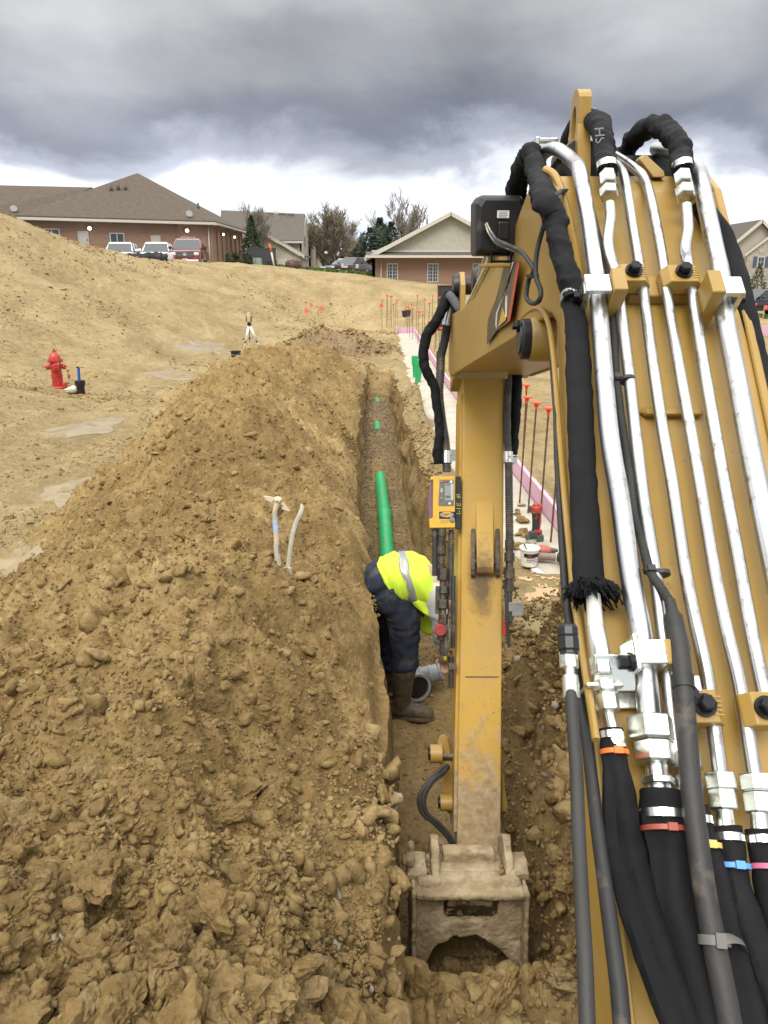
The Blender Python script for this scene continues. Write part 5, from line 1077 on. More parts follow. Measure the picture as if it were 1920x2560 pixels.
mb = MB(); mb.box(lp+Rl@np.array([-.022, -.012, -.062]), (.006, .035, .050), Rl); mb.box(lp+Rl@np.array([.030, -.012, -.062]), (.006, .035, .050), Rl); mb.box(lp+Rl@np.array([.004, -.012, -.087]), (.058, .035, .006), Rl)
mb.stack(lp+Rl@np.array([-.025, -.016, -.048]), -XA, [(0, .009), (.008, .009)], 6); mb.stack(lp+Rl@np.array([.033, -.016, -.048]), XA, [(0, .009), (.008, .009)], 6); mb.build('lamp_bracket', M_BOLT, WL, .001)
mb = MB(); mb.tube(smooth_path([lp+Rl@np.array([-.043, -.036, .004]), lp+Rl@np.array([-.036, -.05, -.02]), lp+Rl@np.array([-.015, -.055, -.045]), lp+Rl@np.array([.02, -.05, -.058]), GD(1290, 628, 1.90)], 30), .0032, 8); mb.tube(smooth_path([lp+Rl@np.array([-.040, -.036, .007]), lp+Rl@np.array([-.030, -.05, -.016]), lp+Rl@np.array([-.010, -.055, -.040]), lp+Rl@np.array([.024, -.05, -.053]), GD(1294, 626, 1.90)], 30), .0032, 8); mb.build('lamp_wire', M_STEEL, WL)
mb = MB(); a = GD(1217, 650, 1.98); mb.box(np.array([lp[0]+.03, lp[1]-.005, lp[2]-.097]), (.145, .085, .009), Rl); mb.build('mounting_plate', M_YEL_SHADED, BOOM, .002)

# ---- laser receiver clamped to the stick: a thing of its own
rco = SP(1108, 1255, .045)
RX = thing('laser_receiver', 'small yellow grade receiver box with grey screen, clipped beside the excavator stick', 'laser receiver', tuple(rco))
def RQ(name, pts, h, th, m, par=RX, bev=0.0): 
    mb = MB(); quad_prism(mb, [SP(x, y, h) for x, y in pts], th, -SN); return mb.build(name, m, par, bev)
M_RYEL = mat('receiver_yellow', (.62, .36, .035), .45, 0, .08, 30, .03, 90, (.34, .24, .10), .12, 40)
HS = RQ('housing', [(1077, 1191), (1137, 1190), (1138, 1319), (1075, 1320), (1073, 1297), (1082, 1294), (1083, 1200), (1075, 1200)], .045, .06, M_RYEL, bev=.003)
RQ('sensor_window', [(1076, 1201), (1083, 1200), (1083, 1294), (1073, 1296), (1071, 1250)], .040, .045, mat('purple_window', (.19, .10, .13), .15, 0, .1), bev=.004)
PN = RQ('control_panel', [(1099, 1199), (1134, 1199), (1135, 1265), (1096, 1265)], .0462, .002, mat('panel_grey', (.12, .115, .10), .5, 0, .15, 60))
RQ('screen', [(1112, 1209), (1134, 1209), (1134, 1251), (1112, 1251)], .0475, .0015, mat('lcd_grey', (.26, .28, .26), .25, 0, .05), PN)
RQ('screen_border', [(1127, 1209.5), (1133.5, 1209.5), (1133.5, 1250), (1127, 1250)], .0482, .0008, mat('lcd_pale', (.42, .45, .42), .3), PN)
for k in range(4): RQ('screen_digit', [(1114+3.4*k, 1239), (1116+3.4*k, 1239), (1116+3.4*k, 1244), (1114+3.4*k, 1244)], .0482, .0008, M_DBLK, PN)
RQ('screen_bar', [(1114, 1211.5), (1126, 1211.5), (1126, 1213), (1114, 1213)], .0482, .0008, M_DBLK, PN)
def rbtn(x, y, r, m): 
    mb = MB(); mb.stack(SP(x, y, .046), SN, [(0, r), (.003, r), (.004, r*.7)], 14); mb.build('button', m, PN)
M_BTNW = mat('button_white', (.62, .62, .55), .5); M_BTNG = mat('button_grey', (.20, .20, .18), .5); M_BTNR = mat('button_red', (.42, .05, .04), .5)
rbtn(1104, 1203.5, .0062, M_BTNG); rbtn(1115, 1204, .0055, M_BTNR); rbtn(1128, 1204.5, .007, M_BTNW)
for (x, y) in ((1104, 1222), (1101.5, 1226.5), (1106.5, 1226.5), (1104, 1230.5)): rbtn(x, y, .0033, M_BTNW)
rbtn(1103.5, 1246, .0068, M_BTNG); rbtn(1124, 1259, .006, M_BTNW)
LG = RQ('logo_panel', [(1098, 1279), (1138, 1279), (1138, 1297), (1098, 1297)], .0465, .002, M_DBLK)
def ring2(x, y, a, b, w, h, m, name, par):
    mb = MB(); n = 26; o = []; i_ = []
    for k in range(n):
        t = 2*math.pi*k/n; o.append(SP(x+a*math.cos(t), y+b*math.sin(t), h)); i_.append(SP(x+(a-w)*math.cos(t), y+(b-w)*math.sin(t), h))
    mb.add(o+i_, [(k, (k+1) % n, n+(k+1) % n, n+k) for k in range(n)]); return mb.build(name, m, par)
ring2(1117, 1286.5, 16.5, 6.2, 1.3, .0470, M_DWHT, 'emblem_ring', LG); ring2(1117, 1286.5, 12.5, 4.2, 4.1, .0470, M_DYEL, 'emblem_oval', LG)
RQ('emblem_letter', [(1110, 1284.5), (1124, 1283.8), (1123, 1286), (1113, 1287), (1121, 1288.6), (1109, 1289)], .0476, .0005, mat('emblem_brown', (.22, .10, .02), .5), LG)
for k in range(3): RQ('print_line', [(1101, 1301+3*k), (1123-2*k, 1301+3*k), (1123-2*k, 1302.2+3*k), (1101, 1302.2+3*k)], .0455, .0006, mat('faint_print', (.40, .22, .04), .6))
mb = MB(); mb.stack(SP(1130, 1299, .045), SN, [(0, .012), (.008, .012), (.010, .009)], 18); mb.build('knob', M_BTNG, RX)
MP = RQ('mounting_plate', [(1140, 1191), (1153, 1191), (1152, 1322), (1139, 1322)], .03, .03, M_BLK, bev=.002)
M_GRN = mat('green_mark', (.42, .55, .14), .7, 0, .2, 60)
def strokes(segs, h, w, m, par, name='written_mark'):
    mb = MB()
    for (x0, y0, x1, y1) in segs:
        p = SP(x0, y0, h); q = SP(x1, y1, h); mb.tube([p, q], w, 6)
    o = mb.build(name, m, par); return o
strokes([(1142, 1236, 1151, 1236), (1142, 1236, 1142, 1243), (1147, 1235, 1147, 1244)], .031, .0012, M_GRN, MP); strokes([(1142, 1244, 1151, 1243), (1145, 1240, 1145, 1247), (1150, 1240, 1150, 1247)], .031, .0012, M_GRN, MP)
strokes([(1142, 1257, 1142, 1264), (1142, 1264, 1151, 1265), (1151, 1265, 1151, 1258), (1146, 1258, 1147, 1264)], .031, .0013, M_GRN, MP)
strokes([(1141, 1271, 1152, 1272.5)], .031, .0016, M_GRN, MP); strokes([(1141, 1284, 1151, 1285), (1149, 1278, 1149, 1284), (1146, 1278, 1149, 1278)], .031, .0013, M_GRN, MP)
# ------------------------------------------------------------------ background: buildings, vehicles, trees
def gz(x, y): return float(ground_at(np.array([float(x)]), np.array([float(y)]))[0])
def brick_mat(name, c1, c2, mortar, rot=0.0):
    m, nt, b = node_mat(name); N = nt.nodes.new; L = nt.links.new
    g = N('ShaderNodeNewGeometry'); sp = N('ShaderNodeSeparateXYZ'); L(g.outputs['Position'], sp.inputs[0])
    ad = N('ShaderNodeMath'); ad.operation = 'ADD'; L(sp.outputs['X'], ad.inputs[0]); L(sp.outputs['Y'], ad.inputs[1])
    cb = N('ShaderNodeCombineXYZ'); L(ad.outputs[0], cb.inputs[0]); L(sp.outputs['Z'], cb.inputs[1])
    t = N('ShaderNodeTexBrick'); L(cb.outputs[0], t.inputs['Vector']); t.inputs['Scale'].default_value = 1.0
    t.inputs['Brick Width'].default_value = .24; t.inputs['Row Height'].default_value = .08; t.inputs['Mortar Size'].default_value = .012
    t.inputs['Color1'].default_value = (*c1, 1); t.inputs['Color2'].default_value = (*c2, 1); t.inputs['Mortar'].default_value = (*mortar, 1)
    n = N('ShaderNodeTexNoise'); n.inputs['Scale'].default_value = .9; n.inputs['Detail'].default_value = 5; L(g.outputs['Position'], n.inputs['Vector'])
    mx = N('ShaderNodeMix'); mx.data_type = 'RGBA'; mx.blend_type = 'MULTIPLY'; mx.inputs['Factor'].default_value = .22; L(t.outputs['Color'], mx.inputs['A']); L(n.outputs['Color'], mx.inputs['B'])
    L(mx.outputs['Result'], b.inputs['Base Color']); b.inputs['Roughness'].default_value = .9
    bp = N('ShaderNodeBump'); bp.inputs['Distance'].default_value = .01; bp.invert = True; L(t.outputs['Fac'], bp.inputs['Height']); L(bp.outputs[0], b.inputs['Normal'])
    return m
def course_mat(name, c, step, dark=.7, rough=.85, var=.15):
    """horizontal courses: siding laps or shingle rows"""
    m, nt, b = node_mat(name); N = nt.nodes.new; L = nt.links.new
    g = N('ShaderNodeNewGeometry'); sp = N('ShaderNodeSeparateXYZ'); L(g.outputs['Position'], sp.inputs[0])
    mu = N('ShaderNodeMath'); mu.operation = 'DIVIDE'; L(sp.outputs['Z'], mu.inputs[0]); mu.inputs[1].default_value = step
    fr = N('ShaderNodeMath'); fr.operation = 'FRACT'; L(mu.outputs[0], fr.inputs[0])
    r = N('ShaderNodeValToRGB'); L(fr.outputs[0], r.inputs[0]); r.color_ramp.elements[0].color = (dark, dark, dark, 1); r.color_ramp.elements[1].position = .18; r.color_ramp.elements[1].color = (1, 1, 1, 1)
    n = N('ShaderNodeTexNoise'); n.inputs['Scale'].default_value = 3.5; n.inputs['Detail'].default_value = 7; n.inputs['Roughness'].default_value = .7; L(g.outputs['Position'], n.inputs['Vector'])
    r2 = N('ShaderNodeValToRGB'); L(n.outputs['Fac'], r2.inputs[0]); c = np.array(c); r2.color_ramp.elements[0].position = .3; r2.color_ramp.elements[1].position = .7
    r2.color_ramp.elements[0].color = (*(c*(1-var)), 1); r2.color_ramp.elements[1].color = (*(c*(1+var)), 1)
    mx = N('ShaderNodeMix'); mx.data_type = 'RGBA'; mx.blend_type = 'MULTIPLY'; mx.inputs['Factor'].default_value = 1; L(r2.outputs[0], mx.inputs['A']); L(r.outputs[0], mx.inputs['B'])
    L(mx.outputs['Result'], b.inputs['Base Color']); b.inputs['Roughness'].default_value = rough; b.inputs['Specular IOR Level'].default_value = .3
    return m
M_BRICK = brick_mat('red_brick', (.36, .188, .112), (.295, .150, .090), (.38, .31, .24)); M_BRICK2 = brick_mat('tan_red_brick', (.36, .188, .118), (.30, .158, .098), (.38, .31, .25))
M_ROOF = course_mat('brown_shingles', (.098, .078, .060), .13, .8, .95, .22); M_ROOF2 = course_mat('grey_brown_shingles', (.105, .092, .078), .13, .8, .95, .2)
M_SID = course_mat('pale_siding', (.40, .385, .32), .15, .82); M_CREAM = course_mat('cream_siding', (.47, .43, .34), .15, .85); M_TRIM = mat('pale_trim', (.50, .47, .41), .7, 0, .06); M_TRIMD = mat('taupe_gutter', (.23, .20, .165), .6, 0, .08)
M_GLASS = mat('window_glass', (.035, .05, .05), .08, 0, .3, .8, spec=.7); M_WFR = mat('window_frame', (.52, .50, .45), .6, 0, .05); M_DOORP = mat('door_paint', (.46, .45, .40), .6, 0, .06)
M_STONEW = mat('stone_veneer', (.33, .30, .25), .9, 0, .3, 3.5, .6, 6); M_LIT = mat('lit_lamp', (.9, .85, .7), .5, 0, 0, emit=(1.0, .93, .78), estr=5.0)
M_PIPE = mat('vent_pipe', (.11, .09, .08), .7)
def V3(a): return np.asarray(a, float)
def wall_panel(parent, A, B, z0, z1, m, name='wall', th=.2):
    """wall from A to B (plan points), z0..z1, thickness inward (to the left of A->B reversed)"""
    A = V3([A[0], A[1], 0]); B = V3([B[0], B[1], 0]); d = (B-A)/np.linalg.norm(B-A); n = np.array([d[1], -d[0], 0]); mb = MB()
    p = [A, B, B-n*th, A-n*th]; mb.hexa([q+np.array([0, 0, z0]) for q in p]+[q+np.array([0, 0, z1]) for q in p]); return mb.build(name, m, parent)
def opening(parent, A, B, t0, t1, z0, z1, kind='window', panes=2, grid=0, frame=M_WFR, glass=None, proud=.03):
    """window or door set on the wall line A->B between fractions t0..t1"""
    A = V3([A[0], A[1], 0]); B = V3([B[0], B[1], 0]); L_ = np.linalg.norm(B-A); d = (B-A)/L_; n = np.array([d[1], -d[0], 0]); R = np.stack([d, -n, np.array([0, 0, 1.0])], 1)
    w = (t1-t0)*L_; h = z1-z0; c = A+d*(t0+t1)/2*L_+np.array([0, 0, (z0+z1)/2])+n*proud*.5; f = .07; mb = MB()
    mb.box(c+d*(w/2-f/2), (f, proud+.06, h), R); mb.box(c-d*(w/2-f/2), (f, proud+.06, h), R)
    for zz in (h/2-f/2, -h/2+f/2): mb.box(c+np.array([0, 0, zz]), (w-2*f-.004, proud+.056, f), R)
    if kind == 'door':
        mb.box(c, (w-2*f-.01, proud+.02, h-2*f-.01), R); o = mb.build('door', M_DOORP, parent)
        m2 = MB(); m2.box(c+n*.04+d*(w*.35), (.05, .08, .12), R); m2.build('handle', M_PIPE, o); return o
    for k in range(1, panes): mb.box(c+d*(-w/2+w*k/panes), (f*.8, proud+.05, h-2*f-.004), R)
    o = mb.build('window', frame, parent)
    for k in range(panes):
        pw = w/panes-f; pc = c+d*(-w/2+w*(k+.5)/panes)-n*.012
        m2 = MB(); m2.box(pc, (pw, .02, h-2*f), R); m2.build('pane', glass or M_GLASS, o)
        if grid:
            m3 = MB()
            for g in range(1, grid): m3.box(pc+n*.014+np.array([0, 0, -h/2+f+(h-2*f)*g/grid]), (pw, .012, .025), R)
            m3.box(pc+n*.015, (.025, .011, h-2*f), R); m3.build('muntin', frame, o)
    return o
def roof_poly(parent, pts, m, th=.12, name='roof'):
    P = [V3(p) for p in pts]; mb = MB(); quad_prism(mb, [p+np.array([0, 0, th]) for p in P], th, np.array([0, 0, -1.0])); return mb.build(name, m, parent)
def rod(parent, p, q, r, m, name, n=8): mb = MB(); mb.cyl(p, q, r, r, n); return mb.build(name, m, parent)
def slab_along(parent, p, q, w, h, m, name):
    p = V3(p); q = V3(q); d = q-p; L_ = np.linalg.norm(d); B = basis(d, (0, 0, 1)); mb = MB(); mb.box((p+q)/2, (h, w, L_), B); return mb.build(name, m, parent)

# ---- long brick office with the hipped roof
ZE = 6.0; e1 = GZ(38, 542, ZE); e2 = GZ(538, 556, ZE); e3 = GZ(616, 579, ZE); e4 = e1+e3-e2; ap = GY(344, 436, 65.5)
BO = thing('brick_office', 'long single-storey brick office with a brown hipped roof and two lit wall lamps', 'building', (-18, 62, 3.0))
ins = lambda p, q, k: p+(q-p)*k
cc_ = (e1+e2+e3+e4)/4; w1, w2, w3, w4 = [ins(p, cc_, .055) for p in (e1, e2, e3, e4)]
for A, B in ((w1, w2), (w2, w3), (w3, w4), (w4, w1)): wall_panel(BO, A, B, 2.3, ZE-.16, M_BRICK)
for tri in ((e1, e2, ap), (e2, e3, ap), (e3, e4, ap), (e4, e1, ap)): RO = roof_poly(BO, tri, M_ROOF, .10)
for A, B in ((e1, e2), (e2, e3)):
    slab_along(BO, A-np.array([0, 0, .10]), B-np.array([0, 0, .10]), .14, .20, M_TRIM, 'gutter')
    a2 = ins(A, cc_, .03); b2 = ins(B, cc_, .03); slab_along(BO, a2-np.array([0, 0, .19]), b2-np.array([0, 0, .19]), .9, .03, M_TRIMD, 'soffit')
def tpx(px): return (px-38)/(538-38)
zb_ = lambda py: GY(300, py, 57.5)[2]
for a, b, y0, y1, k in ((93, 133, 575, 592, 'w'), (176, 203, 580, 622, 'd'), (256, 294, 582, 622, 'w'), (363, 389, 586, 628, 'd'), (444, 483, 588, 622, 'w')):
    t0 = (a-50)/(531-50); t1 = (b-50)/(531-50); opening(BO, w1, w2, t0, t1, max(3.2, GY(300, y1, 57.5)[2]), GY(300, y0, 57.5)[2], 'window' if k == 'w' else 'door', 2)
for px in (207, 461):
    p = w1+(w2-w1)*((px-50)/(531-50)); d = (w2-w1)/np.linalg.norm(w2-w1); n = np.array([d[1], -d[0], 0]); c = np.array([p[0], p[1], 5.42])+n*.14
    mb = MB(); mb.box(c, (.30, .2, .24), None); LMP = mb.build('wall_lamp', M_TRIMD, BO, .03); mb = MB(); mb.ball(c+n*.16-np.array([0, 0, .04]), .125, 10, 7, sc=(1, .7, .9)); mb.build('lamp_globe', M_LIT, LMP)
for t in (.25, .62):
    p = w2+(w3-w2)*t; d = (w3-w2)/np.linalg.norm(w3-w2); n = np.array([d[1], -d[0], 0]); c = np.array([p[0], p[1], 5.35])+n*.12
    mb = MB(); mb.box(c, (.16, .2, .2)); LMP = mb.build('wall_lamp', M_TRIMD, BO); mb = MB(); mb.ball(c+n*.12-np.array([0, 0, .03]), .085, 8, 6); mb.build('lamp_globe', M_LIT, LMP)
for px in (434, 521):
    p = w1+(w2-w1)*((px-50)/(531-50)); d = (w2-w1)/np.linalg.norm(w2-w1); n = np.array([d[1], -d[0], 0]); rod(BO, np.array([p[0], p[1], 2.6])+n*.08, np.array([p[0], p[1], 5.85])+n*.08, .05 if px > 500 else .03, M_TRIM if px > 500 else M_TRIMD, 'downspout')
for k in range(6):
    p = w2+(w3-w2)*(.14+.15*k); d = (w3-w2)/np.linalg.norm(w3-w2); n = np.array([d[1], -d[0], 0]); mb = MB(); mb.box(np.array([p[0], p[1], 4.0])+n*.05, (.14, .5, 3.0)); mb.build('pilaster', M_BRICK, BO)
def on_tri(a, b, c, px, py):
    n = np.cross(b-a, c-a); d = ray(px, py); t = ((a-EYE)@n)/(d@n); return EYE+d*t
for px, py, h in ((278, 480, .55), (296, 478, .6), (314, 478, .5)):
    p = on_tri(e1, e2, ap, px, py); rod(RO, p, p+np.array([0, 0, h]), .13, M_PIPE, 'roof_vent')
p = on_tri(e2, e3, ap, 496, 525); rod(RO, p, p+np.array([0, 0, .5]), .09, M_PIPE, 'roof_vent')
def dish(parent, p, r):
    mb = MB(); mb.stack(p+np.array([0, 0, .35]), np.array([.3, -.85, .4]), [(0, .05), (.04, r*.45), (.08, r*.75), (.085, r*.72)], 14); o = mb.build('satellite_dish', mat('dish_grey', (.24, .24, .24), .6), parent); rod(o, p-np.array([0, 0, .1]), p+np.array([0, 0, .4]), .03, M_PIPE, 'dish_mast'); return o
dish(RO, on_tri(e1, e2, ap, 474, 548), .33)
# wing behind
q1 = GY(-140, 545, 63); q2 = GY(78, 545, 66); r1 = GY(-120, 464, 69); r2 = GY(230, 472, 72)
WG = thing('brick_wing', 'low brick wing with a long brown roof behind the hipped office', 'building', (-28, 66, 3.0))
wall_panel(WG, ins(q1, q2, .04), ins(q2, q1, .02), 2.3, 5.9, M_BRICK); roof_poly(WG, [q1, q2, r2, r1], M_ROOF, .12); b1 = r1+(r1-q1)*np.array([1, 1, -1]); b2 = r2+(r2-q2)*np.array([1, 1, -1]); roof_poly(WG, [r1, r2, b2, b1], M_ROOF, .12)
slab_along(WG, q1-np.array([0, 0, .1]), q2-np.array([0, 0, .1]), .14, .2, M_TRIM, 'gutter'); dish(WG, on_tri(q1, q2, r2, 36, 534), .36)
wall_panel(WG, ins(q2, q1, .02), b2, 2.3, 5.9, M_BRICK); wall_panel(WG, b2, b1, 2.3, 5.9, M_BRICK)

# ---- brick gable building in the middle
GB = thing('gable_building', 'brick building with a pale grey siding gable and gridded windows above the dirt slope', 'building', (4.5, 62, 1.8))
YF = 58.0; xl, xr = GY(931, 690, YF)[0], 2*GY(1126, 533, YF)[0]-GY(931, 690, YF)[0]; xa = (xl+xr)/2; ze = GY(940, 640, YF)[2]; za = GY(1126, 536, YF)[2]; YB = YF+15
A, B = (xl, YF), (xr, YF)
wall_panel(GB, A, B, .3, ze-.02, M_BRICK2); wall_panel(GB, B, (xr, YB), .3, ze-.02, M_BRICK2); wall_panel(GB, (xr, YB), (xl, YB), .3, ze-.02, M_BRICK2); wall_panel(GB, (xl, YB), A, .3, ze-.02, M_BRICK2)
for y, s in ((YF, 1), (YB, -1)):
    mb = MB(); mb.prism([(xl-.02, ze+.26), (xr+.02, ze+.26), (xa, za-.1)], np.array([0, y+.1*s, 0]), np.array([1.0, 0, 0]), np.array([0, 0, 1.0]), .2); mb.build('gable_siding', M_SID, GB)
ov = .55; sl = (za-ze)/(xa-xl)
for s in (-1, 1):
    x0 = xa+s*(xa-xl+ov); roof_poly(GB, [(x0, YF-.45, ze-ov*sl), (xa, YF-.45, za), (xa, YB+.4, za), (x0, YB+.4, ze-ov*sl)], M_ROOF2, .14)
    slab_along(GB, (x0, YF-.5, ze-ov*sl+.02), (xa, YF-.5, za+.02), .10, .26, M_TRIM, 'barge_board')
pr = MB(); pr.prism([(0, ze-.12), (-.75, ze-.12), (-.75, ze+.0), (0, ze+.30)], np.array([xa, YF, 0]), np.array([0, 1.0, 0]), np.array([0, 0, 1.0]), xr-xl+.9); pr.build('pent_roof', M_ROOF2, GB)
slab_along(GB, (xl-.5, YF-.80, ze-.06), (xr+.5, YF-.80, ze-.06), .10, .17, M_TRIM, 'gutter'); slab_along(GB, (xl-.05, YF-.06, ze+.33), (xr+.05, YF-.06, ze+.33), .08, .12, M_TRIM, 'trim_board')
W_ = xr-xl
for a, b in ((967, 995), (1068, 1096), (1181, 1209), (1280, 1306)):
    x0 = GY(a, 680, YF)[0]; x1 = GY(b, 680, YF)[0]; opening(GB, A, B, (x0-xl)/W_, (x1-xl)/W_, GY(1000, 706, YF)[2], GY(1000, 658, YF)[2], 'window', 2, 5)
rod(GB, (GY(953, 700, YF)[0], YF-.08, .4), (GY(953, 700, YF)[0], YF-.08, ze-.1), .05, M_TRIM, 'downspout')
for px, y in ((1000, 64), (1067, 63)): p = GY(px, 600, y); zr = ze+(abs(p[0]-xl))*sl; rod(GB, (p[0], y, zr-.1), (p[0], y, zr+.8), .07, M_PIPE, 'roof_vent')

# ---- townhouse row
TH_ = thing('townhouse_row', 'two-storey cream townhouses with large grey-brown roofs, seen past the hipped office', 'building', (-11, 88, 2.6))
YT = 84.0; t1 = GY(548, 604, YT); t2 = GY(757, 604, YT); u1 = GY(553, 529, YT+6); u2 = GY(762, 538, YT+6)
wall_panel(TH_, t1+np.array([.3, .4, 0]), t2+np.array([-.2, .4, 0]), 1.8, t2[2]-.05, M_CREAM); roof_poly(TH_, [t1, t2, u2, u1], M_ROOF2, .14); v1 = u1+np.array([0, 6, t1[2]-u1[2]]); v2 = u2+np.array([0, 6, t2[2]-u2[2]]); roof_poly(TH_, [u1, u2, v2, v1], M_ROOF2, .14)
mb = MB(); xg = t2[0]-.25; mb.prism([(YT+.4, 1.8), (YT+12, 1.8), (YT+12, t2[2]-.1), (YT+6, u2[2]-.25), (YT+.4, t2[2]-.1)], np.array([xg, 0, 0]), np.array([0, 1.0, 0]), np.array([0, 0, 1.0]), .2); mb.build('end_wall', M_CREAM, TH_)
slab_along(TH_, t1-np.array([0, .05, .05]), t2-np.array([0, .05, .05]), .12, .2, M_TRIM, 'gutter')
for px, py in ((588, 537), (612, 537), (677, 539), (706, 540), (727, 541)): p = on_tri(t1, t2, u2, px, py); mb = MB(); mb.box(p+np.array([0, -.1, .12]), (.7, .5, .22)); mb.build('roof_vent', M_PIPE, TH_)
for px in (628, 686, 693): p = on_tri(t1, t2, u2, px, 541); rod(TH_, p, p+np.array([0, 0, .6]), .10, M_TRIM, 'vent_pipe')
for k, (y, ax0, ax1, rt) in enumerate(((92.0, 757, 776, 561), (99.0, 774, 789, 566), (106.0, 786, 795, 600))):
    a = GY(ax0, 640, y); b = GY(ax1, 640, y); zt_ = GY(ax0, 612 if k < 2 else 622, y)[2]; zr = GY(ax0, rt, y+4)[2]
    wall_panel(TH_, (a[0]-1.5, y), (b[0], y), 1.8, zt_, M_CREAM); mb = MB(); mb.prism([(y, 1.8), (y+8, 1.8), (y+8, zt_), (y+4, zr-.2), (y, zt_)], np.array([b[0]-.1, 0, 0]), np.array([0, 1.0, 0]), np.array([0, 0, 1.0]), .2); mb.build('end_wall', M_CREAM, TH_)
    roof_poly(TH_, [(a[0]-3, y-.4, zt_-.2), (b[0]+.2, y-.4, zt_-.2), (b[0]+.2, y+4, zr), (a[0]-3, y+4, zr)], M_ROOF2, .12); roof_poly(TH_, [(a[0]-3, y+4, zr), (b[0]+.2, y+4, zr), (b[0]+.2, y+8.4, zt_-.2), (a[0]-3, y+8.4, zt_-.2)], M_ROOF2, .12)
    for zz in (3.3, 5.6 if k < 2 else 4.8):
        if zz+1 < zt_: opening(TH_, (b[0]-1.3, y), (b[0]-.1, y), .1, .9, zz, zz+1.0, 'window', 1)
for yy in (86.5, 91.0):
    for zz in (3.4, 5.3): opening(TH_, (xg+.1, yy), (xg+.1, yy+1.4), 0, 1, zz, zz+1.15, 'window', 1)
GG = thing('garage', 'cream garage with a sloping roof edge and a white door, in front of the townhouses', 'garage', (-9.5, 78, 2.6))
YG = 76.0; g0 = GY(655, 583, YG); g1 = GY(762, 642, YG); gb = GY(700, 676, YG)[2]; xL = g0[0]-6
mb = MB(); mb.prism([(xL, gb-1), (g1[0]-.35, gb-1), (g1[0]-.35, g1[2]-.05), (g0[0], g0[2]-.1), (xL, g1[2]+.2)], np.array([0, YG, 0]), np.array([1.0, 0, 0]), np.array([0, 0, 1.0]), .2); mb.build('wall', M_CREAM, GG)
roof_poly(GG, [(g0[0], YG-.4, g0[2]), (g1[0], YG-.4, g1[2]), (g1[0], YG+7, g1[2]), (g0[0], YG+7, g0[2])], M_ROOF2, .14); roof_poly(GG, [(g0[0], YG-.4, g0[2]), (xL-.4, YG-.4, g1[2]), (xL-.4, YG+7, g1[2]), (g0[0], YG+7, g0[2])], M_ROOF2, .14)
slab_along(GG, (g0[0], YG-.45, g0[2]+.03), (g1[0], YG-.45, g1[2]+.03), .1, .24, M_TRIM, 'barge_board'); wall_panel(GG, (g1[0]-.35, YG+.1), (g1[0]-.35, YG+6.5), gb-1, g1[2]-.1, M_CREAM)
mb = MB(); a = GY(694, 646, YG-.15); b = GY(719, 672, YG-.15); mb.box((a+b)/2, (b[0]-a[0], .08, a[2]-b[2])); mb.build('door', M_WFR, GG); rod(GG, GY(755, 645, YG-.15), GY(755, 676, YG-.15), .05, M_PIPE, 'downspout')

# ---- house at the far right
HR = thing('stone_gable_house', 'tan siding house with a stone gable, and blue shutters beside its window', 'house', (36, 82, 0))
YH = 76.0; hx0 = GY(1826, 640, YH)[0]; hxa = GY(1901, 553, YH)[0]; hx1 = 2*hxa-hx0; hze = GY(1826, 612, YH)[2]; hza = GY(1901, 553, YH)[2]
mb = MB(); mb.prism([(hx0, -.6), (hx1, -.6), (hx1, hze), (hxa, hza-.1), (hx0, hze)], np.array([0, YH+.1, 0]), np.array([1.0, 0, 0]), np.array([0, 0, 1.0]), .2); mb.build('wall', mat('tan_siding', (.40, .36, .29), .85, 0, .06), HR)
wall_panel(HR, (hx0, YH+10), (hx0, YH+.2), -.6, hze, M_CREAM); hs = (hza-hze)/(hxa-hx0)
for s in (-1, 1):
    x0 = hxa+s*(hxa-hx0+.5); roof_poly(HR, [(x0, YH-.4, hze-.5*hs), (hxa, YH-.4, hza), (hxa, YH+10, hza), (x0, YH+10, hze-.5*hs)], M_ROOF2, .14); slab_along(HR, (x0, YH-.45, hze-.5*hs), (hxa, YH-.45, hza), .1, .25, M_TRIM, 'barge_board')
sx0 = GY(1858, 650, YH)[0]; sxa = GY(1935, 575, YH)[0]; sze = GY(1858, 636, YH)[2]; sza = GY(1935, 580, YH)[2]
mb = MB(); mb.prism([(sx0, -.6), (2*sxa-sx0, -.6), (2*sxa-sx0, sze), (sxa, sza), (sx0, sze)], np.array([0, YH-.5, 0]), np.array([1.0, 0, 0]), np.array([0, 0, 1.0]), .5); mb.build('stone_gable', M_STONEW, HR)
slab_along(HR, (sx0-.3, YH-.85, sze-.15), (sxa, YH-.85, sza+.1), .12, .16, M_TRIM, 'barge_board')
wx0, wx1 = GY(1884, 650, YH)[0], GY(1902, 650, YH)[0]; wz0, wz1 = GY(1890, 668, YH)[2], GY(1890, 642, YH)[2]; opening(HR, (wx0, YH-.77), (wx1, YH-.77), 0, 1, wz0, wz1, 'window', 1, 2)
for x in (wx0-.22, wx1+.22): mb = MB(); mb.box((x, YH-.80, (wz0+wz1)/2), (.32, .06, wz1-wz0)); mb.build('shutter', mat('blue_shutter', (.055, .075, .13), .6), HR)
WH = thing('far_house', 'roof of a farther house peeping out beside the tan gable', 'house', (33, 92, 0)); a = GY(1795, 575, 90); b = GY(1880, 574, 90); 
roof_poly(WH, [(a[0], 86, a[2]-2.6), (b[0]+4, 86, a[2]-2.6), (b[0]+4, 91, a[2]), (a[0], 91, a[2])], M_ROOF2, .14); wall_panel(WH, (a[0]+.3, 86.3), (b[0]+3.6, 86.3), -.5, a[2]-2.55, M_CREAM); wall_panel(WH, (a[0]+.3, 95), (a[0]+.3, 86.3), -.5, a[2]-2.6, M_CREAM); roof_poly(WH, [(a[0], 91, a[2]), (b[0]+4, 91, a[2]), (b[0]+4, 96, a[2]-2.6), (a[0], 96, a[2]-2.6)], M_ROOF2, .14)

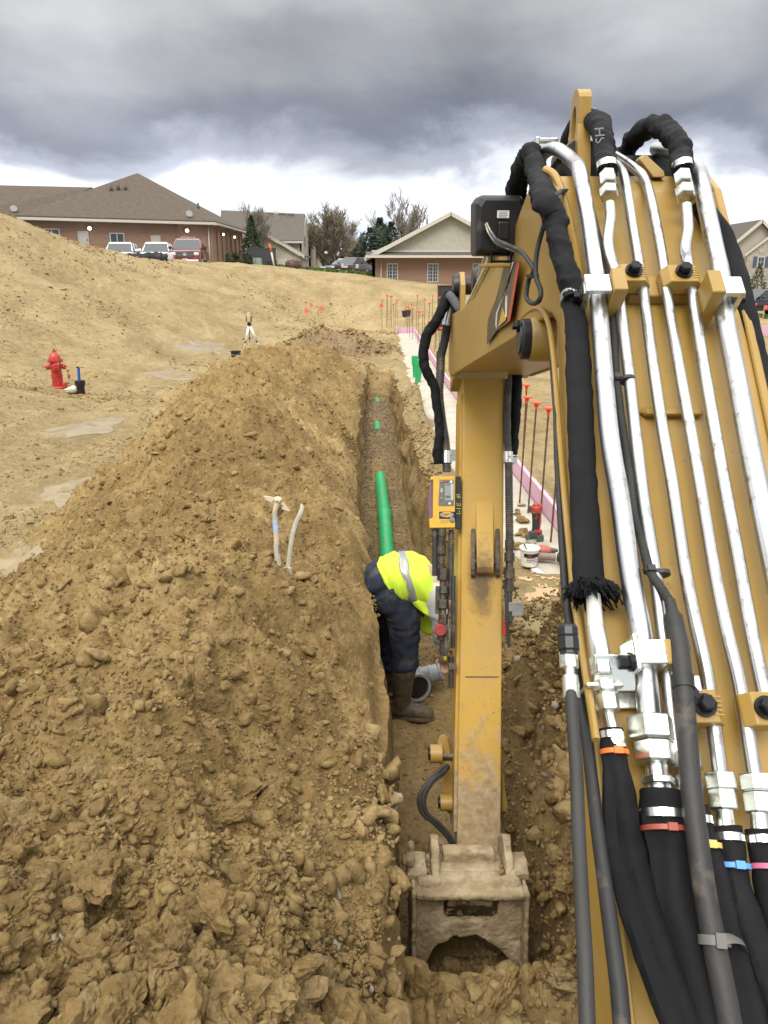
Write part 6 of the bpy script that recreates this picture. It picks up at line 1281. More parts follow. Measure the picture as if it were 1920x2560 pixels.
# ---- vehicles
M_TYRE = mat('tyre', (.018, .018, .018), .85); M_RIM = mat('alloy_rim', (.55, .55, .55), .35, .8, .05); M_CGLASS = mat('car_glass', (.02, .026, .03), .05, 0, .1, 1, spec=.8); M_CBLK = mat('car_trim', (.015, .015, .016), .5); M_HEAD = mat('headlight', (.62, .64, .66), .12, 0, .05, spec=.8)
def car(name, label, cat, x, y, rz, paint, kind='suv', group=None):
    t = thing(name, label, cat, (x, y, gz(x, y)), group, rz, local=True)
    pk = kind == 'pickup'; L_ = 5.6 if pk else 4.7; hw = 1.0 if pk else .93; hood = 1.20 if pk else 1.08; roof = 1.92 if pk else 1.72; sh = 1.25 if pk else 1.12
    if kind == 'sedan': hood, roof, sh = .92, 1.45, .98
    f = -L_/2; st = [(f, .80, .42, .72), (f+.08, .93, .34, .98*hood/1.08), (f+.35, .985, .30, hood-.04), (f+1.25, 1.0, .28, hood), (f+1.5, 1.0, .28, sh-.02), (f+3.2, 1.0, .28, sh), (L_/2-.35, .99, .30, sh if not pk else sh), (L_/2-.05, .95, .36, sh-.06), (L_/2, .86, .48, sh-.25)]
    rings = []
    for yy, k, zb, zt in st:
        w = hw*k; rings.append([(-w*.93, yy, zb), (w*.93, yy, zb), (w, yy, zb+.16), (w*1.0, yy, zt-.28), (w*.965, yy, zt-.06), (w*.86, yy, zt), (-w*.86, yy, zt), (-w*.965, yy, zt-.06), (-w*1.0, yy, zt-.28), (-w, yy, zb+.16)])
    mb = MB(); mb.loft(rings); BD = mb.build('body', paint, t, .02)
    c0, c1 = (f+1.35, f+1.35+2.55) if pk else (f+1.3, L_/2-.08); r0 = c0+.75; r1 = c1-(.18 if pk else .42)
    if kind == 'sedan': c1 = L_/2-.75; r1 = c1-.75
    def cab(i, zl, zt, e=0.0):
        wb = hw*.90+e; wt = hw*.72+e
        k = lambda z: (z-sh)/(roof-sh)
        def P(yy0, yy1, z, s): u = k(z); return (s*(wb+(wt-wb)*u), yy0+(yy1-yy0)*u, z)
        out = []
        for z in (zl, zt): out.append([P(c0-e, r0-e, z, -1), P(c0-e, r0-e, z, 1), P(c1+e, r1+e, z, 1), P(c1+e, r1+e, z, -1)])
        return out
    mb = MB(); mb.loft(cab(0, sh-.03, roof-.09), 0, False); G_ = mb.build('windows', M_CGLASS, t)
    mb = MB(); rr = cab(0, roof-.10, roof-.03, .012); top = [(p[0]*.90, p[1]*1.0+(.10 if i < 2 else -.10), roof) for i, p in enumerate(rr[1])]; mb.loft([rr[0], rr[1], top], 0, False); mb.build('roof', paint, t, .03)
    def pil(z0, z1, ya, yb, s): 
        wb = hw*.90; wt = hw*.72; return ([s*(wb+.012), ya, z0], [s*(wt+.012), yb, z1])
    mid = (c0+c1)/2
    for s in (-1, 1):
        for ya, yb in ((c0, r0), (mid-.12, mid-.02), (c1, r1)):
            p, q = pil(sh-.02, roof-.08, ya, yb, s); mb = MB(); mb.cyl(p, q, .055, .05, 6); mb.build('pillar', paint, t)
    if pk:
        mb = MB(); mb.box((0, (c1+L_/2)/2+.1, sh+.02), (hw*1.6, L_/2-c1-.35, .05)); mb.build('bed', M_CBLK, t)
    gh = .34 if pk else .22
    mb = MB(); mb.box((0, f+.035, .86 if pk else .72), (1.12 if pk else .86, .1, gh)); GR = mb.build('grille', M_CBLK, t, .02)
    if pk:
        for dz in (-.09, .0, .09): mb = MB(); mb.box((0, f-.02, .86+dz), (1.08, .02, .022)); mb.build('grille_bar', M_RIM, GR)
        mb = MB(); mb.stack((0, f-.035, .87), (0, -1, 0), [(0, .11), (.012, .11)], 16); mb.build('emblem', M_RIM, GR)
    mb = MB(); mb.box((0, f-.01, .47), (1.7, .14, .16)); mb.build('bumper', M_CBLK if not pk else M_RIM, t, .03)
    for s in (-1, 1):
        mb = MB(); mb.box((s*.70, f+.10, .90 if pk else .80), (.32, .20, .17)); mb.build('headlight', M_HEAD, t, .03)
        mb = MB(); mb.box((s*(hw+.12), c0+.35, sh+.08), (.2, .12, .16)); mb.build('mirror', paint if not pk else M_CBLK, t, .03)
        mb = MB(); mb.box((s*.78, L_/2-.04, .95), (.18, .08, .22)); mb.build('tail_light', mat('tail_light', (.30, .02, .02), .3), t, .01)
        for yy in (f+.95, L_/2-1.0):
            mb = MB(); r = .40 if pk else .35; c = np.array([s*(hw-.13), yy, r-.02]); mb.stack(c-np.array([s*.11, 0, 0]), (s, 0, 0), [(0, r*.9), (.02, r), (.21, r), (.235, r*.92)], 20); WHL = mb.build('wheel', M_TYRE, t)
            mb = MB(); mb.stack(c+np.array([s*.12, 0, 0]), (s, 0, 0), [(0, r*.68), (.012, r*.66), (.012, r*.2), (.03, r*.16)], 14); mb.build('rim', M_RIM, WHL)
    mb = MB(); mb.box((0, f-.05, .56), (.32, .02, .12)); mb.build('number_plate', M_WFR, t)
    return t
P_WHT = mat('white_car_paint', (.74, .74, .73), .22, 0, .03, coat=.6); P_RED = mat('dark_red_car_paint', (.20, .035, .035), .22, 0, .06, coat=.7); P_DRK = mat('dark_car_paint', (.022, .018, .022), .2, 0, .1, coat=.7); P_SIL = mat('silver_car_paint', (.36, .37, .38), .25, .5, .05, coat=.6); P_BLK = mat('black_car_paint', (.012, .012, .013), .2, coat=.7)
def at(px, py, y): p = GY(px, py, y); return p[0], p[1]
for (nm, lb, ct, px, y, rz, pt, kd) in (('parked_car', 'white parked car behind the black silt fence, closer to the reddish bush', 'car', 306, 54.0, .17, P_WHT, 'suv'), ('parked_car', 'white parked SUV between the other white car and the red pickup', 'car', 396, 54.0, .15, P_WHT, 'suv'),
        ('pickup_truck', 'dark red pickup with a black grille parked before the brick office', 'pickup', 476, 53.5, .12, P_RED, 'pickup'), ('parked_car', 'silver car roof just showing over the dirt mound', 'car', 150, 50.0, 1.45, P_SIL, 'sedan')):
    x, yy = at(px, 650, y); car(nm, lb, ct, x, yy, rz, pt, kd, 'cars parked by the brick office')
for (nm, lb, px, y, rz, pt, kd) in (('parked_car', 'white car under the bare trees beyond the grass strip', 826, 88, 1.2, P_WHT, 'sedan'), ('parked_car', 'silver car parked among dark cars beyond the grass strip', 864, 80, -.7, P_SIL, 'suv'), ('parked_car', 'dark plum car parked next to the silver one beyond the grass', 880, 78, -.5, mat('plum_car_paint', (.05, .02, .03), .25, coat=.6), 'suv'), ('parked_car', 'black car farthest back among those beyond the grass strip', 848, 90, .9, P_BLK, 'sedan')):
    x, yy = at(px, 670, y); car(nm, lb, 'car', x, yy, rz, pt, kd, 'cars parked beyond the grass strip')
x, yy = at(1905, 740, 56); car('minivan', 'dark minivan parked in front of the tan gable house', 'van', x, yy, -1.35, P_DRK, 'suv')

# ---- trees and shrubs
M_BARK = mat('grey_bark', (.11, .088, .068), .95, 0, .25, 4, .5, 12); M_TWIG = mat('brown_twig', (.22, .185, .15), .9, 0, .2, 2); M_NEED = mat('needle_green', (.035, .062, .024), .8, 0, .45, 1.6); M_NEED2 = mat('blue_green_needle', (.04, .072, .042), .8, 0, .4, 1.4); M_BUD = mat('budding_twig', (.25, .20, .14), .9, 0, .25, 2); M_HEDGE = mat('hedge_green', (.030, .040, .017), .85, 0, .45, 3); M_SHRUB = mat('reddish_twig', (.15, .10, .085), .9, 0, .3, 3)
def bare_tree(name, label, x, y, H, spread=.5, seed=1, levels=5, twig=M_TWIG, dense=3, up=.55, group=None, z=None, r0=None):
    rg = np.random.default_rng(seed); t = thing(name, label, 'tree', (x, y, (gz(x, y) if z is None else z)), group, 0, local=True)
    tr = MB(); cr = MB(); r0 = r0 or H*.020
    def grow(p, d, L_, r, lv):
        n = 4; pts = [p]; dd = d
        for k in range(n): dd = dd+rg.normal(0, .12, 3)+np.array([0, 0, .05]); dd = dd/np.linalg.norm(dd); pts.append(pts[-1]+dd*L_/n)
        (tr if lv < 2 else cr).tube(pts, np.maximum(np.linspace(r, r*.58, n+1), min(.022, H*.0028)), 6 if lv < 2 else 3, caps=False)
        if lv >= levels: return
        kids = dense+(1 if lv < 2 else 0)
        for k in range(kids):
            i = rg.integers(1 if lv else 2, n+1); a = rg.uniform(0, 2*math.pi); s = rg.uniform(.6, 1.25)*spread
            e = np.array([math.cos(a)*s, math.sin(a)*s, up*rg.uniform(.2, 1.3)])+dd*.55; e /= np.linalg.norm(e)
            grow(pts[i], e, L_*rg.uniform(.55, .8), r*.55*(1-.08*i), lv+1)
    grow(np.array([0, 0, -.3]), np.array([0, 0, 1.0]), H*.40, r0, 0)
    tr.build('trunk', M_BARK, t, fixn=False); o = cr.build('crown', twig, t, fixn=False); return t
def conifer(name, label, x, y, H, R, seed, m=M_NEED, n=900, round_=False, group=None, base=.06, z=None, cat='tree'):
    rg = np.random.default_rng(seed); t = thing(name, label, cat, (x, y, (gz(x, y) if z is None else z)), group, 0, local=True)
    mb = MB(); mb.cyl((0, 0, -.3), (0, 0, H*.9), H*.022, H*.005, 7); mb.build('trunk', M_BARK, t)
    mb = MB(); k = 0
    lump = [(rg.uniform(0, 2*math.pi), rg.uniform(.1, .9), rg.uniform(.7, 1.15)) for _ in range(14)]
    while k < n:
        u = rg.uniform(0, 1)**1.0; h = base+(1-base)*u; a = rg.uniform(0, 2*math.pi)
        rad_ = R*((1-u)**.75 if not round_ else math.sqrt(max(.02, 1-(2*u-.85)**2)))*(.9+.1*math.sin(9*u*6))
        for la, lu, lk in lump: 
            if abs(u-lu) < .09 and abs((a-la+math.pi) % (2*math.pi)-math.pi) < .7: rad_ *= lk
        rr_ = rad_*rg.uniform(.35, 1.05); p = np.array([math.cos(a)*rr_, math.sin(a)*rr_, h*H]); l = H*.035*rg.uniform(.7, 1.6)*(1.25-u*.5)
        d = np.array([math.cos(a), math.sin(a), rg.uniform(-.35, .25)])+rg.normal(0, .3, 3); d /= np.linalg.norm(d); s = np.cross(d, rg.normal(0, 1, 3)); s /= np.linalg.norm(s)
        mb.add([p-d*l*.5, p+s*l*.28, p+d*l*.9, p-s*l*.28], [(0, 1, 2, 3)]); k += 1
    mb.build('crown', m, t, fixn=False); return t
def shrub(name, label, x, y, w, d, h, seed, m=M_HEDGE, n=700, boxy=.4, group=None, cat='shrub'):
    rg = np.random.default_rng(seed); t = thing(name, label, cat, (x, y, gz(x, y)), group, 0, local=True); mb = MB()
    mb.ball((0, 0, h*.42), 1.0, 12, 8, sc=(w*.44, d*.44, h*.46)); 
    for _ in range(n):
        v = rg.normal(0, 1, 3); v /= np.linalg.norm(v); v = np.sign(v)*np.abs(v)**(1-boxy*.6); v = v/np.max(np.abs(v))*(1-boxy)*.0+v/np.linalg.norm(v)*(1+boxy*.12)
        p = np.array([v[0]*w/2, v[1]*d/2, max(.02, h*.46+v[2]*h*.5)])*rg.uniform(.86, 1.06); l = rg.uniform(.04, .10)*max(h, .7); dd = rg.normal(0, 1, 3); dd /= np.linalg.norm(dd); s = np.cross(dd, rg.normal(0, 1, 3)); s /= np.linalg.norm(s)
        mb.add([p-dd*l, p+s*l*.6, p+dd*l, p-s*l*.6], [(0, 1, 2, 3)])
    mb.build('foliage', m, t, fixn=False)
    mb = MB(); mb.cyl((0, 0, -.1), (0, 0, h*.4), .04, .03, 6); mb.build('stem', M_BARK, t); return t
x, y = at(838, 660, 92); bare_tree('bare_tree', 'broad brown bare tree beyond the townhouses, with a dense twiggy crown', x, y, 9.2, .62, 11, 5, M_BUD, 5, .5)
x, y = at(806, 660, 100); bare_tree('bare_tree', 'thinner bare tree standing close to the end of the townhouse row', x, y, 7.5, .5, 12, 5, M_TWIG, 4)
x, y = at(872, 660, 108); bare_tree('bare_tree', 'reddish bare tree between the broad brown tree and the evergreens', x, y, 6.6, .65, 13, 5, M_TWIG, 4)
x, y = at(1029, 640, 95); bare_tree('bare_tree', 'tall pale bare tree rising behind the siding gable building', x, y, 11.5, .45, 14, 5, M_TWIG, 4, .7)
x, y = at(955, 640, 112); bare_tree('bare_tree', 'faint bare tree above the evergreens', x, y, 9.5, .55, 15, 5, M_TWIG, 4)
x, y = at(640, 640, 74); bare_tree('bare_tree', 'bare tree in front of the townhouse roof, over the dark spruce', x, y, 6.4, .55, 16, 5, M_TWIG, 4)
for i, (px, yy, H, R) in enumerate(((902, 98, 5.2, 1.7), (925, 96, 6.4, 2.0), (950, 97, 7.6, 2.2), (978, 95, 7.0, 2.0))):
    x, y = at(px, 650, yy); conifer('pine_tree', ['low evergreen at the open end of the evergreen clump, next to the bare trees', 'second evergreen of the clump, taller than the low end one', 'tallest evergreen of the clump near the gable building', 'evergreen of the clump partly behind the gable roof'][i], x, y, H, R, 30+i, M_NEED2, 2600, True, 'evergreens by the gable building')
x, y = at(632, 640, 66); conifer('spruce_tree', 'dark spruce growing beside the corner of the brick office', x, y, 4.1, 1.35, 41, M_NEED, 2200)
x, y = at(1893, 720, 66); conifer('spruce_tree', 'young dark spruce in front of the blue-shuttered window', x, y, 3.3, 1.25, 42, M_NEED, 1300)
for i, (px, w, h) in enumerate(((557, .85, .55), (580, .95, .85), (606, .85, .82), (622, .5, .72))):
    x, y = at(px, 655, 58.5); shrub('hedge_shrub', ['low round clipped shrub at the corner of the brick office', 'tall clipped shrub next to the low round one', 'clipped shrub in the middle of the row by the office', 'narrow clipped shrub against the grey enclosure'][i], x, y, w, .9, h, 50+i, M_HEDGE, 800, .8, 'clipped shrubs by the office')
x, y = at(734, 665, 58); shrub('twiggy_bush', 'pinkish twiggy bush beside the garage door', x, y, 1.15, 1.0, .62, 55, M_SHRUB, 700, .2)
x, y = at(216, 615, 48); shrub('round_bush', 'reddish green bush over the mound next to the silver car', x, y, 1.2, 1.0, .75, 56, mat('reddish_green_leaf', (.06, .048, .026), .85, 0, .4, 3), 700, .5)
# hill and hedgerow far behind
def far_wood(pts, h, label, name, m, seed):
    rg = np.random.default_rng(seed); mb = MB()
    for _ in range(7000):
        t = rg.uniform(0, 1); x = np.interp(t, np.linspace(0, 1, len(pts)), [p[0] for p in pts]); y = np.interp(t, np.linspace(0, 1, len(pts)), [p[1] for p in pts])+rg.uniform(0, 8); z0 = gz_far(x, y)
        hh = h*(.6+.5*abs(math.sin(t*37+seed))+.3*math.sin(t*91)); p = np.array([x, y, z0+rg.uniform(0, 1)**1.1*hh]); l = rg.uniform(.7, 1.7); d = rg.normal(0, 1, 3); d[2] = abs(d[2])+.6; d /= np.linalg.norm(d); s = np.cross(d, rg.normal(0, 1, 3)); s /= np.linalg.norm(s)
        mb.add([p-d*l*.5, p+s*l*.22, p+d*l, p-s*l*.4], [(0, 1, 2, 3)])
    o = mb.build(name, m, fixn=False); o['kind'] = 'stuff'; return o
def gz_far(x, y): return float(base_z(np.array([float(x)]), np.array([float(y)]))[0])
far_wood([(-32, 190), (-10, 186), (6, 188), (14, 192)], 7, '', 'distant_wood', mat('distant_wood_brown', (.085, .068, .055), .95, 0, .3, .2), 61)
# grass strip and asphalt beyond the slope
def sheet(name, pts, m, dz, kind='structure', n=1):
    P = [V3(p) for p in pts]; bm = bmesh.new(); vs = []
    nu, nv = 24, 10; a, b, c, d = P
    for j in range(nv+1):
        for i in range(nu+1):
            u = i/nu; v = j/nv; p = (a*(1-u)+b*u)*(1-v)+(d*(1-u)+c*u)*v; vs.append((p[0], p[1]))
    XY = np.array(vs); Z = ground_at(XY[:, 0], XY[:, 1])+dz; bv = [bm.verts.new((x, y, z)) for (x, y), z in zip(vs, Z)]
    for j in range(nv):
        for i in range(nu): k = j*(nu+1)+i; bm.faces.new((bv[k], bv[k+1], bv[k+nu+2], bv[k+nu+1]))
    me = bpy.data.meshes.new(name); bm.to_mesh(me); bm.free(); me.materials.append(m); o = bpy.data.objects.new(name, me); COL.objects.link(o); o['kind'] = kind; ORG[o.name] = np.zeros(3); return o
M_ASPH = mat('asphalt', (.06, .06, .058), .9, 0, .2, 3, .3, 30)
sheet('parking_lot', [(-34, 50.5, 0), (-11.9, 50.5, 0), (-11.9, 59.5, 0), (-34, 54.5, 0)], M_ASPH, .02); sheet('road', [(-8, 77, 0), (14, 77, 0), (14, 90, 0), (-8, 92, 0)], M_ASPH, .03)
def grass_patch(pts, n, seed, name='grass', h=.16):
    rg = np.random.default_rng(seed); a, b, c, d = [V3(p) for p in pts]; mb = MB(); U = rg.uniform(0, 1, n); W = rg.uniform(0, 1, n)
    P = ((a*(1-U[:, None])+b*U[:, None])*(1-W[:, None])+(d*(1-U[:, None])+c*U[:, None])*W[:, None]); Z = ground_at(P[:, 0], P[:, 1])
    for p, z in zip(P, Z):
        t = rg.uniform(0, 2*math.pi); s = np.array([math.cos(t), math.sin(t), 0])*.12; tip = np.array([rg.normal(0, .06), rg.normal(0, .06), h*rg.uniform(.5, 1.3)]); q = np.array([p[0], p[1], z])
        mb.add([q-s, q+s, q+s*.6+tip, q-s*.6+tip], [(0, 1, 2, 3)])
    o = mb.build(name, mat('grass_green', (.075, .135, .028), .85, 0, .4, 2), fixn=False); o['kind'] = 'stuff'; return o
grass_patch([(-8.0, 59.5, 0), (-.6, 61.5, 0), (0.5, 76, 0), (-9.5, 75, 0)], 5200, 71); grass_patch([(24, 50, 0), (36, 50, 0), (38, 53.5, 0), (25, 53, 0)], 1500, 72)
# utility things at the edge of the slope
x, y = at(656, 655, 60.5); UE = thing('utility_enclosure', 'dark grey ribbed enclosure at the slope edge beside the clipped shrubs', 'enclosure', (x, y, gz(x, y)), None, 0, local=True)
M_DGREY = mat('dark_grey_metal', (.05, .052, .058), .6, 0, .12)
mb = MB(); mb.box((0, 0, .62), (1.9, 1.2, 1.24)); mb.build('housing', M_DGREY, UE, .01)
mb = MB()
for k in range(19): mb.box((-.9+.1*k, -.615, .62), (.045, .03, 1.2))
o = mb.build('ribs', M_DGREY, UE); o['kind'] = 'stuff'
mb = MB(); mb.box((0, 0, 1.27), (1.98, 1.28, .06)); mb.build('lid', M_DGREY, UE)
x, y = at(641, 660, 59); UB = thing('utility_box', 'pale green utility box in front of the dark enclosure', 'utility box', (x, y, gz(x, y)), None, 0, local=True); mb = MB(); mb.box((0, 0, .26), (.82, .6, .56), top=.96); mb.build('cabinet', mat('pale_green_paint', (.20, .27, .21), .6, 0, .06), UB, .02); mb = MB(); mb.box((0, -.31, .26), (.02, .02, .5)); mb.build('door_seam', M_DGREY, UB)
x, y = at(680, 660, 60); UA = thing('air_conditioner', 'black slatted air conditioner unit beside the leaning post', 'air conditioner', (x, y, gz(x, y)), None, 0, local=True); mb = MB(); mb.box((0, 0, .22), (.62, .6, .46)); mb.build('casing', M_CBLK, UA, .02); mb = MB(); mb.stack((0, 0, .45), (0, 0, 1), [(0, .25), (.03, .25), (.03, .1)], 16); mb.build('fan_guard', M_DGREY, UA)
x, y = at(686, 664, 56); PT = thing('marker_post', 'leaning marker post, orange above and white below', 'post', (x, y, gz(x, y)), None, 0, local=True); d = GY(675, 608, 56)-GY(687, 664, 56); mb = MB(); mb.cyl((0, 0, -.1), d*.62, .065, .065, 10); mb.build('pole', M_WFR, PT); mb = MB(); mb.cyl(d*.62, d*1.0, .067, .05, 10); mb.build('orange_sleeve', mat('orange_sleeve', (.62, .14, .03), .5), PT)
x, y = at(816, 668, 82); LPo = thing('lamp_post', 'thin black lamp post by the bare trees, beside the grass', 'lamp post', (x, y, gz(x, y)), None, 0, local=True); mb = MB(); mb.stack((0, 0, -.1), (0, 0, 1), [(0, .09), (.3, .07), (2.3, .05), (2.35, .09)], 8); mb.build('pole', M_CBLK, LPo); mb = MB(); mb.ball((0, 0, 2.4), .16, 10, 7); mb.build('lamp_globe', M_WFR, LPo)
for i, (px, py0, py1) in enumerate(((857, 668, 682), (893, 664, 684))):
    x, y = at(px, py1, 74); S_ = thing('road_sign', ['small white sign on a post in front of the silver car', 'small white sign on a post at the edge of the dark cars'][i], 'sign', (x, y, gz(x, y)), 'small signs beyond the grass', 0, local=True); mb = MB(); mb.cyl((0, 0, -.1), (0, 0, .9), .03, .03, 6); mb.build('pole', M_CBLK, S_); mb = MB(); mb.box((0, -.04, .72), (.26, .02, .36)); mb.build('panel', M_WFR, S_)
# silt fence along the top of the slope
pf = [at(232, 640, 44.0), at(262, 640, 44.3), at(300, 640, 45), at(345, 640, 45.6), at(392, 640, 46.3), at(412, 640, 46.3), at(424, 640, 46)]
SF = thing('silt_fence', 'sagging black silt fence along the top of the dirt slope before the cars', 'fence', (pf[2][0], pf[2][1], gz(*pf[2])))
tops = smooth_path([np.array([p[0], p[1], gz(*p)+h]) for p, h in zip(pf, (.50, .36, .36, .42, .50, .40, .12))], 60); bots = smooth_path([np.array([p[0], p[1]-.08, gz(*p)-.08]) for p in pf], 60); n_ = min(len(tops), len(bots)); rg = np.random.default_rng(8); mb = MB(); V_ = []; F_ = []
for k in range(n_):
    w_ = .06*math.sin(k*.7); V_ += [bots[k], (bots[k]+tops[k])/2+np.array([.03*math.sin(k*1.9), w_, 0]), tops[k]+np.array([0, w_*.5, .03*math.sin(k*1.3)])]
for k in range(n_-1):
    for j in (0, 1): F_.append((3*k+j, 3*k+3+j, 3*k+4+j, 3*k+1+j))
mb.add(V_, F_, 0, True); FB = mb.build('fabric', mat('black_silt_fabric', (.014, .014, .015), .6, 0, .2), SF, fixn=False); md = FB.modifiers.new('solidify', 'SOLIDIFY'); md.thickness = .02
for p in pf[::2]: mb = MB(); z = gz(*p); mb.box((p[0], p[1]+.05, z+.22), (.05, .05, .6)); mb.build('stake', mat('fence_stake', (.20, .15, .10), .8), SF)
x, y = at(426, 645, 45.5); CB = thing('fabric_bundle', 'white bundle hanging at the end of the silt fence', 'bundle', (x, y, gz(x, y)), None, 0, local=True); mb = MB(); rg = np.random.default_rng(9); rings = []
for k, (z, r) in enumerate(((.0, .10), (.10, .15), (.22, .17), (.34, .14), (.44, .13), (.52, .06))): rings.append([(r*(1+.25*rg.uniform(-1, 1))*math.cos(a)*1.2, r*(1+.25*rg.uniform(-1, 1))*math.sin(a), z+.03*rg.uniform(-1, 1)) for a in np.linspace(0, 2*math.pi, 12, endpoint=False)])
mb.loft(rings); mb.build('cloth', mat('grey_white_cloth', (.46, .45, .43), .9, 0, .2), CB); mb = MB(); mb.stack((-.28, -.1, .1), (.2, 0, 1), [(0, .08), (.1, .14), (.3, .12), (.42, .03)], 9); mb.build('black_tail', M_CBLK, CB)
# ------------------------------------------------------------------ site things
M_GREENP = mat('green_sewer_pipe', (.018, .36, .125), .38, 0, .10, 6, .03, 60, (.23, .165, .085), .16, 9, coat=.1)
M_GREYP = mat('grey_pipe_fitting', (.33, .35, .37), .42, 0, .07, 8, .03, 60, (.22, .16, .09), .22, 12)
def pl(Y): return np.array([float(cen(Y))-.055, Y, 0])
FZ = -.93
# ---- the green pipe along the trench floor, in lengths with bell joints
PI = thing('sewer_pipe', 'bright green sewer pipe lying along the trench floor, half buried in gravel farther on', 'pipe', (float(cen(7.5))-.05, 7.5, FZ))
R_ = .080
pc = [GZ(1003, 1640, FZ+.06), GZ(967, 1380, FZ+.085), GZ(961, 1284, FZ+.085), GZ(952, 1190, FZ+.085), GZ(944, 1110, FZ+.085), GZ(941, 1057, FZ+.10)]
pp = [np.array([p[0], p[1], FZ+.09]) for p in pc]; end = np.array([float(cen(18.8))-.03, 18.8, FZ+.13]); mid = np.array([float(cen(12.3))-.05, 12.3, FZ+.11])
def pipe_len(a, b, bell=True):
    d = (b-a)/np.linalg.norm(b-a); L_ = np.linalg.norm(b-a); mb = MB()
    prof = [(0, R_*.86), (0, R_), (L_-.20, R_), (L_-.17, R_*1.0)]
    if bell: prof = [(0, R_*.9), (0, R_*1.14), (.012, R_*1.17), (.15, R_*1.16), (.20, R_*1.0), (L_, R_), (L_, R_*.9)]
    else: prof = [(0, R_*.9), (0, R_), (L_, R_), (L_, R_*.9)]
    mb.stack(a, d, prof, 32); return mb.build('pipe_length', M_GREENP, PI)
J = pp[2]                                     # the joint seen behind the worker
pipe_len(J+(pp[3]-J)*.0, mid, False); dback = (pp[1]-J)/np.linalg.norm(pp[1]-J)
a0 = J+dback*2.62
mb = MB(); L_ = 2.62; mb.stack(a0, -dback, [(0, R_*.9), (0, R_), (L_-.20, R_), (L_-.16, R_*1.13), (L_-.012, R_*1.16), (L_, R_*1.14), (L_, R_*.9)], 32); mb.build('pipe_length', M_GREENP, PI)
pipe_len(mid, end, False)
# ---- green riser standing by the footing
x, y = GZ(1040, 938, -.40)[:2]; RP = thing('riser_pipe', 'short green riser pipe standing upright by the white footing strip', 'pipe', (x, y, gz(x, y)), None, 0, local=True)
mb = MB(); mb.cyl((.02, 0, -.15), (-.02, 0, .50), .085, .085, 20); mb.build('pipe_length', M_GREENP, RP); mb = MB(); mb.stack((-.02, 0, .36), (0, 0, 1), [(0, .095), (.22, .097), (.22, .085)], 20); mb.build('collar', M_GREENP, RP)
x, y = GZ(1044, 950, -.40)[:2]; RP2 = thing('leaning_pipe', 'green pipe leaning out of the soil below the upright riser', 'pipe', (x, y, gz(x, y)), None, 0, local=True); top = GY(1050, 900, y-.1)-np.array([x, y, gz(x, y)]); mb = MB(); mb.cyl((-.02, 0, -.2), tuple(top), .072, .072, 18); mb.build('pipe_length', M_GREENP, RP2)
# ---- grey fitting on the trench floor: a wye with open socket and side branch
fo = GZ(1045, 1745, FZ+.02); WYE = thing('pipe_fitting', 'grey plastic wye fitting with an open ribbed socket beside the worker’s boot', 'pipe fitting', tuple(fo))
def socket(a, ax, r, L_, name, par, ribs=2, open_=True):
    a = V3(a); ax = V3(ax)/np.linalg.norm(ax); mb = MB(); prof = [(0, r*.94), (0, r)]
    for k in range(ribs): s0 = L_*(.25+.32*k); prof += [(s0, r), (s0+.004, r*1.07), (s0+.018, r*1.07), (s0+.022, r)]
    prof += [(L_-.02, r), (L_-.018, r*1.09), (L_, r*1.09)]
    if open_: prof += [(L_, r*.90), (L_-.09, r*.88), (L_-.09, r*.15)]
    mb.stack(a, ax, prof, 28); return mb.build(name, M_GREYP, par)
yc = GZ(1000, 1690, FZ+.11); s1 = GZ(1042, 1718, FZ+.105); ax1 = V3([.34, -.86, .10]); ax1 /= np.linalg.norm(ax1)
BDY = socket(s1-ax1*.34, ax1, .094, .36, 'run', WYE); 
b0 = s1-ax1*.17; tgt = GD(1098, 1680, np.dot(b0-EYE, FW)-.02); bx = (tgt-b0)/np.linalg.norm(tgt-b0); socket(b0+bx*.04, bx, .062, np.linalg.norm(tgt-b0)-.02, 'branch', WYE, 3)
mb = MB(); mb.stack(s1+ax1*.005, ax1, [(0, .078), (.006, .078)], 24); mb.build('rubber_seal', M_CBLK, BDY)

# ---- hydrant, curb valve, white stone
hx, hy = GZ(146, 970, -.33)[:2]; hz_ = gz(hx, hy); M_HYD = mat('hydrant_red', (.42, .026, .022), .42, 0, .14, 8, .03, 50, (.30, .16, .09), .22, 16, coat=.2)
HY = thing('fire_hydrant', 'red fire hydrant standing in the tan dirt on the slope', 'fire hydrant', (hx, hy, hz_), None, .35, local=True)
mb = MB(); mb.stack((0, 0, -.05), (0, 0, 1), [(0, .115), (.28, .115), (.28, .125), (.30, .125), (.30, .112), (.56, .108), (.60, .12)], 24); mb.build('barrel', M_HYD, HY)
mb = MB(); mb.stack((0, 0, .55), (0, 0, 1), [(0, .155), (.035, .155), (.04, .125), (.10, .118), (.15, .095), (.185, .06), (.20, .05), (.205, .05)], 24); BN_ = mb.build('bonnet', M_HYD, HY)
mb = MB(); mb.stack((0, 0, .75), (0, 0, 1), [(0, .042), (.03, .042), (.03, .025), (.07, .022)], 5, smooth=False); mb.build('operating_nut', M_HYD, BN_)
for k in range(8): a = k*math.pi/4; mb = MB(); mb.stack((.14*math.cos(a), .14*math.sin(a), .53), (0, 0, 1), [(0, .016), (.07, .016)], 6, smooth=False); mb.build('bolt', M_HYD, BN_)
for ax, r, l in (((-1, 0, 0), .052, .2), ((1, 0, 0), .052, .2), ((0, -1, 0), .07, .19)):
    mb = MB(); a = V3(ax); mb.stack((0, 0, .44), a, [(.08, r), (l-.06, r), (l-.06, r*1.25), (l-.01, r*1.2), (l, r*.8)], 20); NZ = mb.build('nozzle', M_HYD, HY); mb = MB(); mb.stack(V3((0, 0, .44))+a*l, a, [(0, .022), (.035, .020)], 5, smooth=False); mb.build('cap_nut', M_HYD, NZ)
